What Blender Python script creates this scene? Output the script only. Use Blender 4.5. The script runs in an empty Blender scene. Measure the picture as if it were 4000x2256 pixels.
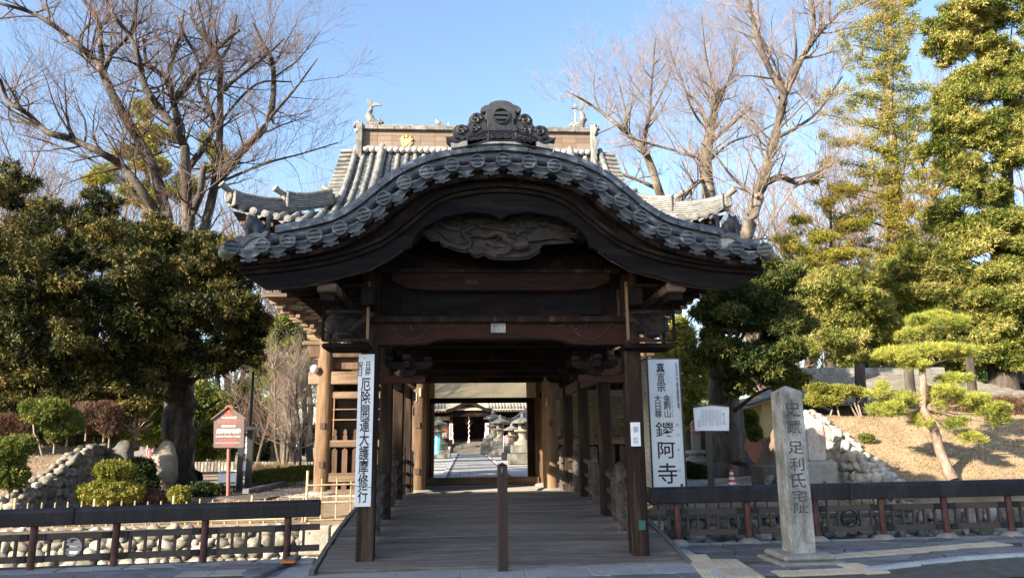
import bpy, bmesh, math, random
import numpy as np
from mathutils import Vector, Matrix, Euler, noise
rad = math.radians
R_ = random.Random(7)
rng = np.random.default_rng(11)
sc = bpy.context.scene
COL = sc.collection

# ---------------------------------------------------------------- camera
CAMZ = 1.6
FPX, PCX, PCY = 2900., 2000., 1128.
_y, _p, _r = rad(3.6), rad(11.4), rad(0.63)
_f = np.array([math.sin(_y)*math.cos(_p), math.cos(_y)*math.cos(_p), math.sin(_p)])
_x = np.array([math.cos(_y), -math.sin(_y), 0.]); _u = np.cross(_x, _f)
_R = _x*math.cos(_r) - _u*math.sin(_r); _U = _x*math.sin(_r) + _u*math.cos(_r)
_C = np.array([0, 0, CAMZ])
cam = bpy.data.cameras.new('camera')
cam_o = bpy.data.objects.new('camera', cam); COL.objects.link(cam_o)
cam.sensor_width = 36; cam.lens = 36*FPX/4000.; cam.clip_start = .1; cam.clip_end = 2000
cam_o.matrix_world = Matrix(((_R[0], _U[0], -_f[0], 0), (_R[1], _U[1], -_f[1], 0), (_R[2], _U[2], -_f[2], CAMZ), (0, 0, 0, 1)))
sc.camera = cam_o
def _ray(px, py): return _f + _R*(px-PCX)/FPX + _U*(PCY-py)/FPX
def at(px, py, Y):
    d = _ray(px, py); return Vector(_C + d*(Y/d[1]))
def atz(px, py, z):
    d = _ray(px, py); return Vector(_C + d*((z-CAMZ)/d[2]))
def pr(p):
    v = np.array(p, float)-_C; k = v@_f
    return PCX+FPX*(v@_R)/k, PCY-FPX*(v@_U)/k

# ---------------------------------------------------------------- light
SUN_EL, SUN_AZ = 23., 53.           # azimuth: degrees to the left of straight behind the camera
sd = Vector((-math.sin(rad(SUN_AZ))*math.cos(rad(SUN_EL)), -math.cos(rad(SUN_AZ))*math.cos(rad(SUN_EL)), math.sin(rad(SUN_EL))))
sun = bpy.data.lights.new('sun', 'SUN'); sun.energy = 5.0; sun.angle = rad(.53); sun.color = (1, .87, .68)
so = bpy.data.objects.new('sun', sun); COL.objects.link(so)
so.rotation_euler = sd.to_track_quat('Z', 'Y').to_euler(); so.location = sd*60
w = bpy.data.worlds.new('World'); sc.world = w; w.use_nodes = True
nt = w.node_tree; bg = nt.nodes['Background']
sk = nt.nodes.new('ShaderNodeTexSky'); sk.sky_type = 'NISHITA'; sk.sun_disc = False
sk.sun_elevation = rad(SUN_EL); sk.sun_rotation = math.atan2(sd.x, sd.y)
sk.air_density = 1.0; sk.dust_density = 1.15; sk.ozone_density = 1.7
nt.links.new(sk.outputs[0], bg.inputs[0]); bg.inputs[1].default_value = .105
sc.view_settings.view_transform = 'Standard'; sc.view_settings.look = 'None'
sc.view_settings.exposure = 1.86; sc.view_settings.gamma = 1; sc.view_settings.use_curve_mapping = False
sc.cycles.max_bounces = 6; sc.cycles.transparent_max_bounces = 8
try: sc.cycles.use_denoising = True
except Exception: pass

# ---------------------------------------------------------------- object helpers
WL = {}
def wloc(o): return WL[o.name] if o else Vector((0, 0, 0))
def thing(name, label, cat, loc=(0, 0, 0), group=None):
    o = bpy.data.objects.new(name, None); COL.objects.link(o); o.empty_display_size = .2
    o.location = loc; WL[o.name] = Vector(loc); return tag(o, label, cat, group)
def tag(o, label=None, cat=None, group=None, kind=None):
    if label: o['label'] = label
    if cat: o['category'] = cat
    if group: o['group'] = group
    if kind: o['kind'] = kind
    return o
def link(name, me, parent=None, loc=(0, 0, 0), rot=None, scale=None):
    o = bpy.data.objects.new(name, me); COL.objects.link(o)
    loc = Vector(loc)
    if parent: o.parent = parent
    o.location = loc - wloc(parent); WL[o.name] = loc
    if rot is not None: o.rotation_euler = rot
    if scale is not None: o.scale = scale
    return o
def finish(me, m, smooth=None):
    if m: me.materials.append(m)
    if smooth:
        me.polygons.foreach_set('use_smooth', [True]*len(me.polygons))
        me.set_sharp_from_angle(angle=rad(smooth))
    me.update(); return me
class MB:
    def __init__(s): s.v = []; s.f = []
    def box(s, x0, x1, y0, y1, z0, z1):
        n = len(s.v); s.v += [(x, y, z) for z in (z0, z1) for y in (y0, y1) for x in (x0, x1)]
        s.f += [tuple(n+i for i in q) for q in ((0, 2, 3, 1), (4, 5, 7, 6), (0, 1, 5, 4), (2, 6, 7, 3), (0, 4, 6, 2), (1, 3, 7, 5))]; return s
    def beam(s, a, b, w, h, up=(0, 0, 1), w2=None, h2=None):
        a = Vector(a); b = Vector(b); d = (b-a).normalized(); sx = d.cross(Vector(up)).normalized(); sz = sx.cross(d)
        n = len(s.v)
        for p, ww, hh in ((a, w, h), (b, w2 or w, h2 or h)):
            s.v += [tuple(p+sx*i*ww/2+sz*j*hh/2) for i, j in ((-1, -1), (1, -1), (1, 1), (-1, 1))]
        s.f += [tuple(n+i for i in q) for q in ((0, 1, 2, 3), (7, 6, 5, 4), (0, 4, 5, 1), (1, 5, 6, 2), (2, 6, 7, 3), (3, 7, 4, 0))]; return s
    def tube(s, pts, rr, n=8, cap=True, arc=None):
        pts = [Vector(p) for p in pts]
        if not hasattr(rr, '__len__'): rr = [rr]*len(pts)
        m = len(s.v); ref = Vector((.13, .21, 1)) if abs((pts[-1]-pts[0]).normalized().z) < .9 else Vector((1, .2, .1))
        for i, p in enumerate(pts):
            d = (pts[min(i+1, len(pts)-1)]-pts[max(i-1, 0)]).normalized()
            a = d.cross(ref).normalized(); b = a.cross(d)
            for k in range(n):
                t = 2*math.pi*k/n; q = p+(a*math.cos(t)+b*math.sin(t))*rr[i]; s.v.append((q.x, q.y, q.z))
        for i in range(len(pts)-1):
            for k in range(n):
                k2 = (k+1) % n; s.f.append((m+i*n+k, m+i*n+k2, m+(i+1)*n+k2, m+(i+1)*n+k))
        if cap:
            s.f.append(tuple(m+k for k in range(n))[::-1]); e = m+(len(pts)-1)*n; s.f.append(tuple(e+k for k in range(n)))
        return s
    def lathe(s, prof, c=(0, 0, 0), n=16, axis='z', sq=1.):
        m = len(s.v); c = Vector(c)
        for r, h in prof:
            for k in range(n):
                t = 2*math.pi*(k+.5)/n; x, y = r*math.cos(t), r*math.sin(t)*sq
                q = {'z': (x, y, h), 'y': (x, h, y), 'x': (h, x, y)}[axis]; s.v.append(tuple(c+Vector(q)))
        for i in range(len(prof)-1):
            for k in range(n):
                k2 = (k+1) % n; s.f.append((m+i*n+k, m+i*n+k2, m+(i+1)*n+k2, m+(i+1)*n+k))
        s.f.append(tuple(m+k for k in range(n))[::-1]); e = m+(len(prof)-1)*n; s.f.append(tuple(e+k for k in range(n)))
        return s
    def prism(s, pts, y0, y1, bev=0):           # pts: (x,z) outline, extruded along y
        m = len(s.v); n = len(pts)
        s.v += [(p[0], y0, p[1]) for p in pts]+[(p[0], y1, p[1]) for p in pts]
        s.f.append(tuple(range(m, m+n))); s.f.append(tuple(range(m+n, m+2*n))[::-1])
        for k in range(n): k2 = (k+1) % n; s.f.append((m+k, m+n+k, m+n+k2, m+k2))
        return s
    def prismz(s, pts, z0, z1):
        m = len(s.v); n = len(pts)
        s.v += [(p[0], p[1], z0) for p in pts]+[(p[0], p[1], z1) for p in pts]
        s.f.append(tuple(range(m, m+n))[::-1]); s.f.append(tuple(range(m+n, m+2*n)))
        for k in range(n): k2 = (k+1) % n; s.f.append((m+k, m+k2, m+n+k2, m+n+k))
        return s
    def band(s, A, B, y0, y1):                  # strip between two (x,z) polylines of equal length, with thickness
        for i in range(len(A)-1):
            m = len(s.v); q = [A[i], A[i+1], B[i+1], B[i]]
            s.v += [(p[0], y0, p[1]) for p in q]+[(p[0], y1, p[1]) for p in q]
            s.f += [(m, m+1, m+2, m+3), (m+7, m+6, m+5, m+4), (m, m+4, m+5, m+1), (m+2, m+6, m+7, m+3)]
            if i == 0: s.f.append((m, m+3, m+7, m+4))
            if i == len(A)-2: s.f.append((m+1, m+5, m+6, m+2))
        return s
    def ell(s, c, r, n=8, rot=None):            # ellipsoid
        c = Vector(c); m = len(s.v); M = rot.to_matrix() if rot is not None else None
        rings = max(4, n//2+1)
        for i in range(1, rings):
            ph = math.pi*i/rings
            for k in range(n):
                t = 2*math.pi*k/n; q = Vector((r[0]*math.sin(ph)*math.cos(t), r[1]*math.sin(ph)*math.sin(t), r[2]*math.cos(ph)))
                s.v.append(tuple(c+(M@q if M else q)))
        for sg in (1, -1):
            q = Vector((0, 0, r[2]*sg)); s.v.append(tuple(c+(M@q if M else q)))
        for i in range(rings-2):
            for k in range(n): k2 = (k+1) % n; s.f.append((m+i*n+k, m+(i+1)*n+k, m+(i+1)*n+k2, m+i*n+k2))
        T = len(s.v)-2; B = T+1; L = m+(rings-2)*n
        for k in range(n): k2 = (k+1) % n; s.f.append((T, m+k, m+k2)); s.f.append((B, L+k2, L+k))
        return s
    def mesh(s, name, m, smooth=None, org=(0, 0, 0)):
        me = bpy.data.meshes.new(name); o = Vector(org)
        me.from_pydata([(v[0]-o.x, v[1]-o.y, v[2]-o.z) for v in s.v], [], s.f); return finish(me, m, smooth)
    def build(s, name, m, parent=None, smooth=None, org=None, bev=0, remesh=0, disp=0, label=None):
        if org is None:
            a = np.array(s.v); org = ((a[:, 0].min()+a[:, 0].max())/2, (a[:, 1].min()+a[:, 1].max())/2, a[:, 2].min())
        o = link(name, s.mesh(name, m, smooth, org), parent, org)
        if label: o['label'] = label
        if remesh:
            k = o.modifiers.new('r', 'REMESH'); k.mode = 'VOXEL'; k.voxel_size = remesh; k.use_smooth_shade = True
            k = o.modifiers.new('s', 'SMOOTH'); k.iterations = 2
        if bev:
            k = o.modifiers.new('b', 'BEVEL'); k.width = bev; k.segments = 1; k.limit_method = 'ANGLE'; k.angle_limit = rad(40)
        return o

# ---------------------------------------------------------------- materials
def mat(name, cols, scale=3, stretch=(1, 1, 1), rough=.7, bump=.2, bscale=None, detail=5, orand=.0, grain=None, metal=0, spec=.5,
        fine=None, stops=None, world=False, bdist=.02, hsv=True):
    m = bpy.data.materials.new(name); m.use_nodes = True; t = m.node_tree; N = t.nodes; L = t.links
    b = N['Principled BSDF']; b.inputs['Roughness'].default_value = rough; b.inputs['Metallic'].default_value = metal
    b.inputs['Specular IOR Level'].default_value = spec
    tc = N.new('ShaderNodeTexCoord'); oi = N.new('ShaderNodeObjectInfo')
    mp = N.new('ShaderNodeMapping'); mp.inputs['Scale'].default_value = stretch
    if world:
        ge = N.new('ShaderNodeNewGeometry'); L.new(ge.outputs['Position'], mp.inputs[0])
    else:
        ad = N.new('ShaderNodeVectorMath'); ad.operation = 'ADD'; ml = N.new('ShaderNodeMath'); ml.operation = 'MULTIPLY'; ml.inputs[1].default_value = 47.
        L.new(oi.outputs['Random'], ml.inputs[0]); L.new(tc.outputs['Object'], ad.inputs[0]); L.new(ml.outputs[0], ad.inputs[1]); L.new(ad.outputs[0], mp.inputs[0])
    nz = N.new('ShaderNodeTexNoise'); nz.inputs['Scale'].default_value = scale; nz.inputs['Detail'].default_value = detail; nz.inputs['Roughness'].default_value = .62
    L.new(mp.outputs[0], nz.inputs['Vector'])
    cr = N.new('ShaderNodeValToRGB'); el = cr.color_ramp.elements
    st = stops or [.3+.4*i/(len(cols)-1) for i in range(len(cols))]
    while len(el) < len(cols): el.new(.5)
    for e, s_, c in zip(el, st, cols): e.position = s_; e.color = (*c, 1)
    L.new(nz.outputs[0], cr.inputs[0]); out = cr.outputs[0]
    n2 = N.new('ShaderNodeTexNoise'); n2.inputs['Scale'].default_value = bscale or scale*6; n2.inputs['Detail'].default_value = 6; n2.inputs['Roughness'].default_value = .65
    L.new(mp.outputs[0], n2.inputs['Vector'])
    mr = N.new('ShaderNodeMapRange'); mr.inputs[1].default_value = .3; mr.inputs[2].default_value = .7
    mr.inputs[3].default_value = 1-(fine if fine is not None else .25); mr.inputs[4].default_value = 1+(fine if fine is not None else .25)
    L.new(n2.outputs[0], mr.inputs[0])
    fac = mr.outputs[0]
    if orand:
        o2 = N.new('ShaderNodeMapRange'); o2.inputs[3].default_value = 1-orand; o2.inputs[4].default_value = 1+orand
        L.new(oi.outputs['Random'], o2.inputs[0]); mm = N.new('ShaderNodeMath'); mm.operation = 'MULTIPLY'
        L.new(fac, mm.inputs[0]); L.new(o2.outputs[0], mm.inputs[1]); fac = mm.outputs[0]
    vm = N.new('ShaderNodeVectorMath'); vm.operation = 'SCALE'; L.new(out, vm.inputs[0]); L.new(fac, vm.inputs['Scale']); L.new(vm.outputs[0], b.inputs['Base Color'])
    if bump:
        bp = N.new('ShaderNodeBump'); bp.inputs['Strength'].default_value = bump; bp.inputs['Distance'].default_value = bdist
        L.new(n2.outputs[0], bp.inputs['Height']); L.new(bp.outputs[0], b.inputs['Normal'])
    return m
def leafmat(name, cols, trans=.3, rough=.55, cscale=.6, var=.6, spec=.12):
    m = bpy.data.materials.new(name); m.use_nodes = True; t = m.node_tree; N = t.nodes; L = t.links
    b = N['Principled BSDF']; b.inputs['Roughness'].default_value = rough; b.inputs['Specular IOR Level'].default_value = spec
    at_ = N.new('ShaderNodeAttribute'); at_.attribute_name = 'rnd'
    tc = N.new('ShaderNodeTexCoord'); nz = N.new('ShaderNodeTexNoise'); nz.inputs['Scale'].default_value = cscale; nz.inputs['Detail'].default_value = 3
    L.new(tc.outputs['Object'], nz.inputs['Vector'])
    mx = N.new('ShaderNodeMath'); mx.operation = 'MULTIPLY_ADD'; mx.inputs[1].default_value = var; L.new(at_.outputs['Fac'], mx.inputs[0])
    su = N.new('ShaderNodeMath'); su.operation = 'SUBTRACT'; su.inputs[1].default_value = var/2; L.new(nz.outputs[0], su.inputs[0]); L.new(su.outputs[0], mx.inputs[2])
    cr = N.new('ShaderNodeValToRGB'); el = cr.color_ramp.elements
    while len(el) < len(cols): el.new(.5)
    for i, (e, c) in enumerate(zip(el, cols)): e.position = .28+.44*i/(len(cols)-1); e.color = (*c, 1)
    L.new(mx.outputs[0], cr.inputs[0]); L.new(cr.outputs[0], b.inputs['Base Color'])
    tr = N.new('ShaderNodeBsdfTranslucent'); L.new(cr.outputs[0], tr.inputs[0]); ms = N.new('ShaderNodeMixShader'); ms.inputs[0].default_value = trans
    L.new(b.outputs[0], ms.inputs[1]); L.new(tr.outputs[0], ms.inputs[2]); L.new(ms.outputs[0], N['Material Output'].inputs[0])
    return m
def flat(name, c, rough=.5, metal=0, fine=.06, bump=.05): return mat(name, [tuple(x*.93 for x in c), tuple(min(1, x*1.05) for x in c)], 2.5, rough=rough, metal=metal, fine=fine, bump=bump)
M = {}
M['wood_black'] = mat('dark aged timber', [(.007, .0055, .005), (.015, .011, .010), (.034, .023, .018)], 2, (1, 1, 1), .9, .35, 14, fine=.3, spec=.08)
M['wood_hafu'] = mat('blackened bargeboard timber', [(.006, .0055, .0065), (.010, .0095, .011), (.022, .018, .016)], 1.6, (.5, 3, 6), .85, .3, 9, fine=.35, spec=.10)
M['wood_red'] = mat('old beam with red traces', [(.012, .010, .009), (.045, .018, .012), (.02, .014, .012)], 1.3, (.5, 2, 2.5), .8, .3, 10, spec=.12)
M['wood_vert'] = mat('weathered upright timber', [(.012, .008, .006), (.030, .019, .013), (.11, .075, .052)], 2.2, (3, 3, .25), .8, .5, 9, fine=.35, spec=.15, stops=[.3, .55, .75])
M['wood_gate'] = mat('gate timber in sunlit tone', [(.05, .028, .015), (.155, .088, .043), (.29, .18, .095)], 1.8, (2.5, 2.5, .22), .75, .6, 10, fine=.35)  # warm look of the sunlit columns put into the base colour
M['wood_gate_h'] = mat('beam timber in sunlit tone', [(.05, .03, .019), (.145, .092, .055), (.27, .185, .12)], 1.8, (.25, 2.5, 2.5), .75, .6, 10, fine=.35)  # same sunlit warmth put into the beam colour
M['wood_brown'] = mat('dark brown gate boards', [(.028, .015, .009), (.07, .037, .021), (.115, .066, .038)], 2, (2.5, 2.5, .3), .75, .5, 10, orand=.25)
M['deck'] = mat('grey walked planks', [(.10, .085, .075), (.15, .13, .115), (.205, .18, .16)], 1.5, (.35, 3, 2), .8, .4, 9, orand=.13, fine=.38, spec=.2)
M['deck_side'] = mat('grey side planks', [(.09, .08, .07), (.16, .145, .13)], 1.5, (.6, 2, 2), .8, .4, 9, orand=.2)
M['bollard'] = mat('red brown bollard timber', [(.018, .009, .007), (.05, .02, .013), (.085, .04, .027)], 2, (3, 3, .22), .6, .5, 9, stops=[.3, .55, .72])
M['tile'] = mat('grey clay tile', [(.045, .052, .064), (.095, .108, .125), (.30, .32, .34)], 6, rough=.5, bump=.25, bscale=30, fine=.22, orand=.14, stops=[.35, .55, .7])
M['tile_dark'] = mat('dark smoked tile', [(.028, .031, .036), (.05, .055, .062), (.09, .095, .10)], 4, rough=.5, bump=.25, bscale=26, fine=.2)
M['tile_pale'] = mat('pale weathered tile', [(.07, .07, .066), (.15, .148, .14), (.235, .23, .218)], 4, rough=.7, bump=.25, bscale=24, fine=.25, orand=.2)
M['plaster'] = mat('lime plaster', [(.34, .32, .29), (.55, .53, .5)], 8, rough=.9, bump=.6, bscale=30)
M['ridge_brown'] = mat('brown ridge cladding', [(.135, .095, .066), (.175, .125, .09)], 2, rough=.6, bump=.05, fine=.08, orand=.12)
M['gold'] = mat('gilded crest', [(.55, .38, .12), (.68, .49, .18)], 6, rough=.5, bump=.05, metal=.1, fine=.08)
M['white'] = mat('white painted board', [(.82, .83, .85), (.88, .89, .9)], 1.5, rough=.55, bump=.03, fine=.04)
M['black'] = flat('black lettering', (.012, .013, .02))
M['blackm'] = flat('black painted metal', (.02, .02, .021), .4)
M['rail'] = mat('charcoal fence beam', [(.009, .009, .011), (.016, .0155, .018), (.034, .033, .036)], 3, (1.2, 1.2, .3), .5, .25, 14, fine=.4, spec=.3)
M['rail_brown'] = mat('brown fence slats', [(.045, .032, .026), (.07, .052, .043)], 4, (.5, 2, 2), .6, .3, 20)
M['post_red'] = mat('oxide red fence post', [(.04, .012, .010), (.085, .027, .021), (.12, .045, .035)], 5, rough=.6, bump=.3, bscale=25)
M['stone'] = mat('mossy grey granite', [(.10, .095, .075), (.31, .30, .275), (.52, .51, .48)], 5, (1, 1, .45), .85, .7, 45, fine=.35)
M['stone_base'] = mat('granite base', [(.20, .19, .165), (.32, .30, .265)], 5, rough=.85, bump=.5, bscale=50, fine=.3)
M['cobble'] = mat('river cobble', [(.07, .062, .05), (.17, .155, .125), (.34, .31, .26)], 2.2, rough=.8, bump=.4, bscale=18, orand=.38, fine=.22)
M['cobble_dark'] = mat('cobble in shade tone', [(.07, .068, .06), (.17, .163, .145), (.30, .285, .26)], 2.5, rough=.85, bump=.5, bscale=18, orand=.35, fine=.25)
M['cobble_pale'] = mat('cobble in sunlit tone', [(.17, .155, .13), (.33, .31, .27), (.50, .475, .43)], 2.2, rough=.8, bump=.4, bscale=18, orand=.28, fine=.22)
M['mortar'] = mat('earth between stones', [(.05, .045, .035), (.11, .095, .075)], 6, rough=.95, bump=.6, bscale=40)
M['ashlar'] = mat('dressed stone block', [(.26, .24, .20), (.42, .39, .33)], 3, rough=.85, bump=.5, bscale=24, orand=.2)
M['slate'] = mat('dark slate paving', [(.09, .096, .108), (.14, .148, .16), (.19, .195, .205)], 2.6, rough=.6, bump=.35, bscale=24, orand=.28, fine=.2)
M['slate2'] = mat('purple slate paving', [(.11, .098, .105), (.155, .142, .148)], 2.6, rough=.6, bump=.35, bscale=24, orand=.28, fine=.2)
M['concrete'] = mat('worn concrete', [(.22, .225, .23), (.33, .33, .32)], 2.5, rough=.85, bump=.3, bscale=40, fine=.25, orand=.12)
M['kerb'] = mat('kerb stone', [(.30, .32, .33), (.42, .43, .43)], 4, rough=.8, bump=.3, bscale=60, fine=.25, orand=.1)
M['asphalt'] = mat('asphalt', [(.045, .046, .05), (.065, .066, .07)], 3, rough=.85, bump=.5, bscale=90, fine=.3)
M['tactile'] = mat('yellow tactile paver', [(.44, .36, .25), (.55, .46, .34)], 3, rough=.8, bump=.2, bscale=40, fine=.14, orand=.1)
M['tactile_grey'] = mat('faded tactile paver', [(.27, .25, .21), (.38, .35, .30)], 3, rough=.85, bump=.25, bscale=40, fine=.16, orand=.1)
M['bamboo'] = mat('bamboo cane', [(.30, .22, .12), (.45, .36, .22)], 6, (1, 1, 1), .5, .15, 20, orand=.2)
M['bark'] = mat('grey flaking bark', [(.035, .026, .019), (.095, .075, .056), (.24, .20, .16)], 1.6, (1.5, 1.5, .5), .85, .9, 8, fine=.4, stops=[.32, .52, .72])
M['bark_dark'] = mat('dark rough bark', [(.02, .016, .012), (.055, .043, .032), (.10, .08, .06)], 2.5, (2, 2, .4), .9, 1., 9, fine=.4)
M['bark_pine'] = mat('pink grey pine bark', [(.16, .10, .07), (.34, .25, .2)], 5, (2, 2, .7), .85, .8, 14)
M['twig'] = mat('twig bark', [(.085, .05, .038), (.15, .098, .075)], 2, rough=.8, bump=0, fine=.2)
M['twig_grey'] = mat('pale twig bark', [(.17, .125, .10), (.29, .23, .185)], 2, rough=.8, bump=0, fine=.2)
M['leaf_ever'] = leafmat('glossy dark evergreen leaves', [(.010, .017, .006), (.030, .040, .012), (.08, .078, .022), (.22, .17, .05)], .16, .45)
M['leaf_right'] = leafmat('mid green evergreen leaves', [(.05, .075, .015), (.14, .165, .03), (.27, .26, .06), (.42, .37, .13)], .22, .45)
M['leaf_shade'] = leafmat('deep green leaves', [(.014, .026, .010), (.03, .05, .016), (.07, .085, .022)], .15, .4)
M['leaf_conifer'] = leafmat('yellow green conifer sprays', [(.09, .11, .018), (.22, .23, .032), (.42, .38, .06), (.36, .22, .07)], .35, .6)
M['leaf_pine'] = leafmat('bright pine needles', [(.16, .20, .05), (.33, .36, .07), (.50, .48, .10)], .35, .5, 1.2)
M['leaf_shrub'] = leafmat('clipped shrub leaves', [(.05, .08, .015), (.14, .17, .035), (.27, .26, .07)], .25, .5, 1.5)
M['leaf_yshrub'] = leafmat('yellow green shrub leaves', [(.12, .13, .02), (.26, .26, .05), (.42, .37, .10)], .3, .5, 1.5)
M['leaf_brown'] = leafmat('leafless hedge twigs', [(.075, .038, .024), (.15, .085, .055), (.22, .145, .10)], .05, .8, 1.5)
M['leaf_dry'] = leafmat('straw dry leaves', [(.20, .14, .08), (.37, .29, .18)], .2, .8, 1.5)
M['lawn'] = mat('dormant lawn', [(.24, .17, .095), (.34, .25, .145), (.42, .32, .20)], 1.2, rough=.95, bump=.9, bscale=60, fine=.3, world=True)
M['earth'] = mat('packed earth', [(.12, .085, .055), (.22, .165, .115), (.29, .23, .17)], .8, rough=.95, bump=.6, bscale=30, fine=.3, world=True)
M['gravel'] = mat('pale gravel court', [(.33, .31, .28), (.42, .40, .36)], .7, rough=.95, bump=.6, bscale=30, fine=.18, world=True)
M['pave'] = mat('stone path paving', [(.18, .18, .175), (.30, .295, .28)], 1.5, rough=.8, bump=.4, bscale=20, orand=.2)
M['water'] = mat('moat bed', [(.05, .05, .042), (.10, .095, .08)], 2, rough=.5, bump=.4, bscale=10, world=True)
M['yellow'] = mat('cream yellow render', [(.62, .47, .19), (.72, .56, .25)], 1.5, rough=.85, bump=.1, fine=.06)
M['orange'] = mat('ochre soffit', [(.55, .30, .07), (.62, .36, .10)], 2, rough=.7, bump=.1, fine=.06)
M['redwall'] = mat('terracotta plinth', [(.30, .10, .06), (.38, .14, .085)], 2, rough=.8, bump=.1, fine=.1)
M['signred'] = mat('maroon sign panel', [(.115, .072, .068), (.14, .09, .085)], 2, rough=.45, bump=.03, fine=.06)
M['postred'] = flat('faded red post', (.28, .11, .085))
M['salmon'] = flat('salmon red print', (.50, .12, .085))
M['cream'] = flat('cream white print', (.78, .72, .64))
M['greytext'] = flat('grey print', (.30, .33, .38))
M['blue'] = flat('turquoise banner cloth', (.02, .27, .42), .8)
M['pink'] = flat('pink cloth', (.75, .22, .24), .8)
M['red'] = flat('red cloth', (.50, .03, .05), .8)
M['conered'] = flat('orange red plastic', (.55, .045, .02), .4)
M['conewhite'] = flat('reflective white band', (.7, .7, .7), .4)
M['glass'] = flat('lamp glass', (.75, .76, .74), .2)
M['wire'] = mat('rusted wire', [(.012, .011, .011), (.028, .024, .021)], 5, rough=.8, bump=0, spec=.1)
M['rail_wood'] = mat('grey handrail timber', [(.035, .028, .024), (.07, .058, .05), (.12, .10, .088)], 3, (2, .4, 2), .8, .3, 12, spec=.2)
M['wire_tan'] = mat('brass coloured wire', [(.55, .45, .22), (.68, .57, .32)], 5, rough=.6, bump=0)
M['orangem'] = flat('orange marker', (.6, .18, .02))
M['green'] = flat('green metal plate', (.03, .12, .09))
M['ever_far'] = M['leaf_shade']

# ---------------------------------------------------------------- lettering
def text(body, x0, x1, z0, z1, Y, m, parent, face='front', off=.016, name='lettering', ext=.02, fit=True):
    c = bpy.data.curves.new('t', 'FONT'); c.body = body; c.size = 1; c.offset = off; c.align_x = 'CENTER'; c.space_line = .92; c.resolution_u = 2
    o = bpy.data.objects.new('t', c); COL.objects.link(o)
    me = bpy.data.meshes.new_from_object(o.evaluated_get(bpy.context.evaluated_depsgraph_get()))
    bpy.data.objects.remove(o); bpy.data.curves.remove(c)
    n = len(me.vertices); a = np.empty(n*3); me.vertices.foreach_get('co', a); a = a.reshape(-1, 3)
    u = (a[:, 0]-a[:, 0].min())/(np.ptp(a[:, 0]) or 1); v = (a[:, 1]-a[:, 1].min())/(np.ptp(a[:, 1]) or 1)
    w_, h_ = x1-x0, z1-z0
    b = np.zeros_like(a)
    if face == 'front': b[:, 0] = u*w_-w_/2; b[:, 2] = v*h_; org = ((x0+x1)/2, Y, z0)
    else: b[:, 1] = -u*w_+w_/2; b[:, 2] = v*h_; org = (Y, (x0+x1)/2, z0)      # on a face that looks to -x
    me.vertices.foreach_set('co', b.ravel()); me.materials.clear(); me.materials.append(m); me.update()
    return link(name, me, parent, org)
def col(s): return '\n'.join(s)
M['tile_black'] = mat('black smoked ornament tile', [(.010, .011, .013), (.02, .021, .025), (.045, .047, .052)], 4, rough=.45, bump=.25, bscale=26, fine=.25)
M['carving'] = mat('grey carved wood', [(.012, .010, .010), (.028, .022, .020), (.065, .045, .038)], 5, (1, 1, 1), .75, .4, 20)
M['bark_z'] = mat('dark furrowed bark', [(.02, .016, .013), (.055, .043, .034), (.19, .155, .125)], 1.6, (1.5, 1.5, .4), .85, .9, 8, fine=.4, stops=[.36, .55, .74])
M['hall_roof'] = mat('sunlit tan hall roof', [(.46, .40, .27), (.58, .51, .36)], 3, rough=.8, bump=.3, bscale=20)  # sunlight on the roof put into this pale tan
M['lantern'] = mat('dark mossy lantern stone', [(.07, .068, .058), (.15, .145, .125), (.26, .25, .22)], 3, rough=.85, bump=.6, bscale=30, fine=.35)
M['stone_text'] = mat('darkened engraving', [(.06, .06, .057), (.10, .098, .092)], 14, rough=.9, bump=.3)
M['stone_warm'] = mat('buff river stone', [(.12, .105, .08), (.21, .185, .145), (.29, .26, .21)], 3, rough=.85, bump=.4, bscale=22, fine=.2)
M['redstone'] = mat('red stained pale stone', [(.30, .27, .24), (.42, .38, .34), (.22, .06, .045)], 2.5, (1, 1, .5), .85, .4, 24, stops=[.3, .52, .68])
M['tile_brown'] = mat('grey brown roof tile', [(.13, .115, .09), (.20, .18, .145), (.26, .235, .19)], 3, rough=.75, bump=.2, bscale=20, orand=.25)
M['orange_lit_wood'] = flat('orange lit timber', (.45, .20, .09))  # warm light on the booth put into the wood colour
M['tile_hall2'] = M['tile_brown']
M['leaf_ever2'] = leafmat('dark spreading evergreen leaves', [(.016, .03, .010), (.042, .065, .018), (.10, .11, .028), (.22, .20, .05)], .18, .45)
# ================================================================ setting
X0 = .48
def street(x): return .01*x
def bank(x, y):
    "height of the planted banks that run along the moat on both sides of the entrance"
    if y < 15.9: return None
    t = (y-16.0)/4.2; t = 0 if t < 0 else 1 if t > 1 else t
    if y > 22: t *= max(0, 1-(y-22)/2.5)
    if x > 0 and y > 24.5: return None
    if x < -9.555: return -.05+1.5*t+.1*noise.noise(Vector((x*.3, y*.3, 0)))
    if x > 9.3: return .35+1.75*t+.1*noise.noise(Vector((x*.3, y*.3, 4)))
    return None
def H(x, y):
    if y < 11.2: return street(x)-.03-.1*(y > 11)
    if y < 15.85: return -1.25
    b = bank(x, y)
    if b is not None: return b-.0
    t = min(1, max(0, (y-15.9)/3.2)); return -.05+.33*t
def grid(name, xs, ys, h, m, kind='structure', smooth=30):
    xs = list(xs); ys = list(ys); v = [(x, y, h(x, y)) for y in ys for x in xs]; nx = len(xs)
    f = [(j*nx+i, j*nx+i+1, (j+1)*nx+i+1, (j+1)*nx+i) for j in range(len(ys)-1) for i in range(nx-1)]
    me = bpy.data.meshes.new(name); me.from_pydata(v, [], f); finish(me, m, smooth)
    return tag(link(name, me), kind=kind)
fr = lambda a, b, s: [a+(b-a)*i/round((b-a)/s) for i in range(round((b-a)/s)+1)]
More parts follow.
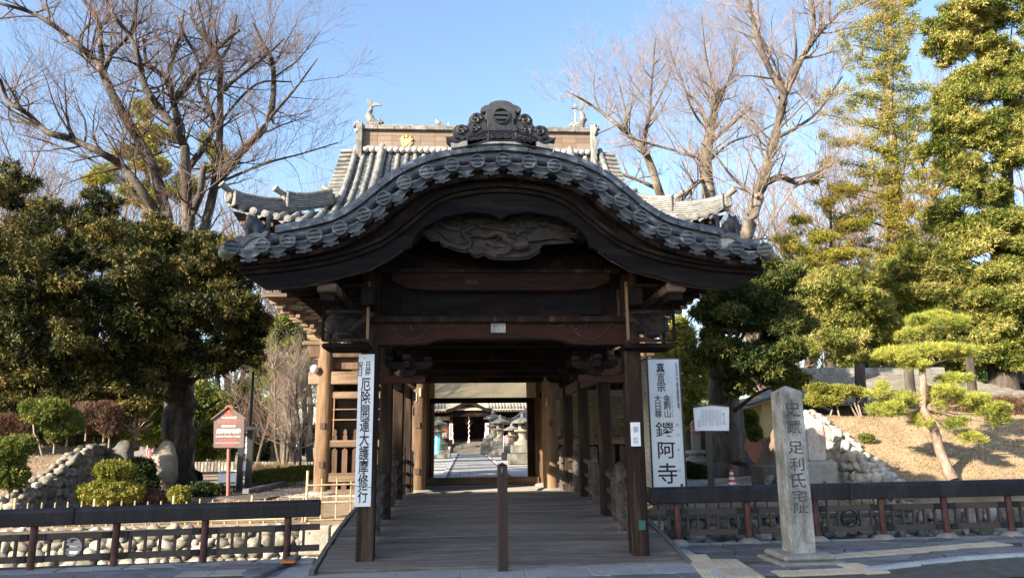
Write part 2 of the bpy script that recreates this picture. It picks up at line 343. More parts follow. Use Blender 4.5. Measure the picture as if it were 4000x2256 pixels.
xs = [-600, -200, -80, -40]+fr(-24, -9.56, .7)+fr(-9.55, 9.29, 1.57)[0:]+[9.31]+fr(9.6, 26, .7)+[40, 80, 200, 600]
ys = [-200, -60, -20]+fr(-8, 11.5, 1.5)+[11.19, 11.21, 15.84, 15.86]+fr(16.1, 24, .5)+[26, 30, 40, 60, 90, 150, 300, 900]
grid('ground', xs, ys, H, M['earth'])
g = grid('lawn', fr(9.34, 24, .35), fr(15.9, 24, .35), lambda x, y: H(x, y)+.012, M['lawn'])
grid('moat_bed', fr(-26, 26, 4), [11.3, 13.5, 15.8], lambda x, y: -1.2, M['water'])
grid('gravel_court', fr(-4.5, 20, 3.5), fr(19.0, 74, 5), lambda x, y: .285+max(0, (y-28))*.0, M['gravel'])
# near bank retaining wall of the moat (street side)
tag(MB().box(-26, -2.2, 11.15, 11.4, -1.24, -.16).box(2.9, 26, 11.4, 11.75, -1.24, -.06).build('moat_retaining_wall', M['concrete']), kind='structure')
# road, apron
grid('road', [-30, -6, 0, 6, 30], [-6, 0, 6, 9.0], lambda x, y: street(x)-.09 if x > 4.4 else street(x)-.04, M['asphalt'])
grid('bridge_apron', fr(-2.6, 3.25, .65), fr(7.5, 10.0, .5), lambda x, y: street(x)-.006, M['concrete'])
grid('sidewalk', fr(-24, -2.35, 1.2), [7.9, 9.5, 11.3], lambda x, y: street(x)-.012, M['mortar'])
sdw2 = grid('sidewalk', fr(2.9, 24, 1.2), [8.3, 9.5, 11.6], lambda x, y: street(x)-.012, M['mortar'])
sdw = bpy.data.objects['sidewalk']
# -- pieces of paving: a jittered net of irregular slabs
def paver_mesh(name, q, z0, h, m, inset=.012, org=None):
    c = Vector((sum(p[0] for p in q)/len(q), sum(p[1] for p in q)/len(q)))
    def ins(p, d): v = Vector(p)-c; return c+v*(1-d/max(.05, v.length))
    a = [ins(p, inset) for p in q]; b = [ins(p, inset+.012) for p in q]; n = len(q)
    v = [(p.x-c.x, p.y-c.y, -.03) for p in a]+[(p.x-c.x, p.y-c.y, h-.006) for p in a]+[(p.x-c.x, p.y-c.y, h) for p in b]
    f = [tuple(range(2*n, 3*n))]
    for k in range(n): k2 = (k+1) % n; f += [(k, k2, n+k2, n+k), (n+k, n+k2, 2*n+k2, 2*n+k)]
    me = bpy.data.meshes.new(name); me.from_pydata(v, [], f); finish(me, m); return me, (c.x, c.y, z0)
def crazy(parent, x0, x1, y0, y1, dx, dy, mats, skip, name='paving_stone', lim=140):
    nx = round((x1-x0)/dx); ny = round((y1-y0)/dy); rr = random.Random(int(x0*10)+5)
    P = {}
    for j in range(ny+1):
        for i in range(nx+1):
            P[i, j] = (x0+dx*(i+(.5 if j % 2 else 0))+rr.uniform(-.28, .28)*dx, y0+dy*j+(rr.uniform(-.25, .25)*dy if 0 < j < ny else 0))
    out = []
    for j in range(ny):
        for i in range(nx):
            if j % 2: q = [P[i, j], P[i+1, j], P[min(i+1, nx), j+1] if i+1 <= nx else P[i, j+1], P[i, j+1]]
            else: q = [P[i, j], P[i+1, j], P[i+1, j+1], P[i, j+1]]
            c = (sum(p[0] for p in q)/4, sum(p[1] for p in q)/4)
            if skip(*c): continue
            me, l = paver_mesh(name, q, street(c[0])-.008, .008+rr.uniform(0, .004), rr.choice(mats)); link(name, me, parent, l)
crazy(sdw, -9.2, -2.3, 9.45, 10.95, .52, .375, [M['slate'], M['slate'], M['slate2']], lambda x, y: (x > -3.6 and y < 10.35 and x < -2.75))
rightkerb = [(3.05, 11.0), (3.03, 10.3), (3.0, 9.6), (2.96, 8.9), (2.9, 8.0)]
def kerb_y(x):  # street-side edge of the right pavement
    p0 = atz(3380, 2240, 0); p1 = atz(3850, 2190, 0); p2 = atz(4300, 2170, .05)
    if x < p1.x: return p0.y+(p1.y-p0.y)*(x-p0.x)/(p1.x-p0.x)
    return p1.y+(p2.y-p1.y)*(x-p1.x)/(p2.x-p1.x)
def rk_x(y): 
    for (a, b), (c, d) in zip(rightkerb, rightkerb[1:]):
        if d <= y <= b: return a+(c-a)*(b-y)/(b-d)
    return 2.95
tact_poly = []
def tact(parent, a, b, wd, n, m, name='tactile_paver', ribs='bars'):
    "a row of n square guide pavers from a to b (ground points)"
    a = Vector(a); b = Vector(b); d = (b-a)/n; s = Vector((-d.y, d.x, 0)).normalized()*wd
    for i in range(n):
        p = a+d*i; q = [p, p+d, p+d+s, p+s]; tact_poly.append([tuple(v.xy) for v in q])
        me, l = paver_mesh(name, [tuple(v.xy) for v in q], street(p.x)-.004, .014, m, .004); o = link(name, me, parent, l)
        mb = MB(); u = d.normalized(); t = s.normalized(); c = Vector(l)
        if ribs == 'bars':
            for k in range(4):
                e = c+t*(wd*((k+.5)/4-.5)); mb.beam(e-u*d.length*.42+Vector((0, 0, .0165)), e+u*d.length*.42+Vector((0, 0, .0165)), .028, .005)
        else:
            for k in range(6):
                for j in range(6):
                    e = c+t*(wd*((k+.5)/6-.5))+u*(d.length*((j+.5)/6-.5)); mb.lathe([(.014, .013), (.010, .019)], e, 6)
        mb.build('raised_marks', m, o)
g3 = lambda px, py: Vector((*atz(px, py, .03).xy, 0))
tact(sdw2, g3(2850, 2256), g3(2760, 2166), .30, 3, M['tactile'], ribs='dots')
tact(sdw2, g3(2990, 2256), g3(2880, 2185), .42, 2, M['tactile'])
tact(sdw2, g3(3050, 2250), g3(3480, 2238), .30, 4, M['tactile'])
tact(sdw2, g3(3255, 2188), g3(3960, 2140), .32, 9, M['tactile'])
tact(sdw2, g3(3480, 2240), g3(3350, 2205), .30, 2, M['tactile'])
def inpoly(x, y, q, e=.02):
    c = (sum(p[0] for p in q)/4, sum(p[1] for p in q)/4)
    for k in range(4):
        a, b = q[k], q[(k+1) % 4]
        s = (b[0]-a[0])*(y-a[1])-(b[1]-a[1])*(x-a[0]); s2 = (b[0]-a[0])*(c[1]-a[1])-(b[1]-a[1])*(c[0]-a[0])
        if s*s2 < 0: return False
    return True
crazy(sdw2, 3.1, 10.2, 8.85, 11.3, .5, .35, [M['slate'], M['slate2']], lambda x, y: any(inpoly(x, y, q) for q in tact_poly) or y < kerb_y(x)+.08 or x < rk_x(y)+.1)
tact(sdw, (-3.62, 9.98, 0), (-2.8, 10.02, 0), .36, 2, M['tactile_grey'], ribs='dots')
for i in range(9):
    me, l = paver_mesh('kerb_stone', [(-9.5+.75*i, 9.2), (-8.75+.75*i, 9.2), (-8.75+.75*i, 9.44), (-9.5+.75*i, 9.44)], street(-9)-.0, .016, M['tactile_grey'], .006)
    link('kerb_stone', me, sdw, l)
def kerb_run(parent, pts, wd, h, m, name='kerb_stone', seg=.9):
    for a, b in zip(pts, pts[1:]):
        a = Vector(a); b = Vector(b); n = max(1, round((b-a).length/seg))
        for i in range(n):
            p = a.lerp(b, (i+.006)/n); q = a.lerp(b, (i+.994)/n)
            MB().beam(p, q, wd, h).build(name, m, parent, bev=.02)
kp = [(x, kerb_y(x), street(x)-.045) for x in (4.7, 5.5, 6.2, 7.0, 8.0, 9.2)]
kerb_run(sdw2, kp, .16, .13, M['kerb'])
kerb_run(sdw2, [(p[0], p[1], .01) for p in rightkerb], .2, .06, M['kerb'], seg=.55)
kerb_run(sdw, [(-2.42, 11.3, -.02), (-2.40, 10.75, -.02), (-2.50, 10.2, -.02), (-2.62, 9.3, -.02)], .16, .08, M['slate'], seg=.6)
kerb_run(sdw, [(-10.4, 10.40, -.14), (-2.1, 11.10, -.075)], .36, .11, M['concrete'], 'coping_stone', .85)
kerb_run(sdw2, [(2.75, 11.42, -.01), (11, 11.15, .07)], .36, .07, M['concrete'], 'coping_stone', .9)
MB().box(-2.33, -1.92, 9.7, 10.62, -.1, -.02).build('kerb_stone', M['concrete'], sdw, bev=.02)
MB().box(-2.43, -2.24, 10.42, 10.55, .03, .055).build('kerb_marker', M['orangem'], sdw, bev=.008)
# apron slabs
for i in range(7):
    for j in range(3):
        x = -2.4+i*.78+(j % 2)*.2; me, l = paver_mesh('apron_slab', [(x, 7.9+j*.62), (x+.78, 7.9+j*.62), (x+.78, 8.52+j*.62), (x, 8.52+j*.62)], street(x)-.004, .01, M['slate'] if j < 2 else M['concrete'], .006)
        link('apron_slab', me, bpy.data.objects['bridge_apron'], l)

# ---------------------------------------------------------------- cobble walls
def rock_mesh(i, flat_=.8, sub=2):
    bm = bmesh.new(); bmesh.ops.create_icosphere(bm, subdivisions=sub, radius=.5)
    for v in bm.verts:
        d = v.co.normalized(); k = 1+.42*noise.noise(d*1.5+Vector((i*7.1, 0, 0)))+.22*noise.noise(d*3.2+Vector((i*3.1, 5, 0)))
        v.co = d*.5*k; v.co = Vector([math.copysign(min(abs(c), .40+.12*abs(c)), c) for c in v.co]); v.co.y *= flat_
    me = bpy.data.meshes.new('rock'); bm.to_mesh(me); bm.free()
    me.polygons.foreach_set('use_smooth', [True]*len(me.polygons)); return me
def rocks(m): 
    out = []
    for i in range(10):
        me = rock_mesh(i+1); me.materials.append(m); out.append(me)
    return out
RK, RKD, RKP = rocks(M['cobble']), rocks(M['cobble_dark']), rocks(M['cobble_pale'])  # dark set on shaded walls, pale on sunlit: light put into colour
def rock_wall(parent, org, du, dv, nrm, lu, rows, s, kinds, top=None, name='stone', seed=1, hmax=None):
    "stones set in courses on the face spanned by du (along) and up; nrm points out of the wall"
    rr = random.Random(seed); du = Vector(du); nrm = Vector(nrm); up = Vector(dv); org = Vector(org); z = 0; n = 0
    R = Matrix((du, -nrm, up)).transposed()
    for r in range(rows):
        u = rr.uniform(-.5, .5)*s; h = s*rr.uniform(.72, .95)
        while u < lu:
            wd = s*rr.uniform(.55, 1.55); hh = h*rr.uniform(.85, 1.4)
            if top is None or z+h*.4 < top(u+wd/2):
                p = org+du*(u+wd/2)+up*(z+h/2+rr.uniform(-.12, .12)*s)+nrm*rr.uniform(-.02, .05)
                o = link(name, rr.choice(kinds), parent, p); q = (R.to_quaternion() @ Euler((rr.uniform(-.25, .25), rr.uniform(-.7, .7), rr.uniform(-.3, .3))).to_quaternion())
                o.rotation_mode = 'QUATERNION'; o.rotation_quaternion = q; o.scale = (wd*1.08, s*.95, hh*1.1); n += 1
            u += wd*.99
        z += h*.96
    return n
wl = thing('moat_wall', 'cobble stone moat wall lit by the sun below the bamboo fence left of the bridge', 'stone wall', (-6, 15.8, -1.2))
MB().box(-14, -3.1, 15.72, 15.95, -1.22, -.12).build('wall_core', M['mortar'], wl)
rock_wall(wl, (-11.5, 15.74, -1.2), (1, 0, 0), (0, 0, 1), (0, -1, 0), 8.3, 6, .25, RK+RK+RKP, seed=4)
MB().box(-12, -3.1, 15.62, 15.95, -.13, -.06).build('earth_ledge', M['mortar'], wl)
for i in range(4):
    for j in range(2):
        x = -3.1+i*.62-(.2 if j else 0); MB().box(x, x+.6, 15.6+.02*j, 15.9, -1.2+j*.58, -1.2+j*.58+.56).build('dressed_block', M['ashlar'], wl, bev=.03)
wr = thing('moat_wall', 'shaded cobble stone moat wall behind the fence right of the bridge', 'stone wall', (7, 15.8, -1.2))
MB().box(3.1, 18, 15.72, 15.95, -1.22, -.02).build('wall_core', M['mortar'], wr)
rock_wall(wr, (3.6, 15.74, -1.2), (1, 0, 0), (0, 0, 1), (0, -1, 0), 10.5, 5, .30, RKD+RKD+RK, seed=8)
MB().box(3.1, 9.2, 15.55, 15.95, -.04, .02).build('earth_ledge', M['mortar'], wr)
for i in range(3): MB().box(2.2+i*.62, 2.8+i*.62, 15.6, 15.9, -.6, -.05).build('dressed_block', M['ashlar'], wr, bev=.03)
# end walls of the banks, facing the entrance
el = thing('bank_wall', 'shaded cobble wall holding up the end of the planted bank on the left', 'stone wall', (-9.6, 18, 0))
def hl(y): t = (y-16)/4.2; return -.05+1.52*(0 if t < 0 else 1 if t > 1 else t)
def hr(y): t = (y-16)/4.2; return .38+1.8*(0 if t < 0 else 1 if t > 1 else t)
yy = fr(15.7, 21.7, .6)
mb = MB(); 
for a, b in zip(yy, yy[1:]): mb.beam((-9.64, a, (hl(a))/2-.12), (-9.64, b, (hl(b))/2-.12), .1, hl(a)+.2, h2=hl(b)+.2)
mb.build('wall_core', M['mortar'], el)
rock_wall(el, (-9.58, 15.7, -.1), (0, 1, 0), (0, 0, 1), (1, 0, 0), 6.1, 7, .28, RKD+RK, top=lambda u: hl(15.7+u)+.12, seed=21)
er = thing('bank_wall', 'pale cobble wall in full sun holding up the end of the lawn bank on the right', 'stone wall', (9.3, 18, .2))
mb = MB()
for a, b in zip(yy, yy[1:]): mb.beam((9.36, a, (hr(a))/2-.12), (9.36, b, (hr(b))/2-.12), .1, hr(a)+.2, h2=hr(b)+.2)
mb.build('wall_core', M['mortar'], er)
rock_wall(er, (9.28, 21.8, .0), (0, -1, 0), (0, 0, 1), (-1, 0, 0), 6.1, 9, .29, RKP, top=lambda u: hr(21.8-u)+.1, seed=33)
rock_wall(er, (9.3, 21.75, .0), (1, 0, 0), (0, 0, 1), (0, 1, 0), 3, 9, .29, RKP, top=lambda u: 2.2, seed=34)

def cap_row(root, x, y0, y1, h, kinds, s, seed):
    rr = random.Random(seed); y = y0
    while y < y1:
        for dx in (0, .24):
            o = link('stone', rr.choice(kinds), root, (x+dx*(1 if x > 0 else -1)+rr.uniform(-.05, .05), y+rr.uniform(-.05, .05), h(y)+.02), (rr.uniform(-.3, .3), rr.uniform(-.3, .3), rr.uniform(0, 3)), (s*rr.uniform(.8, 1.3), s*rr.uniform(.8, 1.2), s*rr.uniform(.5, .8)))
        y += s*.85
cap_row(er, 9.34, 15.9, 22, hr, RKP, .30, 3); cap_row(el, -9.64, 15.9, 23, hl, RKD+RK, .30, 4)
# ---------------------------------------------------------------- road fences
def emblem(mb, c, r, y0, y1, ring=.16, bars=2):
    "ring with two bars inside, on the xz plane"
    n = 20; A = [(c[0]+r*math.cos(2*math.pi*k/n), c[2]+r*math.sin(2*math.pi*k/n)) for k in range(n+1)]
    q = 1-ring; B = [(c[0]+r*q*math.cos(2*math.pi*k/n), c[2]+r*q*math.sin(2*math.pi*k/n)) for k in range(n+1)]
    mb.band(A, B, y0, y1)
    for s in (1, -1):
        z = s*r*.30; hh = r*.145; wd = math.sqrt(max(.01, (r*q)**2-(abs(z)+hh)**2))*1.01; mb.box(c[0]-wd, c[0]+wd, y0+.002, y1, c[2]+z-hh, c[2]+z+hh)
    return mb
def road_fence(root, a, b, posts, pxs, joint, bal, med, foot):
    a = Vector(a); b = Vector(b); d = (b-a).normalized(); px, Y, py = pxs
    zs = [at(px, y, Y).z for y in py]; base = a.lerp(b, .5).z; g0 = at(px, py[-1], Y).z
    off = lambda z: z-g0
    P = lambda x, z: Vector((x, a.y+(x-a.x)*(b.y-a.y)/(b.x-a.x), street(x)+off(z)))
    rt, rb, s1, s2 = zs[:4]
    js = [a.x]+joint+[b.x]
    for u, v in zip(js, js[1:]):
        zc = (rt+rb)/2; h = rt-rb; p = P(u+.004, zc); q = P(v-.004, zc); mb = MB()
        sec = [(-.085, -.5), (.085, -.5), (.09, .3), (.05, .46), (0, .5), (-.05, .46), (-.09, .3)]; n = len(sec)
        sx = Vector((-d.y, d.x, 0))
        for e in (p, q): mb.v += [tuple(e+sx*k+Vector((0, 0, z*h))) for k, z in sec]
        mb.f += [tuple(range(n))[::-1], tuple(range(n, 2*n))]+[(k, (k+1) % n, n+(k+1) % n, n+k) for k in range(n)]
        mb.build('top_rail', M['rail'], root, bev=.01)
    for x in posts:
        p = P(x, g0); q = P(x, rb); o = MB().tube([p, q+Vector((0, 0, .02))], .05, 12).build('post', M['post_red'], root, smooth=40)
        if foot: MB().lathe([(.17, 0), (.16, .03), (.10, .07), (.05, .085)], p-Vector((0, 0, .02)), 12).build('post_foot', M['stone_base'], root, smooth=50)
    xs_ = [a.x]+posts+[b.x]
    for u, v in zip(xs_, xs_[1:]):
        if v-u < .12: continue
        for z in (s1, s2):
            MB().beam(P(u+(.05 if u != a.x else 0), z), P(v-(.05 if v != b.x else 0), z), .03, .085).build('slat_rail', M['rail_brown'], root, bev=.005)
        k = round((v-u)/bal)
        for i in range(1, k):
            x = u+(v-u)*i/k
            if med and abs(x-med) < bal*.45: continue
            MB().beam(P(x, s2+.042), P(x, s1-.042), .03, .045, up=(0, 1, 0)).build('baluster', M['rail_brown'], root)
        for e in ([v] if v != b.x else []):
            for z in (s1, s2):
                for sg in (-1, 1):
                    p = P(e+sg*.11, z); MB().box(p.x-.055, p.x+.055, p.y-.03, p.y-.016, p.z-.045, p.z+.045).build('bracket_plate', M['rail'], root)
    if med:
        c = P(med, (s1+s2)/2); r = (s1-s2)/2-.02; mb = MB(); emblem(mb, c, r+.0, c.y-.03, c.y+.01, .14); mb.build('round_emblem', M['kerb'] if foot == 0 else M['rail'], root)
fl = thing('road_fence', 'black railing with red posts left of the bridge, round emblem in its slats', 'fence', (-6, 10.9, 0), group='railings along the pavement')
xl = lambda px, Y: at(px, 2100, Y).x
road_fence(fl, (-10.2, 10.52, 0), (-2.08, 11.22, 0), [xl(-220, 10.7), xl(115, 10.8), xl(450, 10.97), xl(795, 11.05), xl(1120, 11.15)], (540, 11.0, (1968, 2036, 2079, 2163, 2205)),
           [xl(285, 10.9)], .2, xl(282, 10.88), 0)
fr_ = thing('road_fence', 'black railing with red posts on stone feet, behind the tall inscribed stone', 'fence', (6, 11.4, 0), group='railings along the pavement')
road_fence(fr_, (2.78, 11.54, 0), (11.5, 11.2, 0), [xl(2650, 11.52), xl(2925, 11.5), xl(3195, 11.45), xl(3455, 11.4), xl(3705, 11.35), xl(3962, 11.3), xl(4230, 11.25)],
           (3455, 11.4, (1891, 1955, 1990, 2070, 2112)), [xl(3330, 11.4)], .165, xl(3325, 11.42), 1)

# ---------------------------------------------------------------- bamboo fences
def bamboo(root, a, b, n, z0, h, rails, m, tall=None, rr=random.Random(3)):
    a = Vector(a); b = Vector(b)
    for i in range(n+1):
        p = a.lerp(b, i/n); hh = h*(1+.06*rr.uniform(-1, 1))*(1.15 if i % 6 == 0 else 1); rd = .028 if i % 6 == 0 else .016
        MB().tube([p+Vector((0, 0, z0)), p+Vector((rr.uniform(-.01, .01), 0, z0+hh))], rd, 7).build('upright_cane', m, root, smooth=50)
    for z in rails:
        for k in range(max(1, n//9)):
            p = a.lerp(b, k*9/n); q = a.lerp(b, min(1, (k+1)*9/n))
            MB().tube([p+Vector((0, -.03, z0+z)), q+Vector((0, -.03, z0+z+.01))], .017, 7).build('cross_cane', m, root, smooth=50)
b1 = thing('bamboo_fence', 'low sunlit bamboo cane fence along the top of the left moat wall', 'bamboo fence', (-6, 16.1, -.05), group='bamboo fences by the moat')
bamboo(b1, (-10.6, 16.05, 0), (-3.35, 16.1, 0), 28, -.08, .52, (.12, .36), M['bamboo'])
b2 = thing('bamboo_fence', 'short taller piece of bamboo lattice beside the left edge of the bridge', 'bamboo fence', (-2.7, 16.3, -.05), group='bamboo fences by the moat')
bamboo(b2, (-3.3, 16.2, 0), (-2.1, 16.3, 0), 4, -.15, .95, (.15, .5, .85), M['bamboo'])
b3 = thing('bamboo_fence', 'shaded dark cane fence behind the right railing at the moat edge', 'bamboo fence', (6, 16.1, 0), group='bamboo fences by the moat')
bamboo(b3, (3.0, 16.05, 0), (9.3, 16.1, 0), 24, -.05, .56, (.12, .38), M['wood_brown'])  # dark brown canes: the shade here is put into their colour
# ================================================================ roofed bridge
BR = thing('roofed_bridge', 'dark timber arched bridge under a curved gable roof with grey tiles, centre of the view', 'covered bridge', (X0, 10, 0))
DZ = lambda y: max(.02, .50-.0165*(y-15.3)**2) if y < 15.3 else .50-.0145*(y-15.3)**2
DX0, DX1 = -1.86, 2.82
y = 9.9; k = 0; rr = random.Random(5)
while y < 19.0:
    wd = rr.uniform(.31, .36); y2 = y+wd-.007; mb = MB(); e = rr.uniform(-.02, .02); dz = rr.uniform(-.004, .004)
    v = [(x, yy_, DZ(yy_)+z+dz+(.004 if street(x) else 0)) for z in (-.07, 0) for yy_ in (y, y2) for x in (DX0+e, DX1+e)]
    mb.v += v; mb.f += [(0, 2, 3, 1), (4, 5, 7, 6), (0, 1, 5, 4), (2, 6, 7, 3), (0, 4, 6, 2), (1, 3, 7, 5)]
    mb.build('deck_plank', M['deck'], BR, bev=.008); y += wd; k += 1
for x in (DX0-.04, DX1+.04):                       # side fascia
    pts = fr(9.8, 19.0, .4); mb = MB()
    for a, b in zip(pts, pts[1:]): mb.beam((x, a, DZ(a)-.15), (x, b, DZ(b)-.15), .06, .34)
    mb.build('side_beam', M['deck_side'], BR)
MB().box(DX0+.5, DX1-.5, 10.6, 15.9, -1.2, -.25).build('bridge_abutment', M['ashlar'], BR)
PY = [10.28, 12.5, 14.75, 17.0]; PXL, PXR = -1.31, 2.31
for i, py in enumerate(PY):
    for sx in (PXL, PXR):
        w_ = .115 if i == 0 else .10
        z0 = DZ(py)-.01 if i else .04
        p = MB().box(sx-w_, sx+w_, py-w_, py+w_, z0, 3.6 if i else 3.9).build('pillar', M['wood_vert'], BR, bev=.02)
        if i == 0:
            MB().box(sx-.15, sx+.15, py-.15, py+.15, -.02, .05).build('pillar_base', M['stone_base'], p, bev=.015)
            if sx > 0: MB().box(sx-.07+.05, sx+.07, py-w_-.012, py-w_-.001, .40, .52).build('metal_plate', M['green'], p)
# curved railings
for sx in (PXL, PXR):
    mid = [9.95+.0]; 
    for h, wd, hh in ((.68, .075, .07), (.42, .05, .055), (.17, .05, .07)):
        for a, b in zip([10.42]+PY[1:], PY[1:]+[18.9]):
            pts = [a+(b-a)*i/5 for i in range(6)]; mb = MB()
            for u, v in zip(pts, pts[1:]): mb.beam((sx, u, DZ(u)+h), (sx, v, DZ(v)+h), wd, hh)
            mb.build('handrail', M['rail_wood'], BR)
    for py in fr(10.85, 18.5, 1.12):
        z = DZ(py); MB().box(sx-.03, sx+.03, py-.03, py+.03, z, z+.66).build('rail_strut', M['rail_wood'], BR)
    for py in (11.4, 13.62, 15.9, 18.3):              # posts with jewel tops
        z = DZ(py); MB().lathe([(.065, 0), (.065, .78), (.05, .80), (.06, .83), (.05, .86), (.07, .91), (.06, .96), (.02, 1.0)], (sx+(.0), py, z), 10).build('newel_post', M['rail_wood'], BR, smooth=45)
# -- curve of the roof edge, from the disc centres
Dp = [(583, 626), (658, 621), (722, 609), (788, 594), (853, 576), (911, 543), (960, 503), (1014, 461), (1071, 437), (1133, 420), (1197, 411), (1262, 407),
      (1327, 413), (1389, 424), (1451, 444), (1505, 474), (1553, 511), (1602, 551), (1661, 585), (1719, 605), (1781, 616), (1840, 627), (1908, 632)]
KY = 9.2
DC = [at(a*1.5528, b*1.5528, KY) for a, b in Dp]; DC = [(p.x, p.z) for p in DC]
n = len(DC); DC = [((DC[i][0]+2*.478-DC[n-1-i][0])/2, (DC[i][1]+DC[n-1-i][1])/2) for i in range(n)]      # mirror-average about the axis
def spline(P, k=6, ext=0):
    P = [Vector((p[0], p[1])) for p in P]; out = []
    for i in range(len(P)-1):
        p0 = P[i-1] if i else P[0]*2-P[1]; p1 = P[i]; p2 = P[i+1]; p3 = P[i+2] if i+2 < len(P) else P[-1]*2-P[-2]
        for j in range(k):
            t = j/k; out.append(.5*((2*p1)+(p2-p0)*t+(2*p0-5*p1+4*p2-p3)*t*t+(3*p1-p0-3*p2+p3)*t**3))
    out.append(P[-1]); return out
CV = spline(DC, 6)
def normals(P): 
    o = []
    for i in range(len(P)):
        d = (P[min(i+1, len(P)-1)]-P[max(i-1, 0)]).normalized(); o.append(Vector((-d.y, d.x)))
    return o
NV = normals(CV)
def offc(d, i0=0, i1=None): i1 = len(CV) if i1 is None else i1; return [tuple(CV[i]+NV[i]*d) for i in range(i0, i1)]
rf = MB().band(offc(.10), offc(-.02), KY+.16, 18.9).build('roof', M['tile_dark'], BR, org=(X0, KY+.2, 4))
# discs, short barrels, drip tiles
disc = MB().lathe([(.094, 0), (.094, .05), (.080, .05), (.080, .02), (.0, .02)][::1], axis='y', n=22)
def disc_mesh(r, m, name='end'):
    mb = MB(); mb.lathe([(r*.80, .018), (r*.80, .03), (r, .0), (r, .35), (r*.9, .35)][1:], axis='y', n=22)
    mb.prism([(r*.82*math.cos(2*math.pi*k/22), r*.82*math.sin(2*math.pi*k/22)) for k in range(22)], .022, .03)
    emblem(mb, (0, 0, 0), r, -.004, .02, .17); return mb.mesh(name, m, 30)
md = disc_mesh(.093, M['tile'])
for i, c in enumerate(DC):
    a = -math.atan2(NV[i*6].x, NV[i*6].y)*.45 if i*6 < len(NV) else 0
    last = i in (0, n-1)
    o = link('end_tile', md, rf, (c[0], KY-.10-(.02 if last else 0), c[1]), (R_.uniform(-.04, .04), a*-1, (.5 if i == 0 else -.5 if i == n-1 else R_.uniform(-.05, .05))))
# drip tile mesh: curved pan edge with scalloped pendant
sc_o = [(-.5, .16), (-.44, -.10), (-.32, -.17), (-.24, -.27), (-.11, -.33), (0, -.50), (.11, -.33), (.24, -.27), (.32, -.17), (.44, -.10), (.5, .16),
        (.36, .06), (.2, .0), (0, -.03), (-.2, .0), (-.36, .06)]
def drip(wd, m):
    mb = MB(); mb.prism([(x*wd, z*wd*.66-.008) for x, z in sc_o], .0, .03)
    up = [(-.5, .2), (-.36, .09), (-.2, .03), (0, .0), (.2, .03), (.36, .09), (.5, .2)]
    mb.band([(x*wd, z*wd*.7+.022) for x, z in up], [(x*wd, z*wd*.7-.008) for x, z in up], -.03, .2)
    mb.band([(x*wd, z*wd*.7-.012) for x, z in up], [(x*wd, z*wd*.7-.03) for x, z in up], -.015, .2)
    emblem(mb, (0, 0, -.085*wd/.28-.01), .03, -.012, .002, .2); return mb.mesh('drip_tile', m, 30)
for i in range(n-1):
    a, b = Vector(DC[i]), Vector(DC[i+1]); d = b-a; me_ = drip(d.length*1.0, M['tile']); c = (a+b)/2; nn = Vector((-d.y, d.x)).normalized()
    o = link('drip_tile', me_, rf, (c.x-nn.x*.045, KY-.03, c.y-nn.y*.045), (0, -math.atan2(d.y, d.x)*.85, 0))
# verge barrels and cover band
for i in range(n-1):
    seg = list(range(i*6, i*6+7)); pts = [(CV[j]+NV[j]*.115) for j in seg]
    MB().tube([(p.x, KY+.12, p.y) for p in pts], [.078]*6+[.070], 12).build('verge_tile', M['tile'], rf, smooth=50)
L_ = [0]
for a, b in zip(CV, CV[1:]): L_.append(L_[-1]+(b-a).length)
def atL(s): 
    s = min(max(s, 0), L_[-1])
    for i in range(len(L_)-1):
        if L_[i+1] >= s: t = (s-L_[i])/(L_[i+1]-L_[i]); return CV[i].lerp(CV[i+1], t), NV[i].lerp(NV[i+1], t)
    return CV[-1], NV[-1]
sA, sB = L_[9], L_[-10]; ns = 20
for k in range(ns):
    a = sA+(sB-sA)*k/ns; b = sA+(sB-sA)*(k+1)/ns-.008; q = [atL(a+(b-a)*j/5) for j in range(6)]
    mb = MB(); lo = [tuple(p+v*.165) for p, v in q]; hi = [tuple(p+v*.205) for p, v in q]; mb.band(hi, lo, KY+.0, KY+.34)
    pts = [(p+v*.222).to_tuple() for p, v in q]; mb.tube([(x, KY+.12, z) for x, z in pts], [.072]*5+[.067], 12, arc=1); mb.build('cover_tile', M['tile'], rf, smooth=45)
mb = MB()                                           # remaining rows on the roof, running down either side behind the verge
for yy_ in fr(KY+.6, 18.7, .3):
    mb.tube([(CV[j].x+NV[j].x*.12, yy_, CV[j].y+NV[j].y*.12) for j in range(0, len(CV), 3)], .07, 6)
tag(mb.build('tile_rows', M['tile'], rf, smooth=50), kind='stuff')
# ridge behind the ornament
pk = CV[len(CV)//2]
for k in range(12): MB().box(pk.x-.11, pk.x+.11, KY+.4+k*.79, KY+1.18+k*.79, pk.y+.1, pk.y+.42).build('ridge_tile', M['tile'], rf, bev=.04)
MB().band([tuple(atL(L_[-1]/2+t)[0]+atL(L_[-1]/2+t)[1]*.34) for t in fr(-.62, .62, .2)], [tuple(atL(L_[-1]/2+t)[0]+atL(L_[-1]/2+t)[1]*.27) for t in fr(-.62, .62, .2)], KY+.02, KY+.34).build('mortar_bed', M['plaster'], rf)
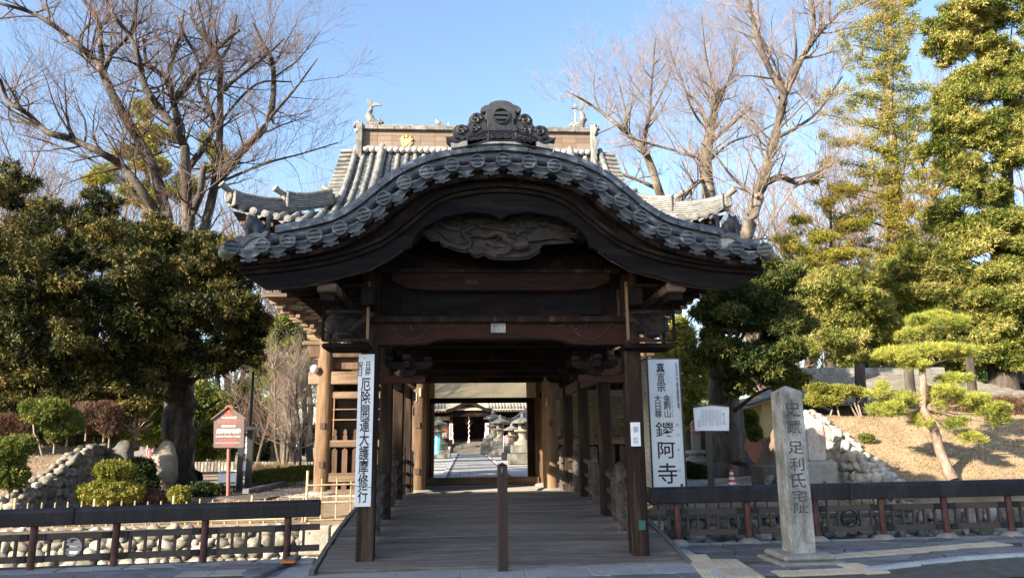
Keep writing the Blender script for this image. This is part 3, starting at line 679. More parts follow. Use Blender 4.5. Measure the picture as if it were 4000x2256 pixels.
# -- timber under the tiles
MB().band(offc(-.06), offc(-.12), KY+.05, KY+.9).build('eave_sheathing', M['wood_black'], BR)
q0, q1 = .06, L_[-1]-.06; nb = 36
for k in range(nb):                                  # row of short board ends
    a = q0+(q1-q0)*k/nb; b = q0+(q1-q0)*(k+1)/nb-.008; A, B = atL(a), atL(b)
    MB().band([tuple(A[0]-A[1]*.10), tuple(B[0]-B[1]*.10)], [tuple(A[0]-A[1]*.185), tuple(B[0]-B[1]*.185)], KY+.08, KY+.5).build('board_end', M['wood_vert'] if k % 3 else M['wood_hafu'], BR)
P2 = lambda L, Y: [(at(a, b, Y).x, at(a, b, Y).z) for a, b in L]
def mirror(L): m_ = 1956; return L+[(2*m_-a, b) for a, b in L[::-1] if abs(a-m_) > 3]
HY = KY+.22
up = mirror([(940, 1068), (994, 1062), (1134, 1050), (1314, 1018), (1469, 966), (1547, 918), (1614, 866), (1701, 798), (1805, 760), (1956, 745)])
lowc = [(1037, 1130), (1110, 1127), (1180, 1121), (1260, 1106), (1335, 1084), (1390, 1071), (1443, 1057), (1521, 1016), (1572, 980), (1600, 968), (1609, 968), (1612, 945), (1620, 925), (1654, 888), (1736, 846), (1845, 828), (1921, 838), (1956, 858)]
lo = mirror(lowc)
hf = up+lo[::-1]
hp = [(at(a, b, HY).x, at(a, b, HY).z) for a, b in hf]
MB().prism(hp, HY, HY+.09).build('bargeboard', M['wood_hafu'], BR, bev=.012)
upc = spline([(at(a, b, HY).x, at(a, b, HY).z) for a, b in up], 4); nu = normals(upc)
for d0, d1, y0, y1 in ((.02, -.03, HY-.05, HY+.02), (.075, .03, HY-.085, HY+.02), (.19, .08, HY-.02, HY+.06)):
    MB().band([tuple(p+v*d0) for p, v in zip(upc, nu)], [tuple(p+v*d1) for p, v in zip(upc, nu)], y0, y1).build('moulding', M['wood_black'], BR)
loc_ = [(at(a, b, HY).x, at(a, b, HY).z) for a, b in lowc]
for m_ in (0, 1):
    q = [(x if not m_ else 2*at(1956, 900, HY).x-x, z) for x, z in loc_[:9]]
    MB().tube([(x, HY-.005, z) for x, z in q], .012, 6).build('carved_edge', M['wood_vert'], BR)
# centre seam strip
c_ = at(1956, 800, HY); MB().box(c_.x-.006, c_.x+.006, HY-.008, HY+.01, at(1956, 856, HY).z, at(1956, 748, HY).z).build('board_seam', M['wood_black'], BR)
# gable wall, ceiling
GX0, GX1 = PXL+.05, PXR-.05
GW = [(p.x, p.y) for p in upc if PXL+.02 < p.x < PXR-.02]
MB().prism(GW+[(PXR-.02, GW[-1][1]-.2), (PXR-.02, 2.95), (PXL+.02, 2.95), (PXL+.02, GW[0][1]-.2)], 10.42, 10.48).build('gable_wall', M['wood_black'], BR)
zC = 3.35
MB().box(PXL-.1, PXR+.1, 10.5, 18.8, 3.55, 3.6).build('ceiling', M['wood_black'], BR)
for x in fr(PXL+.35, PXR-.35, .42): MB().box(x-.035, x+.035, 10.5, 18.8, 3.46, 3.55).build('ceiling_batten', M['wood_black'], BR)  # battens blackened: shade under the roof put into the colour
for py in PY[1:]+[18.6]:
    MB().box(PXL-.25, PXR+.25, py-.09, py+.09, 3.12, 3.42).build('tie_beam', M['wood_black'], BR, bev=.02)
for sx in (PXL, PXR):
    MB().box(sx-.09, sx+.09, 9.75, 18.8, 3.35, 3.6).build('side_purlin', M['wood_black'], BR, bev=.02)
    MB().box(sx-.06, sx+.06, 10.3, 18.8, 2.55, 2.75).build('side_tie', M['wood_brown'], BR)
for k in range(26):                                  # rafters under both sides of the roof
    yy_ = KY+.45+k*.36
    for sd_ in (0, 1):
        idx = [2, 14, 26, 38] if not sd_ else [len(CV)-3, len(CV)-15, len(CV)-27, len(CV)-39]
        pts = [CV[j]-NV[j]*.16 for j in idx]; mb = MB()
        for a, b in zip(pts, pts[1:]): mb.beam((a.x, yy_, a.y), (b.x, yy_, b.y), .07, .08, up=(0, 0, 1))
        mb.build('rafter', M['wood_black'], BR)
for sd_ in (0, 1):                                   # purlin noses carrying the bargeboard
    px = (1150, 2768)[sd_]; c = at(px+(130 if not sd_ else -130), 1112, 9.5)
    MB().box(c.x-.13, c.x+.13, 9.45, 11, c.z-.10, c.z+.02).build('purlin_end', M['wood_gate_h'], BR, bev=.02)
    MB().box(c.x-.09, c.x+.09, 9.5, 18, c.z-.2, c.z+.1).build('purlin', M['wood_black'], BR)
# beams seen from the front
def px_box(x0, x1, y0, y1, Y, dep, name, m, parent=BR, bev=.015):
    a = at(x0, y1, Y); b = at(x1, y0, Y); return MB().box(a.x, b.x, Y, Y+dep, min(a.z, b.z), max(a.z, b.z)).build(name, m, parent, bev=bev)
def px_prism(L, Y, dep, name, m, parent=BR, bev=0): return MB().prism([(at(a, b, Y).x, at(a, b, Y).z) for a, b in L], Y, Y+dep).build(name, m, parent, bev=bev)
px_prism(mirror([(1490, 1066), (1530, 1064), (1530, 1095), (1560, 1110), (1600, 1126), (1700, 1132)])[::1], 10.2, .16, 'upper_rainbow_beam', M['wood_red'])
MB().box(at(1490, 1070, 10.2).x, at(2420, 1070, 10.2).x, 10.16, 10.34, at(1900, 1066, 10.2).z-.0, at(1900, 1052, 10.2).z).build('cap_moulding', M['wood_vert'], BR)
px_box(1440, 2470, 1232, 1258, 10.10, .30, 'beam_cap', M['wood_vert'])
px_prism([(1450, 1258), (2450, 1258), (2450, 1345), (2290, 1345), (2230, 1340), (2200, 1328), (2150, 1322), (1750, 1322), (1700, 1328), (1668, 1340), (1600, 1345), (1450, 1345)], 10.17, .22, 'rainbow_beam', M['wood_red'])
px_box(1560, 2350, 1150, 1228, 10.36, .05, 'gable_panel', M['wood_hafu'])
px_prism([(1640, 1232), (1660, 1215), (1700, 1208), (1750, 1215), (1800, 1195), (1850, 1205), (1880, 1160), (1956, 1150), (2030, 1160), (2060, 1205), (2110, 1195), (2160, 1215), (2210, 1208), (2250, 1215), (2270, 1232)], 10.28, .07, 'frog_leg_strut', M['wood_black'])
# wavy carving under the phoenix
px_prism([(1600, 1052), (1625, 1022), (1690, 1014), (1730, 1028), (1780, 1025), (1830, 1050), (2080, 1050), (2110, 1020), (2150, 1030), (2185, 1012), (2250, 1022), (2290, 1052)], 10.3, .06, 'wave_panel', M['wood_black'])
# scrolls incised on the main beam
def spiral(cx, cy, r, turns, a0, sg, Y, wd=.011, n=26, out=None):
    pts = []
    for i in range(n):
        t = i/(n-1); a = a0+sg*turns*2*math.pi*t; q = r*(1-t*.88); p = at(cx+q*math.cos(a), cy-q*math.sin(a), Y); pts.append((p.x, Y, p.z))
    return pts
for s in (1, -1):
    X_ = lambda a: 1956+s*(a-1956)
    mb = MB()
    for L in ([(1520, 1262), (1540, 1285), (1560, 1310), (1590, 1325), (1630, 1322), (1660, 1300), (1670, 1280), (1685, 1268)], [(1640, 1265), (1655, 1280), (1668, 1290)], [(1700, 1268), (1740, 1275), (1775, 1268)]):
        mb.tube([(at(X_(a), b, 10.165).x, 10.165, at(X_(a), b, 10.165).z) for a, b in L], .010, 5)
    mb.tube(spiral(X_(1610), 1275, 22, 1.2, 3.14 if s > 0 else 0, -s, 10.165), .010, 5)
    mb.build('carved_scroll', M['carving'], BR)
px_box(1918, 1975, 1262, 1298, 10.155, .012, 'paper_charm', M['stone'], bev=0)
text('百水', at(1820, 1105, 10.19).x, at(1870, 1105, 10.19).x, at(1850, 1112, 10.19).z, at(1850, 1090, 10.19).z, 10.196, M['black'], BR, name='painted_mark')
# bracket sets at the pillar heads
def bracket(parent, x, y, z, s=1., m=None, arms=True, sub='bracket_arm', dirs=('x', 'y')):
    m = m or M['wood_black']; mb = MB(); o = None
    pts = [(-.11*s, .0), (.11*s, .0), (.17*s, .08*s), (.17*s, .16*s), (-.17*s, .16*s), (-.17*s, .08*s)]
    o = MB().prism([(x+a, z+b) for a, b in pts], y-.17*s, y+.17*s).build('capital_block', m, parent)
    if 'x' in dirs: MB().prism([(x+a*s, z+b*s) for a, b in [(-.52, .32), (-.52, .24), (-.42, .17), (-.2, .15), (.2, .15), (.42, .17), (.52, .24), (.52, .32)]], y-.06*s, y+.06*s).build(sub, m, parent)
    if 'y' in dirs: MB().box(x-.06*s, x+.06*s, y-.45*s, y+.45*s, z+.17*s, z+.31*s).build(sub, m, parent)
    for k in (-.43, 0, .43):
        MB().box(x+k*s-.09*s, x+k*s+.09*s, y-.09*s, y+.09*s, z+.325*s, z+.44*s).build('bearing_block', m, parent, bev=.015)
    for k in (-.40, .40):
        if 'y' in dirs: MB().box(x-.09*s, x+.09*s, y+k*s-.09*s, y+k*s+.09*s, z+.325*s, z+.44*s).build('bearing_block', m, parent, bev=.015)
for sx, s in ((PXL, 1), (PXR, -1)):
    for i, py in enumerate(PY):
        if i == 0: 
            bracket(BR, sx+s*.52, py, 2.45, .62, M['wood_black']); MB().box(min(sx, sx+s*.75), max(sx, sx+s*.75), py-.05, py+.05, 2.36, 2.46).build('bracket_arm', M['wood_red'], BR)
        else: bracket(BR, sx+s*.05, py, 2.72, .8, M['wood_black'])
# cages with carved lion heads either side of the beam
def lumps(mb, c, sc_, seed, n=16, y=.5):
    rr = random.Random(seed)
    for i in range(n): mb.ell((c[0]+rr.uniform(-.42, .42)*sc_[0], c[1]+rr.uniform(-.3, .3)*sc_[1], c[2]+rr.uniform(-.42, .42)*sc_[2]), (rr.uniform(.08, .2)*sc_[0], rr.uniform(.12, .22)*sc_[1], rr.uniform(.08, .17)*sc_[2]), 8)
def grid_wire(root, x0, x1, z0, z1, y, st, m, r=.0025, name='wire_mesh'):
    mb = MB(); nx = round((x1-x0)/st); nz = round((z1-z0)/st)
    for i in range(nx+1): x = x0+(x1-x0)*i/nx; mb.box(x-r, x+r, y-r, y+r, z0, z1)
    for i in range(nz+1): z = z0+(z1-z0)*i/nz; mb.box(x0, x1, y+r*1.2, y+r*3.2, z-r, z+r)
    return tag(mb.build(name, m, root), kind='stuff')
for s, (xa, xb) in enumerate(((1262, 1442), (2452, 2622))):
    a = at(xa, 1330, 9.9); b = at(xb, 1130, 9.9); 
    for x in (a.x, b.x):
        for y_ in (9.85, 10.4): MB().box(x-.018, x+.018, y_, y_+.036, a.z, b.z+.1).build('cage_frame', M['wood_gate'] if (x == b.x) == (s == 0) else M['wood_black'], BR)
    for z in (a.z, b.z+.05):
        MB().box(a.x, b.x, 9.85, 9.886, z-.018, z+.018).build('cage_frame', M['wood_vert'], BR); MB().box(a.x, b.x, 10.4, 10.436, z-.018, z+.018).build('cage_frame', M['wood_vert'], BR)
    grid_wire(BR, a.x, b.x, a.z, b.z+.05, 9.865, .042, M['wire'])
    c = at((xa+xb)/2+(4 if s == 0 else -4), 1268, 10.1); h = .36; mb = MB()
    W = .30; sg = -1 if s == 0 else 1
    mb.ell((c.x, 10.12, c.z), (W*.75, .13, h*.42), 12); mb.ell((c.x+sg*.14, 10.02, c.z-.05), (.14, .11, .09), 10); mb.ell((c.x+sg*.13, 10.03, c.z+.06), (.15, .11, .06), 10)
    mb.ell((c.x-.02, 9.97, c.z+.15), (.26, .09, .045), 10); mb.ell((c.x+sg*.22, 10.0, c.z+.16), (.12, .06, .03), 8)
    for k in range(7): mb.ell((c.x-sg*(.02+.05*k), 10.0+.01*(k % 3), c.z-.12+.04*k), (.055, .06, .05), 8)
    for k in (-1, 1): mb.ell((c.x+sg*.08+k*.05, 9.95, c.z+.08), (.028, .03, .028), 8)
    mb.ell((c.x+sg*.02, 9.98, c.z-.15), (.12, .1, .06), 9)
    mb.build('carved_lion_head', M['carving'], BR, remesh=.014, smooth=60)
    MB().box(min(a.x, b.x)-.02, max(a.x, b.x)+.02, 9.9, 10.5, a.z-.10, a.z-.03).build('bracket_arm', M['wood_black'], BR, bev=.02)
grid_wire(BR, at(1455, 1200, 10.05).x, at(2450, 1200, 10.05).x, at(1950, 1240, 10.05).z, at(1950, 1000, 10.05).z, 10.04, .045, M['wire'], .0016)
# -- phoenix relief
mb = MB(); PYY = 9.72
def pt(u, v, dy=0): p = at(1600+u/3.68, 780+v/3.68, PYY); return (p.x, PYY+dy, p.z)
def strokes(L, r0, r1, dy=0, n=6): 
    P = spline(L, 4); k = len(P); mb.tube([pt(p.x, p.y, dy) for p in P], [r0+(r1-r0)*i/(k-1) for i in range(k)], n)
for i in range(6): strokes([(1340-8*i, 265+12*i), (1130, 225+18*i), (930, 230+22*i), (770, 260+10*i)], .022, .008, -.02*i/6)       # wing
for i in range(7): strokes([(1700, 600-10*i), (1900, 580-28*i), (2080, 560-26*i+i*i*2), (2290-30*i, 600-30*i)], .02, .006, -.03)      # tail
strokes([(1400, 560), (1250, 500), (1100, 540), (1000, 520), (880, 545)], .055, .012, -.05, 9)      # neck and head
strokes([(1700, 640), (1550, 680), (1450, 620), (1350, 560)], .07, .06, -.03, 10)                   # body
strokes([(1450, 650), (1400, 760), (1250, 790)], .05, .03, -.02, 8)
for L in ([(230, 470), (330, 420), (450, 460), (560, 560), (700, 620), (830, 600)], [(330, 350), (430, 330), (560, 400), (700, 420), (720, 330), (560, 300), (520, 250), (640, 230), (760, 250)],
          [(440, 600), (560, 640), (700, 690), (840, 690), (880, 610), (800, 540), (760, 470), (850, 420), (950, 380)], [(210, 440), (260, 510), (340, 540), (430, 520)],
          [(860, 720), (950, 780), (1060, 740), (1150, 790), (1300, 810), (1500, 810), (1700, 790), (1860, 700)], [(1650, 350), (1800, 300), (1950, 240), (2150, 260), (2300, 330), (2420, 440), (2380, 500), (2250, 470)],
          [(1660, 400), (1800, 360), (1950, 350), (2150, 400), (2230, 450)], [(1630, 220), (1700, 190), (1790, 200), (1820, 250), (1700, 260)], [(1100, 600), (1250, 660), (1400, 670)], [(1000, 370), (1150, 400), (1350, 430), (1500, 470)]):
    strokes(L, .036, .026, .0, 7)
    strokes([(a+14, b+36) for a, b in L], .026, .02, .025, 6)
for u, v, a, b in ((330, 460, .07, .045), (620, 290, .06, .05), (560, 660, .08, .03), (1000, 720, .10, .05), (1400, 730, .12, .06), (1750, 700, .09, .05), (2300, 430, .08, .06), (1720, 230, .08, .035), (2000, 300, .10, .03), (880, 200, .07, .025), (1500, 350, .07, .05)):
    p = pt(u, v); mb.ell((p[0], PYY+.02, p[2]), (a, .04, b), 9)
cl = [(200, 430), (300, 340), (500, 240), (760, 190), (960, 200), (1180, 215), (1330, 270), (1370, 320), (1450, 240), (1620, 200), (1800, 200), (2050, 240), (2250, 330), (2420, 450), (2380, 510), (2250, 500), (2370, 610), (2200, 625), (1920, 640), (1860, 720), (1650, 800), (1400, 820), (1200, 810), (1080, 760), (980, 790), (830, 710), (700, 690), (560, 640), (420, 590), (430, 540), (300, 540), (210, 480)]
mb.prism([(pt(u, v)[0], pt(u, v)[2]) for u, v in cl], PYY+.015, PYY+.06)
for k in range(40):
    rr2 = random.Random(k); u, v = 350+rr2.random()*1900, 300+rr2.random()*420
    if v < 700-abs(u-1400)*.22 and v > 260+abs(u-1400)*.12: L = [(u, v), (u+rr2.uniform(40, 90), v+rr2.uniform(-40, 40)), (u+rr2.uniform(100, 170), v+rr2.uniform(-30, 50)), (u+rr2.uniform(120, 200), v+rr2.uniform(20, 80))]; strokes(L, .018, .009, -.005, 6)
mb.build('phoenix_carving', M['carving'], BR, remesh=.0065, smooth=60)
# -- demon-plate ornament on the peak
OR = thing('ridge_ornament', 'black scrolled ridge end ornament with a two bar crest on top of the bridge roof', 'roof ornament', (X0, KY, 5.4))
oc = lambda u, v, Y=9.25: (at(1700+u/4.152, 370+v/4.152, Y).x, at(1700+u/4.152, 370+v/4.152, Y).z)
half = [(1062, 112), (980, 118), (900, 145), (858, 182), (800, 196), (735, 240), (730, 285), (780, 320), (825, 300), (808, 350), (820, 410), (845, 450), (840, 500), (800, 530), (775, 580), (800, 620), (1062, 612)]
shield = half+[(2124-u, v) for u, v in half[-2:0:-1]]
body = MB().prism([oc(u, v) for u, v in shield], 9.2, 9.34).build('shield_plate', M['tile_black'], OR, bev=.012)
sideL = [(820, 320), (760, 318), (690, 312), (620, 325), (570, 350), (540, 400), (545, 450), (515, 500), (480, 500), (420, 486), (350, 495), (300, 540), (280, 610), (285, 670), (180, 690), (175, 740), (230, 790), (290, 840), (340, 852), (420, 825), (490, 810), (530, 858), (560, 700), (840, 630), (840, 480)]
for s in (0, 1):
    X_ = (lambda u: u) if not s else (lambda u: 2124-u)
    MB().prism([oc(X_(u), v+(15 if s else 0)) for u, v in sideL], 9.24, 9.38).build('scroll_wing', M['tile_black'], OR, bev=.012)
    mb = MB()
    for cx, cy, r in ((665, 410, 88), (645, 560, 72), (425, 590, 80), (885, 560, 48), (970, 565, 45), (880, 255, 42)):
        cx2 = X_(cx); cy2 = cy+(15 if s and cx < 700 else 0); pts = []
        for i in range(24):
            t = i/23; a = (0 if not s else math.pi)+(1 if not s else -1)*t*2*math.pi*1.45; q = r*(1-.86*t); x, z = oc(cx2+q*math.cos(a), cy2-q*math.sin(a)); pts.append((x, 9.215 if cx > 800 else 9.235, z))
        mb.tube(pts, [.018*(r/60)+.004*(1-i/23) for i in range(24)], 6)
    for L in ([(180, 700), (260, 760), (340, 790), (420, 760), (480, 700)], [(300, 650), (330, 700), (400, 720)], [(560, 500), (600, 640), (700, 640), (780, 590)], [(830, 290), (800, 250), (860, 270), (930, 290)]):
        P = spline([(X_(u), v+(15 if s and u < 700 else 0)) for u, v in L], 4); mb.tube([(oc(p.x, p.y)[0], 9.225, oc(p.x, p.y)[1]) for p in P], .014, 6)
    mb.build('scroll_relief', M['tile_black'], OR, smooth=60)
mb = MB(); cx, cz = oc(1065, 375); r = .112
emblem(mb, (cx, 0, cz), r, 9.17, 9.2, .14); emblem(mb, (cx, 0, cz), r*.80, 9.175, 9.2, .0001); mb.build('crest', M['tile_black'], OR)
for u0, u1, v0, v1, v2, v3 in ((525, 855, 690, 620, 760, 850), (862, 1300, 618, 618, 757, 757), (1308, 1625, 632, 705, 880, 768)):
    L = [oc(u0, v0), oc(u1, v1), oc(u1, v2), oc(u0, v3)]; p = MB().prism(L, 9.22, 9.36).build('base_panel', M['tile_black'], OR)
    mb = MB(); 
    q = L+[L[0]]; mb.tube([(a, 9.215, b) for a, b in q], .012, 5)
    cx = (L[0][0]+L[1][0])/2; cz = (L[0][1]+L[2][1])/2; w_ = (L[1][0]-L[0][0])*.36
    for k in range(3):
        pts = [(cx+w_*(k-1)*.8+.05*(1-i/14)*math.cos(i*.6), 9.215, cz+.05*(1-i/14)*math.sin(i*.6)+.01*(k-1)*(1 if u0 < 600 else -1 if u0 > 1200 else 0)) for i in range(14)]; mb.tube(pts, .009, 5)
    mb.build('wave_relief', M['tile_black'], p, smooth=60)
# -- lions on the roof ends
def roof_lion(cx, cz, s, label):
    L = thing('roof_lion', label, 'lion statue', (cx, 9.35, cz-.2), group='lion tiles at the ends of the bridge roof')
    mb = MB(); e = lambda x, y, z, a, b, c: mb.ell((cx+s*x, 9.35+y, cz+z), (a, b, c), 10)
    e(.0, 0, .0, .10, .09, .12); e(-.06, -.02, .06, .09, .085, .10); e(-.10, -.05, .0, .06, .06, .07); e(.06, .04, -.06, .10, .09, .09); e(.02, -.04, -.12, .09, .07, .05)
    for k in range(9): a = k/9*6.28; e(-.05+.075*math.cos(a), -.03, .06+.085*math.sin(a), .025, .03, .03)
    e(.13, .05, .08, .035, .035, .10); e(.15, .05, .17, .045, .03, .05); e(-.09, -.08, -.10, .035, .03, .07); e(.03, -.08, -.10, .035, .03, .08)
    e(-.14, -.06, .02, .03, .03, .02); e(-.08, -.06, .15, .02, .02, .025); e(0, -.06, .16, .02, .02, .025)
    mb.build('lion_body', M['tile_black'], L, remesh=.011, smooth=60)
    ar = [(cx+s*x, cz-.17+z) for x, z in ((-.22, -.16), (-.13, -.04), (-.05, .04), (.04, .07), (.12, .05), (.16, .09), (.20, .08), (.16, 0), (.05, .01), (-.04, -.04), (-.12, -.14))]
    MB().prism(ar, 9.16, 9.45).build('saddle_tile', M['tile'], L)
    MB().prism([(cx+s*x, cz-.17+z) for x, z in ((-.12, -.14), (-.04, -.04), (.05, .01), (.16, 0), (.17, -.12), (0, -.18))], 9.2, 9.42).build('mortar', M['plaster'], L)
c = at(1003, 893, 9.35); roof_lion(c.x, c.z, 1, 'crouching dark clay lion on the left end of the bridge roof')
c = at(2846, 893, 9.35); roof_lion(c.x, c.z, -1, 'dark clay lion with raised tail on the right end of the bridge roof')
# -- bollard
a = at(1952, 2228, 9.7); bo = thing('bollard', 'square red brown timber post standing in the middle of the bridge entrance', 'bollard', (.46, 9.68, 0))
zt = at(1965, 1815, 9.7).z
MB().box(.46-.062, .46+.062, 9.62, 9.744, -.005, zt).build('post', M['bollard'], bo, bev=.008)
mb = MB(); mb.v += [(.398, 9.62, zt+.001), (.522, 9.62, zt+.001), (.522, 9.744, zt+.001), (.398, 9.744, zt+.001), (.46, 9.682, zt+.035)]; mb.f += [(3, 2, 1, 0), (0, 1, 4), (1, 2, 4), (2, 3, 4), (3, 0, 4)]
mb.build('pointed_cap', M['bollard'], bo)
MB().tube([(.452, 9.617, zt-.09), (.452, 9.617, zt-.03)], .005, 6).build('staple', M['kerb'], bo)
# ================================================================ temple gate
TG = thing('temple_gate', 'two storey timber temple gate with grey tiled roof and gold crest behind the bridge', 'temple gate', (X0, 22, .3))
CXs = [-3.62, -1.23, 2.19, 4.60]; CYs = [19.55, 22.0, 24.5]; GZ = .285
for j, y in enumerate(CYs):
    for i, x in enumerate(CXs):
        r = .215
        c = MB().lathe([(r*.97, 0), (r, .5), (r, 3.3), (r*.9, 3.85)], (x, y, GZ+.08), 18).build('column', M['wood_gate'], TG, smooth=50)
        if j == 0:
            for z in ((.95, 1.9) if i in (0, 3) else (.75, 1.9)): MB().box(x-.055, x+.055, y-r-.02, y-r+.04, z, z+.15).build('tenon_plug', M['wood_brown'], c)
        MB().lathe([(.40, 0), (.40, .05), (.30, .09)], (x, y, GZ-.01), 16, sq=1).build('column_base', M['stone_base'], TG, smooth=40)
slab = MB().box(CXs[0]-.7, CXs[3]+.7, 18.95, 25.2, .12, .283).build('gate_platform', M['ashlar'], TG, bev=.02)
px_ = lambda y, Y=19.4: at(1330, y, Y).z
def hbeam(x0, x1, y, z0, z1, d=.16, m='wood_gate_h', name='tie_beam'): return MB().box(x0, x1, y-d/2, y+d/2, z0, z1).build(name, M[m], TG, bev=.018)
# outer bays (left and right), seen past the bridge roof
for s, (xa, xb) in enumerate(((CXs[0], CXs[1]), (CXs[2], CXs[3]))):
    z = lambda py: px_(py)
    xo = (xa-.42, xb) if s == 0 else (xa, xb+.42)
    hbeam(xo[0], xo[1], 19.5, z(1500), z(1450), .2)
    hbeam(xa, xb, 19.52, z(1556), z(1528))
    for row in ((1410, 1385), (1440, 1412)): hbeam(xa, xb, 19.6, z(row[0]), z(row[1]), .06, 'wood_brown', 'wall_board')
    MB().box(xo[0]+(.0 if s == 0 else 0), xo[1], 19.42, 19.62, z(1395), z(1350)).build('head_beam', M['wood_brown'], TG, bev=.02)
    hbeam(xa, xb, 19.5, z(1746), z(1718)); hbeam(xa, xb, 19.5, z(1882), z(1846)); hbeam(xa, xb, 19.5, GZ, GZ+.12, .2)
    nb = 8
    for k in range(nb):
        x = xa+.3+(xb-xa-.6)*k/(nb-1); w_ = .055
        MB().prism([(x-w_, z(1722)), (x+w_, z(1722)), (x+w_, z(1700)), (x+w_*.5, z(1696)), (x+w_*.95, z(1688)), (x+w_*.6, z(1679)), (x, z(1674)), (x-w_*.6, z(1679)), (x-w_*.95, z(1688)), (x-w_*.5, z(1696)), (x-w_, z(1700))], 19.44, 19.5).build('pale_finial', M['wood_brown'], TG)
        for za, zb, tp in ((z(1852), z(1748), 1), (GZ+.1, z(1880), 0)):
            MB().prism([(x-w_*1.2, za), (x+w_*1.2, za), (x+w_*1.2, zb-.06), (x, zb-.0), (x-w_*1.2, zb-.06)], 19.46, 19.5).build('fence_board', M['wood_brown'], TG)
    MB().box(xa, xb, 19.58, 19.61, GZ, z(1746)).build('back_board', M['wood_black'], TG)
    # window with honeycomb wire, dark interior
    for k in range(4): x = xa+.25+(xb-xa-.5)*k/3; MB().box(x-.016, x+.016, 19.44, 19.47, z(1718), z(1556)).build('window_bar', M['wood_gate'], TG)
    for py in (1597, 1638): MB().box(xa+.2, xb-.2, 19.445, 19.465, z(py)-.013, z(py)+.013).build('window_bar', M['wood_gate_h'], TG)
    mb = MB(); hs = .028; zz = z(1714); r_ = 0
    while zz < z(1560):
        x = xa+.2+(hs*.87 if r_ % 2 else 0)
        while x < xb-.2:
            mb.box(x-.0022, x+.0022, 19.488, 19.492, zz, zz+hs)
            mb.beam((x, 19.49, zz+hs), (x+hs*.87, 19.49, zz+hs*1.5), .004, .004); mb.beam((x, 19.49, zz+hs), (x-hs*.87, 19.49, zz+hs*1.5), .004, .004); x += hs*1.74
        zz += hs*1.5; r_ += 1
    tag(mb.build('honeycomb_wire', M['wire_tan'] if s else M['wire'], TG), kind='stuff')
    MB().box(xa+.1, xb-.1, 21.9, 21.98, GZ, 3.9).build('inner_wall', M['wood_brown'], TG)
    MB().box(xa+.18, xa+.25, 19.6, 21.9, GZ, 3.9).build('side_wall', M['wood_brown'], TG) if s == 1 else MB().box(xb-.25, xb-.18, 19.6, 21.9, GZ, 3.9).build('side_wall', M['wood_brown'], TG)
    if s == 1: hbeam(xa-.1, xa+.25, 19.45, z(1712), z(1500), .06, 'wood_gate', 'wall_board')
    # low figure silhouettes inside are not visible; side outer wall
    xs_ = CXs[0] if s == 0 else CXs[3]
    for y0, y1 in ((19.6, 21.9), (22.1, 24.4)):
        MB().box(xs_-.03, xs_+.03, y0, y1, GZ, 3.7).build('side_wall', M['wood_brown'], TG)
        for zz in (.9, 2.0, 3.1): MB().box(xs_-.09, xs_+.09, y0, y1, zz, zz+.22).build('tie_beam', M['wood_gate_h'], TG, bev=.015)
# loudspeaker-like white lamp beside the left column
c = at(1228, 1440, 19.3); MB().lathe([(.02, -.10), (.09, -.06), (.11, 0), (.085, .05), (.03, .08)], c, 12, axis='y').build('round_lamp', M['white'], TG, smooth=50)
# head pieces: bracket nosings at the left end
for s, x, sg in ((0, CXs[0], -1), (1, CXs[3], 1)):
    z = px_(1345)
    MB().box(min(x+sg*.05, x+sg*.62), max(x+sg*.05, x+sg*.62), 19.42, 19.66, z-.02, z+.10).build('beam_nosing', M['wood_gate_h'], TG, bev=.03)
    MB().prism([(x+sg*.12, z-.4), (x+sg*.25, z-.38), (x+sg*.4, z-.2), (x+sg*.5, z-.02), (x+sg*.12, z-.02)], 19.46, 19.6).build('beam_nosing', M['wood_gate_h'], TG)
    for x_ in (CXs[0], CXs[1], CXs[2], CXs[3]) if s == 0 else ():
        bracket(TG, x_, 19.55, 4.0, 1.0, M['wood_gate_h'])
    # stepped bracket tiers under the balcony
    for k in range(4):
        xo = x+sg*(.25+.33*k); zz = 4.05+.24*k
        MB().box(min(x-sg*.2, xo), max(x-sg*.2, xo), 19.5, 19.62, zz+.1, zz+.23).build('bracket_arm', M['wood_gate_h'], TG, bev=.01)
        for yy_ in (18.9-.0*k, 19.56):
            MB().prism([(xo-.07, zz+.24), (xo+.07, zz+.24), (xo+.1, zz+.29), (xo+.1, zz+.35), (xo-.1, zz+.35), (xo-.1, zz+.29)], yy_-.1, yy_+.1).build('bearing_block', M['wood_gate_h'], TG)
        MB().box(xo-.055, xo+.055, 18.75-.12*k, 25.2+.12*k, zz+.33, zz+.42).build('bracket_arm', M['wood_gate_h'], TG, bev=.01)
for k in range(4):
    zz = 4.05+.24*k; yo = 19.5-.25*(k+1)
    MB().box(CXs[0]-.3*(k+1)-.25, CXs[3]+.3*(k+1)+.25, yo-.06, yo+.06, zz+.33, zz+.42).build('bracket_beam', M['wood_gate_h'], TG, bev=.01)
MB().box(CXs[0]-1.3, CXs[3]+1.3, 18.2, 25.8, 5.08, 5.18).build('balcony_floor', M['wood_gate_h'], TG)
for zz in (5.35, 5.6, 5.85):
    MB().box(CXs[0]-1.25, CXs[3]+1.25, 18.28, 18.36, zz, zz+.06).build('balcony_rail', M['wood_brown'], TG)
for x in fr(CXs[0]-1.2, CXs[3]+1.2, .9): MB().box(x-.04, x+.04, 18.28, 18.36, 5.18, 5.88).build('balcony_post', M['wood_brown'], TG)
MB().box(CXs[0]+.1, CXs[3]-.1, 19.6, 24.4, 5.1, 7.2).build('upper_wall', M['wood_brown'], TG)
for x in fr(CXs[0], CXs[3], 1.37): MB().box(x-.12, x+.12, 19.45, 19.6, 5.1, 6.9).build('upper_column', M['wood_gate'], TG)
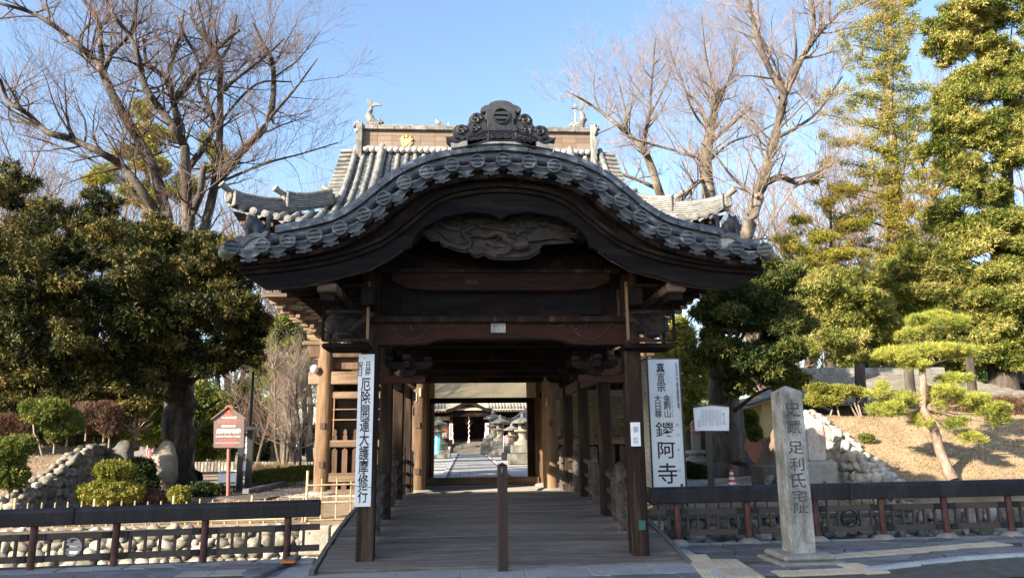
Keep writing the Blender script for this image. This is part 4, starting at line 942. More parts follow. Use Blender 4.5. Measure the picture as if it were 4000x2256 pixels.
# lintel, threshold, door frame, mesh transom
MB().box(CXs[1], CXs[2], 21.9, 22.12, at(1880, 1573, 22).z, at(1880, 1553, 22).z).build('lintel', M['wood_black'], TG, bev=.01)
MB().box(CXs[1]-.2, CXs[2]+.2, 19.42, 19.66, 3.05, 3.5).build('rainbow_beam', M['wood_black'], TG, bev=.03)  # black timber inside the gate: its shade put into the colour
MB().box(CXs[1]-.2, CXs[2]+.2, 21.88, 22.14, at(1880, 1492, 22).z, 3.95).build('rainbow_beam', M['wood_black'], TG, bev=.03)
for px0, px1 in ((1652, 1682), (2065, 2104)):
    a = at(px0, 1900, 22).x; b = at(px1, 1900, 22).x; MB().box(a, b, 21.9, 22.1, GZ, at(1880, 1573, 22).z).build('door_frame', M['wood_black'], TG, bev=.01)
for x0, x1 in ((CXs[1]+.1, at(1682, 1900, 22).x), (at(2065, 1900, 22).x, CXs[2]-.1)):
    xx = x0 if x0 < 0 else x1
    MB().box(xx-.03, xx+.03, 22.1, 23.3, GZ+.05, 2.6).build('open_door', M['wood_brown'], TG)
a = at(1640, 1935, 21.8); b = at(2112, 1893, 21.8)
MB().box(CXs[1]+.1, CXs[2]-.1, 21.75, 21.95, .32, .32+.22).build('threshold', M['wood_gate_h'], TG, bev=.015)
grid_wire(TG, at(1655, 1500, 22).x, at(2105, 1500, 22).x, at(1880, 1553, 22).z, at(1880, 1492, 22).z, 21.86, .030, M['wire_tan'], .007)
for x in (CXs[1], CXs[2]): bracket(TG, x, 19.55, 3.0, .75, M['wood_gate_h']); bracket(TG, x, 22, 2.65, .62, M['wood_black'])
# slips pasted on columns
for u, v, Y in ((1590, 1500, 19.3), (1575, 1530, 19.3), (1600, 1560, 19.3), (1640, 1530, 19.3), (1625, 1550, 19.3), (1605, 1600, 19.3), (2135, 1570, 19.3)):
    p = at(u, v, 19.32); s_ = MB().box(p.x-.03, p.x+.03, 19.315, 19.322, p.z-.11, p.z+.11).build('paper_slip', M['tactile_grey'], TG); s_.location.y += 0
MB().box(CXs[1]-.3, CXs[2]+.3, 19.2, 25, 3.9, 3.96).build('ceiling', M['wood_black'], TG)

# ---------------------------------------------------------------- gate roof
RX0, RX1, RY0, RYR = -5.42, 6.24, 17.25, 22.0; RC = (RX0+RX1)/2
def rz(s): return 6.50+3.90*(.56*s+.44*s*s)
def front(x, s):
    "surface point of the front slope; s 0 at the eave, 1 at the ridge"
    lift = .46*max(0, (abs(x-RC)-2.6)/3.2)**2*(1-s)**2
    return Vector((x, RY0+(RYR-RY0)*s-.12*max(0, (abs(x-RC)-2.6)/3.2)**2*(1-s), rz(s)+lift))
GXL, GXR = RX0+1.98, RX1-1.98                       # gable planes
sg_ = .40                                           # slope station where the gable begins
def xlim(s): return (RX0+(GXL-RX0)*min(1, s/sg_)*1.0, RX1-(RX1-GXR)*min(1, s/sg_)) if s < sg_ else (GXL-.38, GXR+.38)
roof = MB()
NS = 12; NX = 40
for sd_ in (0, 1):
    base = len(roof.v)
    for j in range(NS+1):
        s = j/NS; x0, x1 = xlim(s)
        for i in range(NX+1):
            x = x0+(x1-x0)*i/NX; p = front(x, s); roof.v.append((p.x, p.y if not sd_ else 2*RYR-p.y, p.z))
    for j in range(NS):
        for i in range(NX): a = base+j*(NX+1)+i; roof.f.append((a, a+1, a+NX+2, a+NX+1) if not sd_ else (a, a+NX+1, a+NX+2, a+1))
def side(sd_, y, t):                                 # side slopes, t 0 at the eave .. sg_ at the gable
    xe = RX0 if sd_ == 0 else RX1; sg = 1 if sd_ == 0 else -1; k = abs(y-RYR)/(RYR-RY0); k = max(0, (k-.45)/.55)
    return Vector((xe+sg*(GXL-RX0)*t/sg_-sg*.12*k*k*(1-t), y, rz(t)+.46*k*k*(1-t/sg_*.9)))
for sd_ in (0, 1):
    base = len(roof.v); 
    for j in range(6):
        t = sg_*j/5; yh = (RYR-RY0)*(1-t)
        for i in range(21): y = RYR-yh+2*yh*i/20; roof.v.append(tuple(side(sd_, y, t)))
    for j in range(5):
        for i in range(20): a = base+j*21+i; roof.f.append((a, a+21, a+22, a+1))
RF = roof.build('roof', M['tile_dark'], TG, org=(RC, RYR, 7))
MB().box(RX0+.15, RX1-.15, RY0+.12, 2*RYR-RY0-.12, 6.38, 6.45).build('eave_sheathing', M['wood_brown'], TG)
for s, x in ((0, GXL+.1), (1, GXR-.1)):
    pts = [(front(x, t).y, front(x, t).z-.08) for t in fr(sg_, 1, .1)]; m_ = MB(); L = pts+[(2*RYR-a, b) for a, b in pts[::-1]]
    m_.v = [(x, a, b) for a, b in L]+[(x+.05, a, b) for a, b in L]; n_ = len(L); m_.f = [tuple(range(n_)), tuple(range(n_, 2*n_))[::-1]]+[(k, n_+k, n_+(k+1) % n_, (k+1) % n_) for k in range(n_)]
    m_.build('gable_board', M['wood_brown'], TG)
# rafters under the front eave and corner
for k in range(60):
    x = RX0+.25+(RX1-RX0-.5)*k/59; p = front(x, 0)
    for dz, dy, ln in ((-.12, .08, 1.4), (-.26, .55, 1.6)): MB().beam((x, p.y+dy, p.z+dz), (x, p.y+dy+ln, p.z+dz+.05), .06, .09).build('rafter', M['wood_gate_h'] if 0 else M['wood_brown'], TG) if (k < 14 or k > 46) else None
for k in range(14):
    y = RY0+.3+k*.32
    for sd_, sg in ((0, 1), (1, -1)):
        p = side(sd_, y, 0); MB().beam((p.x+sg*.08, y, p.z-.12), (p.x+sg*1.5, y, p.z-.07), .06, .09).build('rafter', M['wood_brown'], TG)
for k in range(5):
    z0 = 6.27-.2*k; xo = .9+.33*k
    for sd_, sg in ((0, 1), (1, -1)):
        x = (RX0 if sd_ == 0 else RX1)+sg*xo; MB().box(x-.06, x+.06, RY0+xo-.1, 26, z0-.16, z0).build('bracket_beam', M['wood_gate_h'], TG)
    MB().box(RX0+xo, RX1-xo, RY0+xo-.06, RY0+xo+.06, z0-.17, z0-.01).build('bracket_beam', M['wood_gate_h'], TG)
# curve of the bridge roof in picture space, to know which tiles the photograph shows
KC = [(pr((p.x+v.x*.25, KY, p.y+v.y*.25))) for p, v in zip(CV, NV)]
def above_bridge(p):
    u, v = pr(p)
    if u < KC[0][0] or u > KC[-1][0]: return True
    for a, b in zip(KC, KC[1:]):
        if a[0] <= u <= b[0]: return v < a[1]+(b[1]-a[1])*(u-a[0])/(b[0]-a[0])+4
    return False
seg = .30
bt = MB().tube([(0, 0, 0), (0, seg*.82, 0)], [.070, .070], 10, cap=False); bt.tube([(0, seg*.80, 0), (0, seg*1.02, 0)], [.080, .080], 10); bt = bt.mesh('barrel_tile', M['tile_pale'], 40)
pan = MB(); pan.v = [(-.10, 0, .012), (0, 0, -.02), (.10, 0, .012), (-.10, seg*.5, .0), (0, seg*.5, -.03), (.10, seg*.5, .0), (-.10, 0, -.02), (.10, 0, -.02), (0, 0, -.05)]; pan.f = [(0, 1, 4, 3), (1, 2, 5, 4), (0, 6, 8, 1), (1, 8, 7, 2)]; pan = pan.mesh('pan_tile', M['tile'])
dsc = MB(); dsc.lathe([(.085, -.02), (.085, .03), (.07, .03)], axis='y', n=16); dsc.lathe([(.062, -.018), (.062, -.026)], axis='y', n=14); dsc.lathe([(.045, -.022), (.045, -.034)], axis='y', n=12)
dsc = dsc.mesh('end_tile', M['tile_pale'], 40)
drp = MB().prism([(-.10, .03), (-.05, -.01), (0, -.03), (.05, -.01), (.10, .03), (.10, -.03), (.05, -.06), (0, -.10), (-.05, -.06), (-.10, -.03)], -.01, .02).mesh('drip_tile', M['tile_pale'])
stuffB = MB(); nrow = round((RX1-RX0-.3)/.262); cnt = 0
SL = [0]; 
for j in range(60): SL.append(SL[-1]+(front(RC, (j+1)/60)-front(RC, j/60)).length)
def s_at(l):
    for j in range(60):
        if SL[j+1] >= l: return (j+(l-SL[j])/(SL[j+1]-SL[j]))/60
    return 1
for r in range(nrow+1):
    x = RX0+.15+(RX1-RX0-.3)*r/nrow; l = 0
    p = front(x, 0); 
    if above_bridge(p+Vector((0, -.1, .1))): link('end_tile', dsc, RF, (x, p.y-.05, p.z+.07)); 
    q = front(x+.13, 0)
    if r < nrow and above_bridge(q+Vector((0, 0, .1))): link('drip_tile', drp, RF, (x+.131, q.y-.02, q.z+.02))
    while l < SL[-1]-.15:
        s0, s1 = s_at(l), s_at(min(l+seg, SL[-1])); a, b = front(x, s0), front(x, s1); lim = xlim(s1)
        if not (lim[0]+.02 <= x <= lim[1]-.02): break
        d = b-a; a = a+Vector((0, 0, .055)); vis = above_bridge(a+Vector((0, 0, .15))); cnt += vis
        if vis and cnt < 300:
            rot = Euler((math.atan2(d.z, math.hypot(d.x, d.y)), R_.uniform(-.05, .05), -math.atan2(d.x, d.y)+R_.uniform(-.02, .02))); link('barrel_tile', bt, RF, a, rot)
        else: stuffB.tube([a, a+d], .070, 6, cap=False)
        if x+.13 < lim[1]:
            for hh in (0, .5):
                c = front(x+.131, s0+(s1-s0)*hh)+Vector((0, 0, .035)); m0 = len(stuffB.v)
                if vis: stuffB.beam(c, c+d*.5+Vector((0, 0, -.018)), .15, .022)
        l += seg
tag(stuffB.build('tile_rows', M['tile'], RF, smooth=40), kind='stuff')
# gable verge: short barrels pointing sideways
for s, xx, sg in ((0, GXL-.38, -1), (1, GXR+.38, 1)):
    for k in range(15):
        t = sg_+(1-sg_)*(k+.5)/15; p = front(xx, t)+Vector((0, 0, .07))
        MB().tube([p+Vector((-sg*.38, 0, 0)), p+Vector((sg*.05, 0, -.02))], [.075, .07], 10).build('verge_tile', M['tile_pale'], RF, smooth=45)
    for t0 in fr(sg_, .9, .1):
        a = front(xx-sg*.42, t0)+Vector((0, 0, .13)); b = front(xx-sg*.42, t0+.1)+Vector((0, 0, .13)); MB().tube([a, b], [.085, .085], 10).build('verge_tile', M['tile_pale'], RF, smooth=45)
# descending ridges
for xd in (at(1490, 560, 21.5).x, at(2232, 560, 21.5).x):
    P = [front(xd, t) for t in (1.0, .85, .7, .55, .43)]
    for a, b in zip(P, P[1:]):
        MB().beam(a+Vector((0, 0, .12)), b+Vector((0, 0, .12)), .26, .26).build('descending_ridge', M['tile'], RF, bev=.02)
        MB().tube([a+Vector((0, 0, .29)), b+Vector((0, 0, .29))], .10, 12).build('ridge_cap', M['tile_pale'], RF, smooth=50)
    e = P[-1]; MB().lathe([(.16, 0), (.16, .05), (.12, .05)], (e.x, e.y-.08, e.z+.18), 16, axis='y').build('end_tile', M['tile_pale'], RF, smooth=40)
# hip ridges in two steps with noshi layers
def hip(P, w_, h, nl, name='hip_ridge'):
    for li in range(nl):
        z0 = h*li/nl; mb = MB(); ww = w_*(1-.03*li)
        for a, b in zip(P, P[1:]): mb.beam(a+Vector((0, 0, z0+h/nl*.42)), b+Vector((0, 0, z0+h/nl*.42)), ww+(.03 if li % 1 == 0 else 0), h/nl*.62)
        mb.build('ridge_course', M['tile_pale'], RF)
    mb = MB()
    for a, b in zip(P, P[1:]): mb.beam(a+Vector((0, 0, h/2-.03)), b+Vector((0, 0, h/2-.03)), w_*.86, h+.02)
    mb.build('ridge_core', M['tile_dark'], RF)
    for a, b in zip(P, P[1:]): MB().tube([a+Vector((0, 0, h+.05)), b+Vector((0, 0, h+.05))], .075, 10).build('ridge_cap', M['tile_pale'], RF, smooth=50)
for s in (0, 1):
    hp_ = lambda t: (lambda p: Vector((p.x, p.y, p.z+.06)))(front(xlim(t)[s], t)) 
    sg = -1 if s == 0 else 1
    lowr = [hp_(t) for t in (.22, .17, .12, .07, .02, -.015)]; lowr[-1].z += .03
    uppr = [hp_(t) for t in (.42, .37, .32, .27, .22, .18)]; 
    for i, p in enumerate(uppr): p.z += .08+.02*max(0, i-3)**2
    hip(lowr, .22, .26, 5); hip(uppr, .24, .30, 5)
    for P, h in ((lowr, .30), (uppr, .34)):
        e = P[-1]; d = (P[-1]-P[-2]).normalized()
        MB().tube([e+Vector((0, 0, h-.04)), e+d*.16+Vector((0, 0, h+.02)), e+d*.30+Vector((0, 0, h+.09))], [.07, .07, .09], 12).build('bird_perch_tile', M['tile_pale'], RF, smooth=50)
        mb = MB(); o_ = e+d*.06
        for k in range(10): a_ = k*.63; mb.ell(o_+Vector((sg*.02*k/5+.10*math.cos(a_)*.6, -.03, .10+.16*math.sin(a_)*.8+.06)), (.05, .05, .05), 7)
        mb.ell(o_+Vector((0, 0, .14)), (.10, .07, .15), 9); mb.build('demon_tile', M['tile_pale'], RF, remesh=.016, smooth=60)
        MB().beam(e+Vector((0, 0, -.06)), e+Vector((0, 0, h+.02)), .34, .06, up=tuple(d)).build('end_plate', M['tile_pale'], RF, bev=.02)
# main ridge
za, zb, zc, zd = 10.36, 11.0, 11.10, 11.26; rx0, rx1 = at(1422, 560, 22).x, at(2300, 560, 22).x
MB().box(rx0, rx1, 21.80, 22.20, za-.4, zb).build('ridge_core', M['tile_dark'], RF)
for r in range(3):
    for k in range(16):
        x = rx0+(rx1-rx0)*k/16; MB().box(x+.004, x+(rx1-rx0)/16-.004, 21.775, 21.80, za+.14+r*.165, za+.14+r*.165+.158).build('ridge_panel', M['ridge_brown'], RF)
MB().box(rx0-.02, rx1+.02, 21.70, 22.3, za+.03, za+.12).build('ridge_base', M['tile_pale'], RF, bev=.02)
for k in range(14):
    x = rx0-.05+(rx1-rx0+.1)*k/14; x2 = x+(rx1-rx0+.1)/14-.012
    MB().box(x, x2, 21.66, 22.34, zb+.0, zb+.13).build('ridge_course', M['tile_pale'], RF, bev=.012)
    MB().tube([(x+.06, 22, zb+.14), (x2+.06, 22, zb+.14)], [.15, .15], 12).build('ridge_cap', M['tile_pale'], RF, smooth=50)
for k in range(38):
    x = rx0+.1+(rx1-rx0-.2)*k/37; MB().ell((x, 21.72, za-.02), (.11, .12, .09), 8).build('mortar_bed', M['plaster'], RF, smooth=60)
for s, x in ((0, rx0), (1, rx1)):
    sg = -1 if s == 0 else 1
    MB().prism([(x, za-.35), (x+sg*.20, za-.3), (x+sg*.16, za), (x+sg*.22, za+.25), (x+sg*.14, za+.5), (x+sg*.22, zb+.1), (x+sg*.16, zb+.22), (x, zb+.2)], 21.6, 22.4).build('demon_tile', M['tile_pale'], RF, bev=.02)
    mb = MB()
    for k in range(9): a_ = k*.7; mb.ell((x+sg*(.2+.08*math.cos(a_)), 21.75+.05*(k % 3), zb+.12+.16*math.sin(a_)), (.06, .07, .05), 7)
    mb.ell((x+sg*.16, 21.9, zb+.08), (.1, .2, .14), 8); mb.build('demon_tile', M['tile_pale'], RF, remesh=.022, smooth=60)
for u in (1588, 2290-160):
    if u > 2000: continue
    c = at(u, 552, 21.75); mb = MB()
    mb.prism([(c.x+.17*math.cos(a)*(1+.12*math.cos(3*a)), c.z-.04+.13*math.sin(a)) for a in [k*math.pi/12 for k in range(24)]], 21.74, 21.772)
    for dx, dz, a_, b_ in ((-.10, .0, .07, .10), (.10, .0, .07, .10), (0, -.05, .09, .11), (-.11, .12, .045, .04), (0, .15, .05, .05), (.11, .12, .045, .04), (-.17, .06, .035, .04), (.17, .06, .035, .04), (0, .20, .02, .03), (-.11, .17, .018, .025), (.11, .17, .018, .025)):
        mb.ell((c.x+dx, 21.74, c.z+dz), (a_, .03, b_), 10)
    mb.build('gold_crest', M['gold'], RF, smooth=60)
# fish finials
def fish(px, py, sg, label):
    c = at(px, py, 22); b = thing('fish_finial', label, 'roof finial', (c.x, 22, zd+.0), group='dolphin-like fish on the gate ridge')
    mb = MB(); P = [(-.25, .06), (-.10, .08), (.05, .14), (.12, .30), (.10, .45), (.05, .58)]; Rr = [.07, .11, .15, .13, .09, .055]
    mb.tube([(c.x+sg*-x, 22, zd+z) for x, z in P], Rr, 10)
    mb.ell((c.x+sg*.27, 22, zd+.09), (.09, .08, .07), 9); mb.ell((c.x+sg*.22, 21.95, zd+.16), (.05, .04, .05), 7)
    for k in range(5): mb.ell((c.x-sg*(.16-.02*k), 22, zd+.25+.07*k), (.05, .03, .03), 6)
    for k in range(4): mb.ell((c.x+sg*(.18-.08*k), 21.93, zd+.03), (.05, .05, .06), 6)
    mb.build('fish_body', M['tile_pale'], b, remesh=.018, smooth=60)
    for L in ([(0, .52), (-.10, .72), (-.16, .88), (-.03, .86), (.04, .66)], [(-.02, .56), (.12, .66), (.32, .66), (.22, .74), (.10, .76), (.0, .66)]):
        MB().prism([(c.x+sg*x-(.05*sg), zd+z) for x, z in L], 21.97, 22.03).build('tail_fin', M['tile_pale'], b, bev=.01)
fish(1455, 500, 1, 'grey fish finial with raised tail on the left end of the gate ridge')
fish(2265, 500, -1, 'grey fish finial with raised tail on the right end of the gate ridge')
for px, l in ((1459, 'thin white lightning rod rising behind the left fish finial'), (1752, 'short thin lightning rod on the gate ridge beside the pigeon'), (2247, 'thin lightning rod by the right fish finial')):
    c = at(px, 480, 22.1); tag(MB().tube([(c.x, 22.1, zd), (c.x, 22.1, at(px, 405 if px != 1752 else 478, 22.1).z)], [.014, .010], 6).build('lightning_rod', M['white']), l, 'lightning rod')
c = at(1712, 500, 22); pg = thing('pigeon', 'grey pigeon resting on the gate ridge', 'bird', (c.x, 22, zd)); mb = MB()
mb.ell((c.x, 22, zd+.11), (.11, .065, .085), 10, Euler((0, .5, 0))); mb.ell((c.x-.06, 22, zd+.21), (.042, .04, .045), 9); mb.ell((c.x-.045, 22, zd+.16), (.05, .045, .06), 8); mb.tube([(c.x+.06, 22, zd+.08), (c.x+.19, 22, zd+.01)], [.05, .02], 6); mb.tube([(c.x-.09, 22, zd+.21), (c.x-.125, 22, zd+.20)], [.012, .003], 5)
for k in (-.02, .02): mb.tube([(c.x, 22+k, zd+.05), (c.x, 22+k, zd-.01)], .01, 5)
mb.build('pigeon_body', M['tile_pale'], pg, remesh=.008, smooth=60)
# ================================================================ signs and stones near the bridge
s = thing('hanging_sign', 'tall narrow white board with black brush writing fixed to the left front pillar', 'sign', (-1.35, 10.14, .7))
T = lambda px, py, Y: at(px, py, Y)
def txt(body, x0, x1, y0, y1, Y, m, parent, off=.016, name='lettering'):
    a = at(x0, y1, Y); b = at(x1, y0, Y); return text(body, a.x, b.x, a.z, b.z, Y-.004, m, parent, off=off, name=name)
a = T(1384, 1978, 10.1); b = T(1463, 1382, 10.1)
MB().box(a.x, b.x, 10.1, 10.125, a.z, b.z).build('board', M['white'], s, bev=.003)
MB().lathe([(.008, 10.092), (.008, 10.1)], (T(1423, 1398, 10.1).x, 0, T(1423, 1398, 10.1).z), 8, axis='y').build('nail', M['black'], s)
txt(col('日曜'), 1427, 1449, 1411, 1469, 10.1, M['black'], s, .01); txt(col('祝日'), 1394, 1419, 1411, 1469, 10.1, M['black'], s, .01)
txt(col('厄除開運大護摩修行'), 1396, 1449, 1475, 1962, 10.1, M['black'], s, .012)
MB().tube([T(1384, 1896, 10.09), T(1463, 1903, 10.09)], .003, 5).build('wire_tie', M['wire'], s)
s = thing('no_smoking_sign', 'small white no smoking plate on the right front pillar', 'sign', (2.3, 10.14, 1.2))
a = T(2467, 1742, 10.14); b = T(2500, 1648, 10.14); MB().box(a.x, b.x, 10.14, 10.163, a.z, b.z).build('plate', M['white'], s, bev=.003)
txt('禁', 2474, 2493, 1664, 1688, 10.138, M['greytext'], s, .01); txt('煙', 2474, 2493, 1706, 1730, 10.138, M['greytext'], s, .01)
# box sign
s = thing('temple_sign', 'tall white box sign with large black writing and black edges right of the bridge', 'sign', (4.6, 17.2, .4))
SY = 17.0; a = T(2547, 1906, SY); b = T(2650, 1399, SY); bx0, bx1 = a.x+.02, b.x+.02; bz0, bz1 = T(2600, 1906, SY).z, T(2600, 1399, SY).z
MB().box(bx0, bx1, SY, SY+.62, bz0, bz1).build('box_panel', M['white'], s)
for x in (bx0, bx1):
    for y in (SY, SY+.62): MB().box(x-.017, x+.017, y-.017, y+.017, bz0-.4, bz1+.01).build('edge_strip', M['blackm'], s)
for z in (bz0, bz1):
    MB().box(bx0, bx1, SY-.014, SY+.014, z-.014, z+.014).build('edge_strip', M['blackm'], s); MB().box(bx0-.014, bx0+.014, SY, SY+.62, z-.014, z+.014).build('edge_strip', M['blackm'], s)
W_ = bx1-bx0; HH = bz1-bz0
def st(body, u0, u1, v0, v1, off=.016, m='black'): text(body, bx0+u0*W_, bx0+u1*W_, bz1-v1*HH, bz1-v0*HH, SY-.006, M[m], s, off=off)
st(col('弘法大師御霊場'), .77, .93, .035, .425, .010); st(col('真言宗'), .27, .53, .035, .262, .016)
st(col('金剛山'), .44, .66, .285, .465, .010); st(col('大日尊'), .16, .38, .285, .465, .010)
st('鑁', .16, .72, .495, .615, .004); st('阿', .20, .72, .65, .775, .010); st('寺', .17, .75, .81, .965, .008)
st(col('こんごうさん'), .68, .73, .29, .46, .003); st('ば', .79, .87, .51, .53, .006); st('ん', .79, .87, .585, .605, .006); st('な', .79, .87, .70, .72, .006); st('じ', .79, .87, .855, .88, .006)
mb = MB(); rr = random.Random(2)                      # faint small columns on the side face
for c in range(3):
    z = bz1-.12-.1*c
    while z > bz0+.15:
        h = .075; y = SY+.14+.15*c
        for k in range(3): mb.box(bx0-.006, bx0-.001, y-.028, y+.028, z-h*(.15+.3*k)-.007, z-h*(.15+.3*k))
        mb.box(bx0-.006, bx0-.001, y-.006, y+.006, z-h, z); z -= h*1.5+(.3 if rr.random() < .1 else 0)
mb.build('faint_writing', M['greytext'], s)
# white information board
s = thing('information_board', 'white peaked information board with small vertical print on a black post', 'sign', (6.6, 19.6, .3))
IY = 19.6; L = [(2709, 1592), (2772, 1581), (2848, 1588), (2848, 1681), (2716, 1681)]; c = T(2785, 1905, IY)
MB().prism([(T(u, v, IY).x, T(u, v, IY).z) for u, v in L], IY, IY+.05).build('board', M['white'], s, bev=.004)
P = [T(u, v, IY) for u, v in L[:3]]
for p, q in zip(P, P[1:]): MB().beam(p+Vector((0, .02, .02)), q+Vector((0, .02, .02)), .12, .03).build('top_trim', M['blackm'], s)
MB().box(c.x-.07, c.x+.07, IY+.05, IY+.19, .2, T(2780, 1600, IY).z).build('post', M['blackm'], s, bev=.01)
txt(col('楼門と反橋'), 2822, 2831, 1610, 1658, IY, M['greytext'], s, .006); txt(col('鑁阿寺'), 2727, 2735, 1640, 1669, IY, M['greytext'], s, .006)
mb = MB(); 
for c_ in range(15):
    u = 2738+c_*5.4; 
    for k in range(16 if c_ % 5 else 12): p = T(u, 1601+k*3.9, IY); mb.box(p.x-.007, p.x+.007, IY-.004, IY-.001, p.z-.014, p.z+.004)
mb.build('small_print', M['greytext'], s)
# maroon cultural property sign
s = thing('heritage_sign', 'maroon house shaped sign with white and red writing on a red post', 'sign', (-5.9, 19.4, .2))
HYs = 19.4; L = [(835, 1632), (893, 1590), (955, 1632), (952, 1745), (950, 1748), (838, 1748), (834, 1745)]; g = lambda u, v: (T(u, v, HYs).x, T(u, v, HYs).z)
MB().prism([g(u, v) for u, v in L], HYs, HYs+.04).build('panel', M['signred'], s, bev=.004)
for p, q in (((828, 1636), (894, 1586)), ((894, 1586), (962, 1634))): MB().beam((*g(*p)[:1], HYs, g(*p)[1]), (g(*q)[0], HYs, g(*q)[1]), .10, .03, up=(0, 0, 1)).build('roof_strip', M['signred'], s)
c = T(888, 1950, HYs); MB().tube([(c.x, HYs+.08, c.z-.15), (T(893, 1600, HYs).x, HYs+.08, T(893, 1620, HYs).z)], .045, 12).build('post', M['postred'], s, smooth=50)
for l, x0, x1, y0, y1, m, o_ in (('文化財愛護', 865, 924, 1625, 1635, 'cream', .01), ('重要文化財', 850, 936, 1638, 1653, 'salmon', .02), ('国指定史跡', 865, 921, 1658, 1667, 'cream', .01), ('足利氏宅跡', 844, 941, 1672, 1693, 'cream', .022),
                     ('平安時代末期(12世紀)', 842, 939, 1699, 1708, 'cream', .012), ('火気厳禁', 855, 924, 1713, 1724, 'salmon', .01), ('HITACHI', 864, 915, 1733, 1741, 'salmon', .016)): txt(l, x0, x1, y0, y1, HYs, M[m], s, o_)
a = T(842, 1729, HYs); b = T(937, 1727, HYs); MB().box(a.x, b.x, HYs-.005, HYs-.001, a.z, b.z).build('ruled_line', M['cream'], s)
mb = MB(); c = T(893, 1606, HYs)
for k in range(4): emblem(mb, (c.x, 0, c.z+.075-.05*k), .085-.008*k, HYs-.006, HYs-.001, .25)
mb.build('emblem', M['salmon'], s)
# white board on poles behind it
s = thing('white_board', 'blank white board tied low on a pole behind the maroon sign', 'sign', (-6.0, 20.6, .3))
a = T(850, 1896, 20.6); b = T(925, 1835, 20.6); MB().box(a.x, b.x, 20.6, 20.63, a.z, b.z).build('board', M['white'], s, bev=.02)
for v in (1845, 1886): MB().tube([T(855, v, 20.58), T(920, v-3, 20.58)], .012, 5).build('tie', M['wire'], s)
for u in (862, 915): c = T(u, 1900, 20.7); MB().tube([(c.x, 20.68, .1), (c.x, 20.68, b.z)], .02, 6).build('leg', M['wire'], s)
# roofed notice stand
s = thing('notice_stand', 'dark roofed notice stand with papers pinned on it behind the maroon sign', 'notice board', (-6.2, 21.5, .3)); NY = 21.5
for u in (932, 966): c = T(u, 1890, NY); MB().box(c.x-.07, c.x+.07, NY, NY+.14, .1, T(u, 1682, NY).z).build('post', M['blackm'], s)
a = T(922, 1684, NY); b = T(1013, 1676, NY); MB().prism([(a.x, a.z), (b.x, b.z), (b.x-.05, b.z+.05), ((a.x+b.x)/2-.1, b.z+.11), (a.x, a.z+.07)], NY-.4, NY+.4).build('roof', M['blackm'], s)
a = T(934, 1860, NY); b = T(965, 1690, NY); MB().box(a.x, b.x, NY+.05, NY+.1, a.z, b.z).build('panel', M['tactile_grey'], s)
for v0, v1 in ((1700, 1722), (1726, 1745), (1750, 1770), (1800, 1838)):
    a = T(938, v1, NY); b = T(963, v0, NY); MB().box(a.x, b.x, NY+.035, NY+.048, a.z, b.z).build('paper_sheet', M['white'], s)
# lamp post
s = thing('lamp_post', 'black garden lamp post with a white square glass head left of the gate', 'lamp post', (-7, 24, .3)); c = T(964, 1890, 24)
MB().tube([(c.x, 24, .25), (c.x, 24, .9), (c.x, 24, T(964, 1450, 24).z)], [.08, .055, .045], 12).build('pole', M['blackm'], s, smooth=50)
z = T(964, 1448, 24).z; x = T(965, 1448, 24).x
MB().lathe([(.08, z), (.17, z+.25)], (x, 24, 0), 4).build('glass_head', M['glass'], s); MB().lathe([(.22, z+.25), (.18, z+.30), (.05, z+.36), (.02, z+.44)], (x, 24, 0), 4).build('cap', M['blackm'], s); MB().lathe([(.10, z-.05), (.09, z)], (x, 24, 0), 8).build('collar', M['blackm'], s)

# -- inscribed stone pillar
s = thing('stone_pillar', 'tall weathered grey stone pillar with engraved writing on the right pavement', 'stone monument', (4.1, 9.7, 0)); EY = 9.55
g = lambda u, v: T(u, v, EY)
fb0, fb1 = g(3095, 2155), g(3190, 2152); ft0, ft1 = g(3043, 1527), g(3131, 1527); w0 = fb1.x-fb0.x; w1 = ft1.x-ft0.x; cx = (fb0.x+fb1.x)/2; z0 = .155; z1 = ft0.z; cy = EY+w0/2
mb = MB(); nseg = 9
for i in range(nseg+1):
    t = i/nseg; w_ = (w0+(w1-w0)*t)/2
    for dx, dy in ((-1, -1), (1, -1), (1, 1), (-1, 1)): mb.v.append((cx+dx*w_, EY+w0/2+dy*w_, z0+(z1-z0)*t))
for i in range(nseg):
    for k in range(4): a = i*4+k; b = i*4+(k+1) % 4; mb.f.append((a, b, b+4, a+4))
n_ = len(mb.v); mb.v.append((cx, cy, z1+.085)); 
for k in range(4): mb.f.append((n_-4+k, n_-4+(k+1) % 4, n_))
o = mb.build('shaft', M['stone'], s, bev=.012)
MB().box(cx-.33, cx+.34, EY-.17, cy+.36, .07, .155).build('plinth', M['stone_base'], s, bev=.035)
MB().box(cx-.40, cx+.42, EY-.24, cy+.42, -.02, .075).build('plinth', M['stone_base'], s, bev=.02)
for ch, v0, v1, wd in (('史', 1563, 1626, 62), ('蹟', 1640, 1692, 56), ('足', 1722, 1772, 58), ('利', 1785, 1838, 54), ('氏', 1845, 1905, 56), ('宅', 1912, 1958, 56), ('阯', 1962, 2003, 54)):
    zt, zb_ = g(3110, v0).z, g(3110, v1).z; t = ((zt+zb_)/2-z0)/(z1-z0); yf = cy-(w0+(w1-w0)*t)/2; h = wd*EY/2900/2*1.04
    o = text(ch, cx-h, cx+h, zb_, zt, yf-.003, M['stone_text'] if 'stone_text' in M else M['wood_black'], s, off=.01, name='engraved_character')
mb = MB(); 
for c_ in range(2):
    for k in range(9):
        z = .30+k*.055; 
        if (k*7+c_*3) % 4: mb.box(cx-.03+c_*.06-.014, cx-.03+c_*.06+.010, EY-.002, EY+.002, z, z+.004); mb.box(cx-.03+c_*.06-.002, cx-.03+c_*.06+.002, EY-.002, EY+.002, z-.01, z+.03)
mb.build('worn_inscription', M['stone_base'], s)

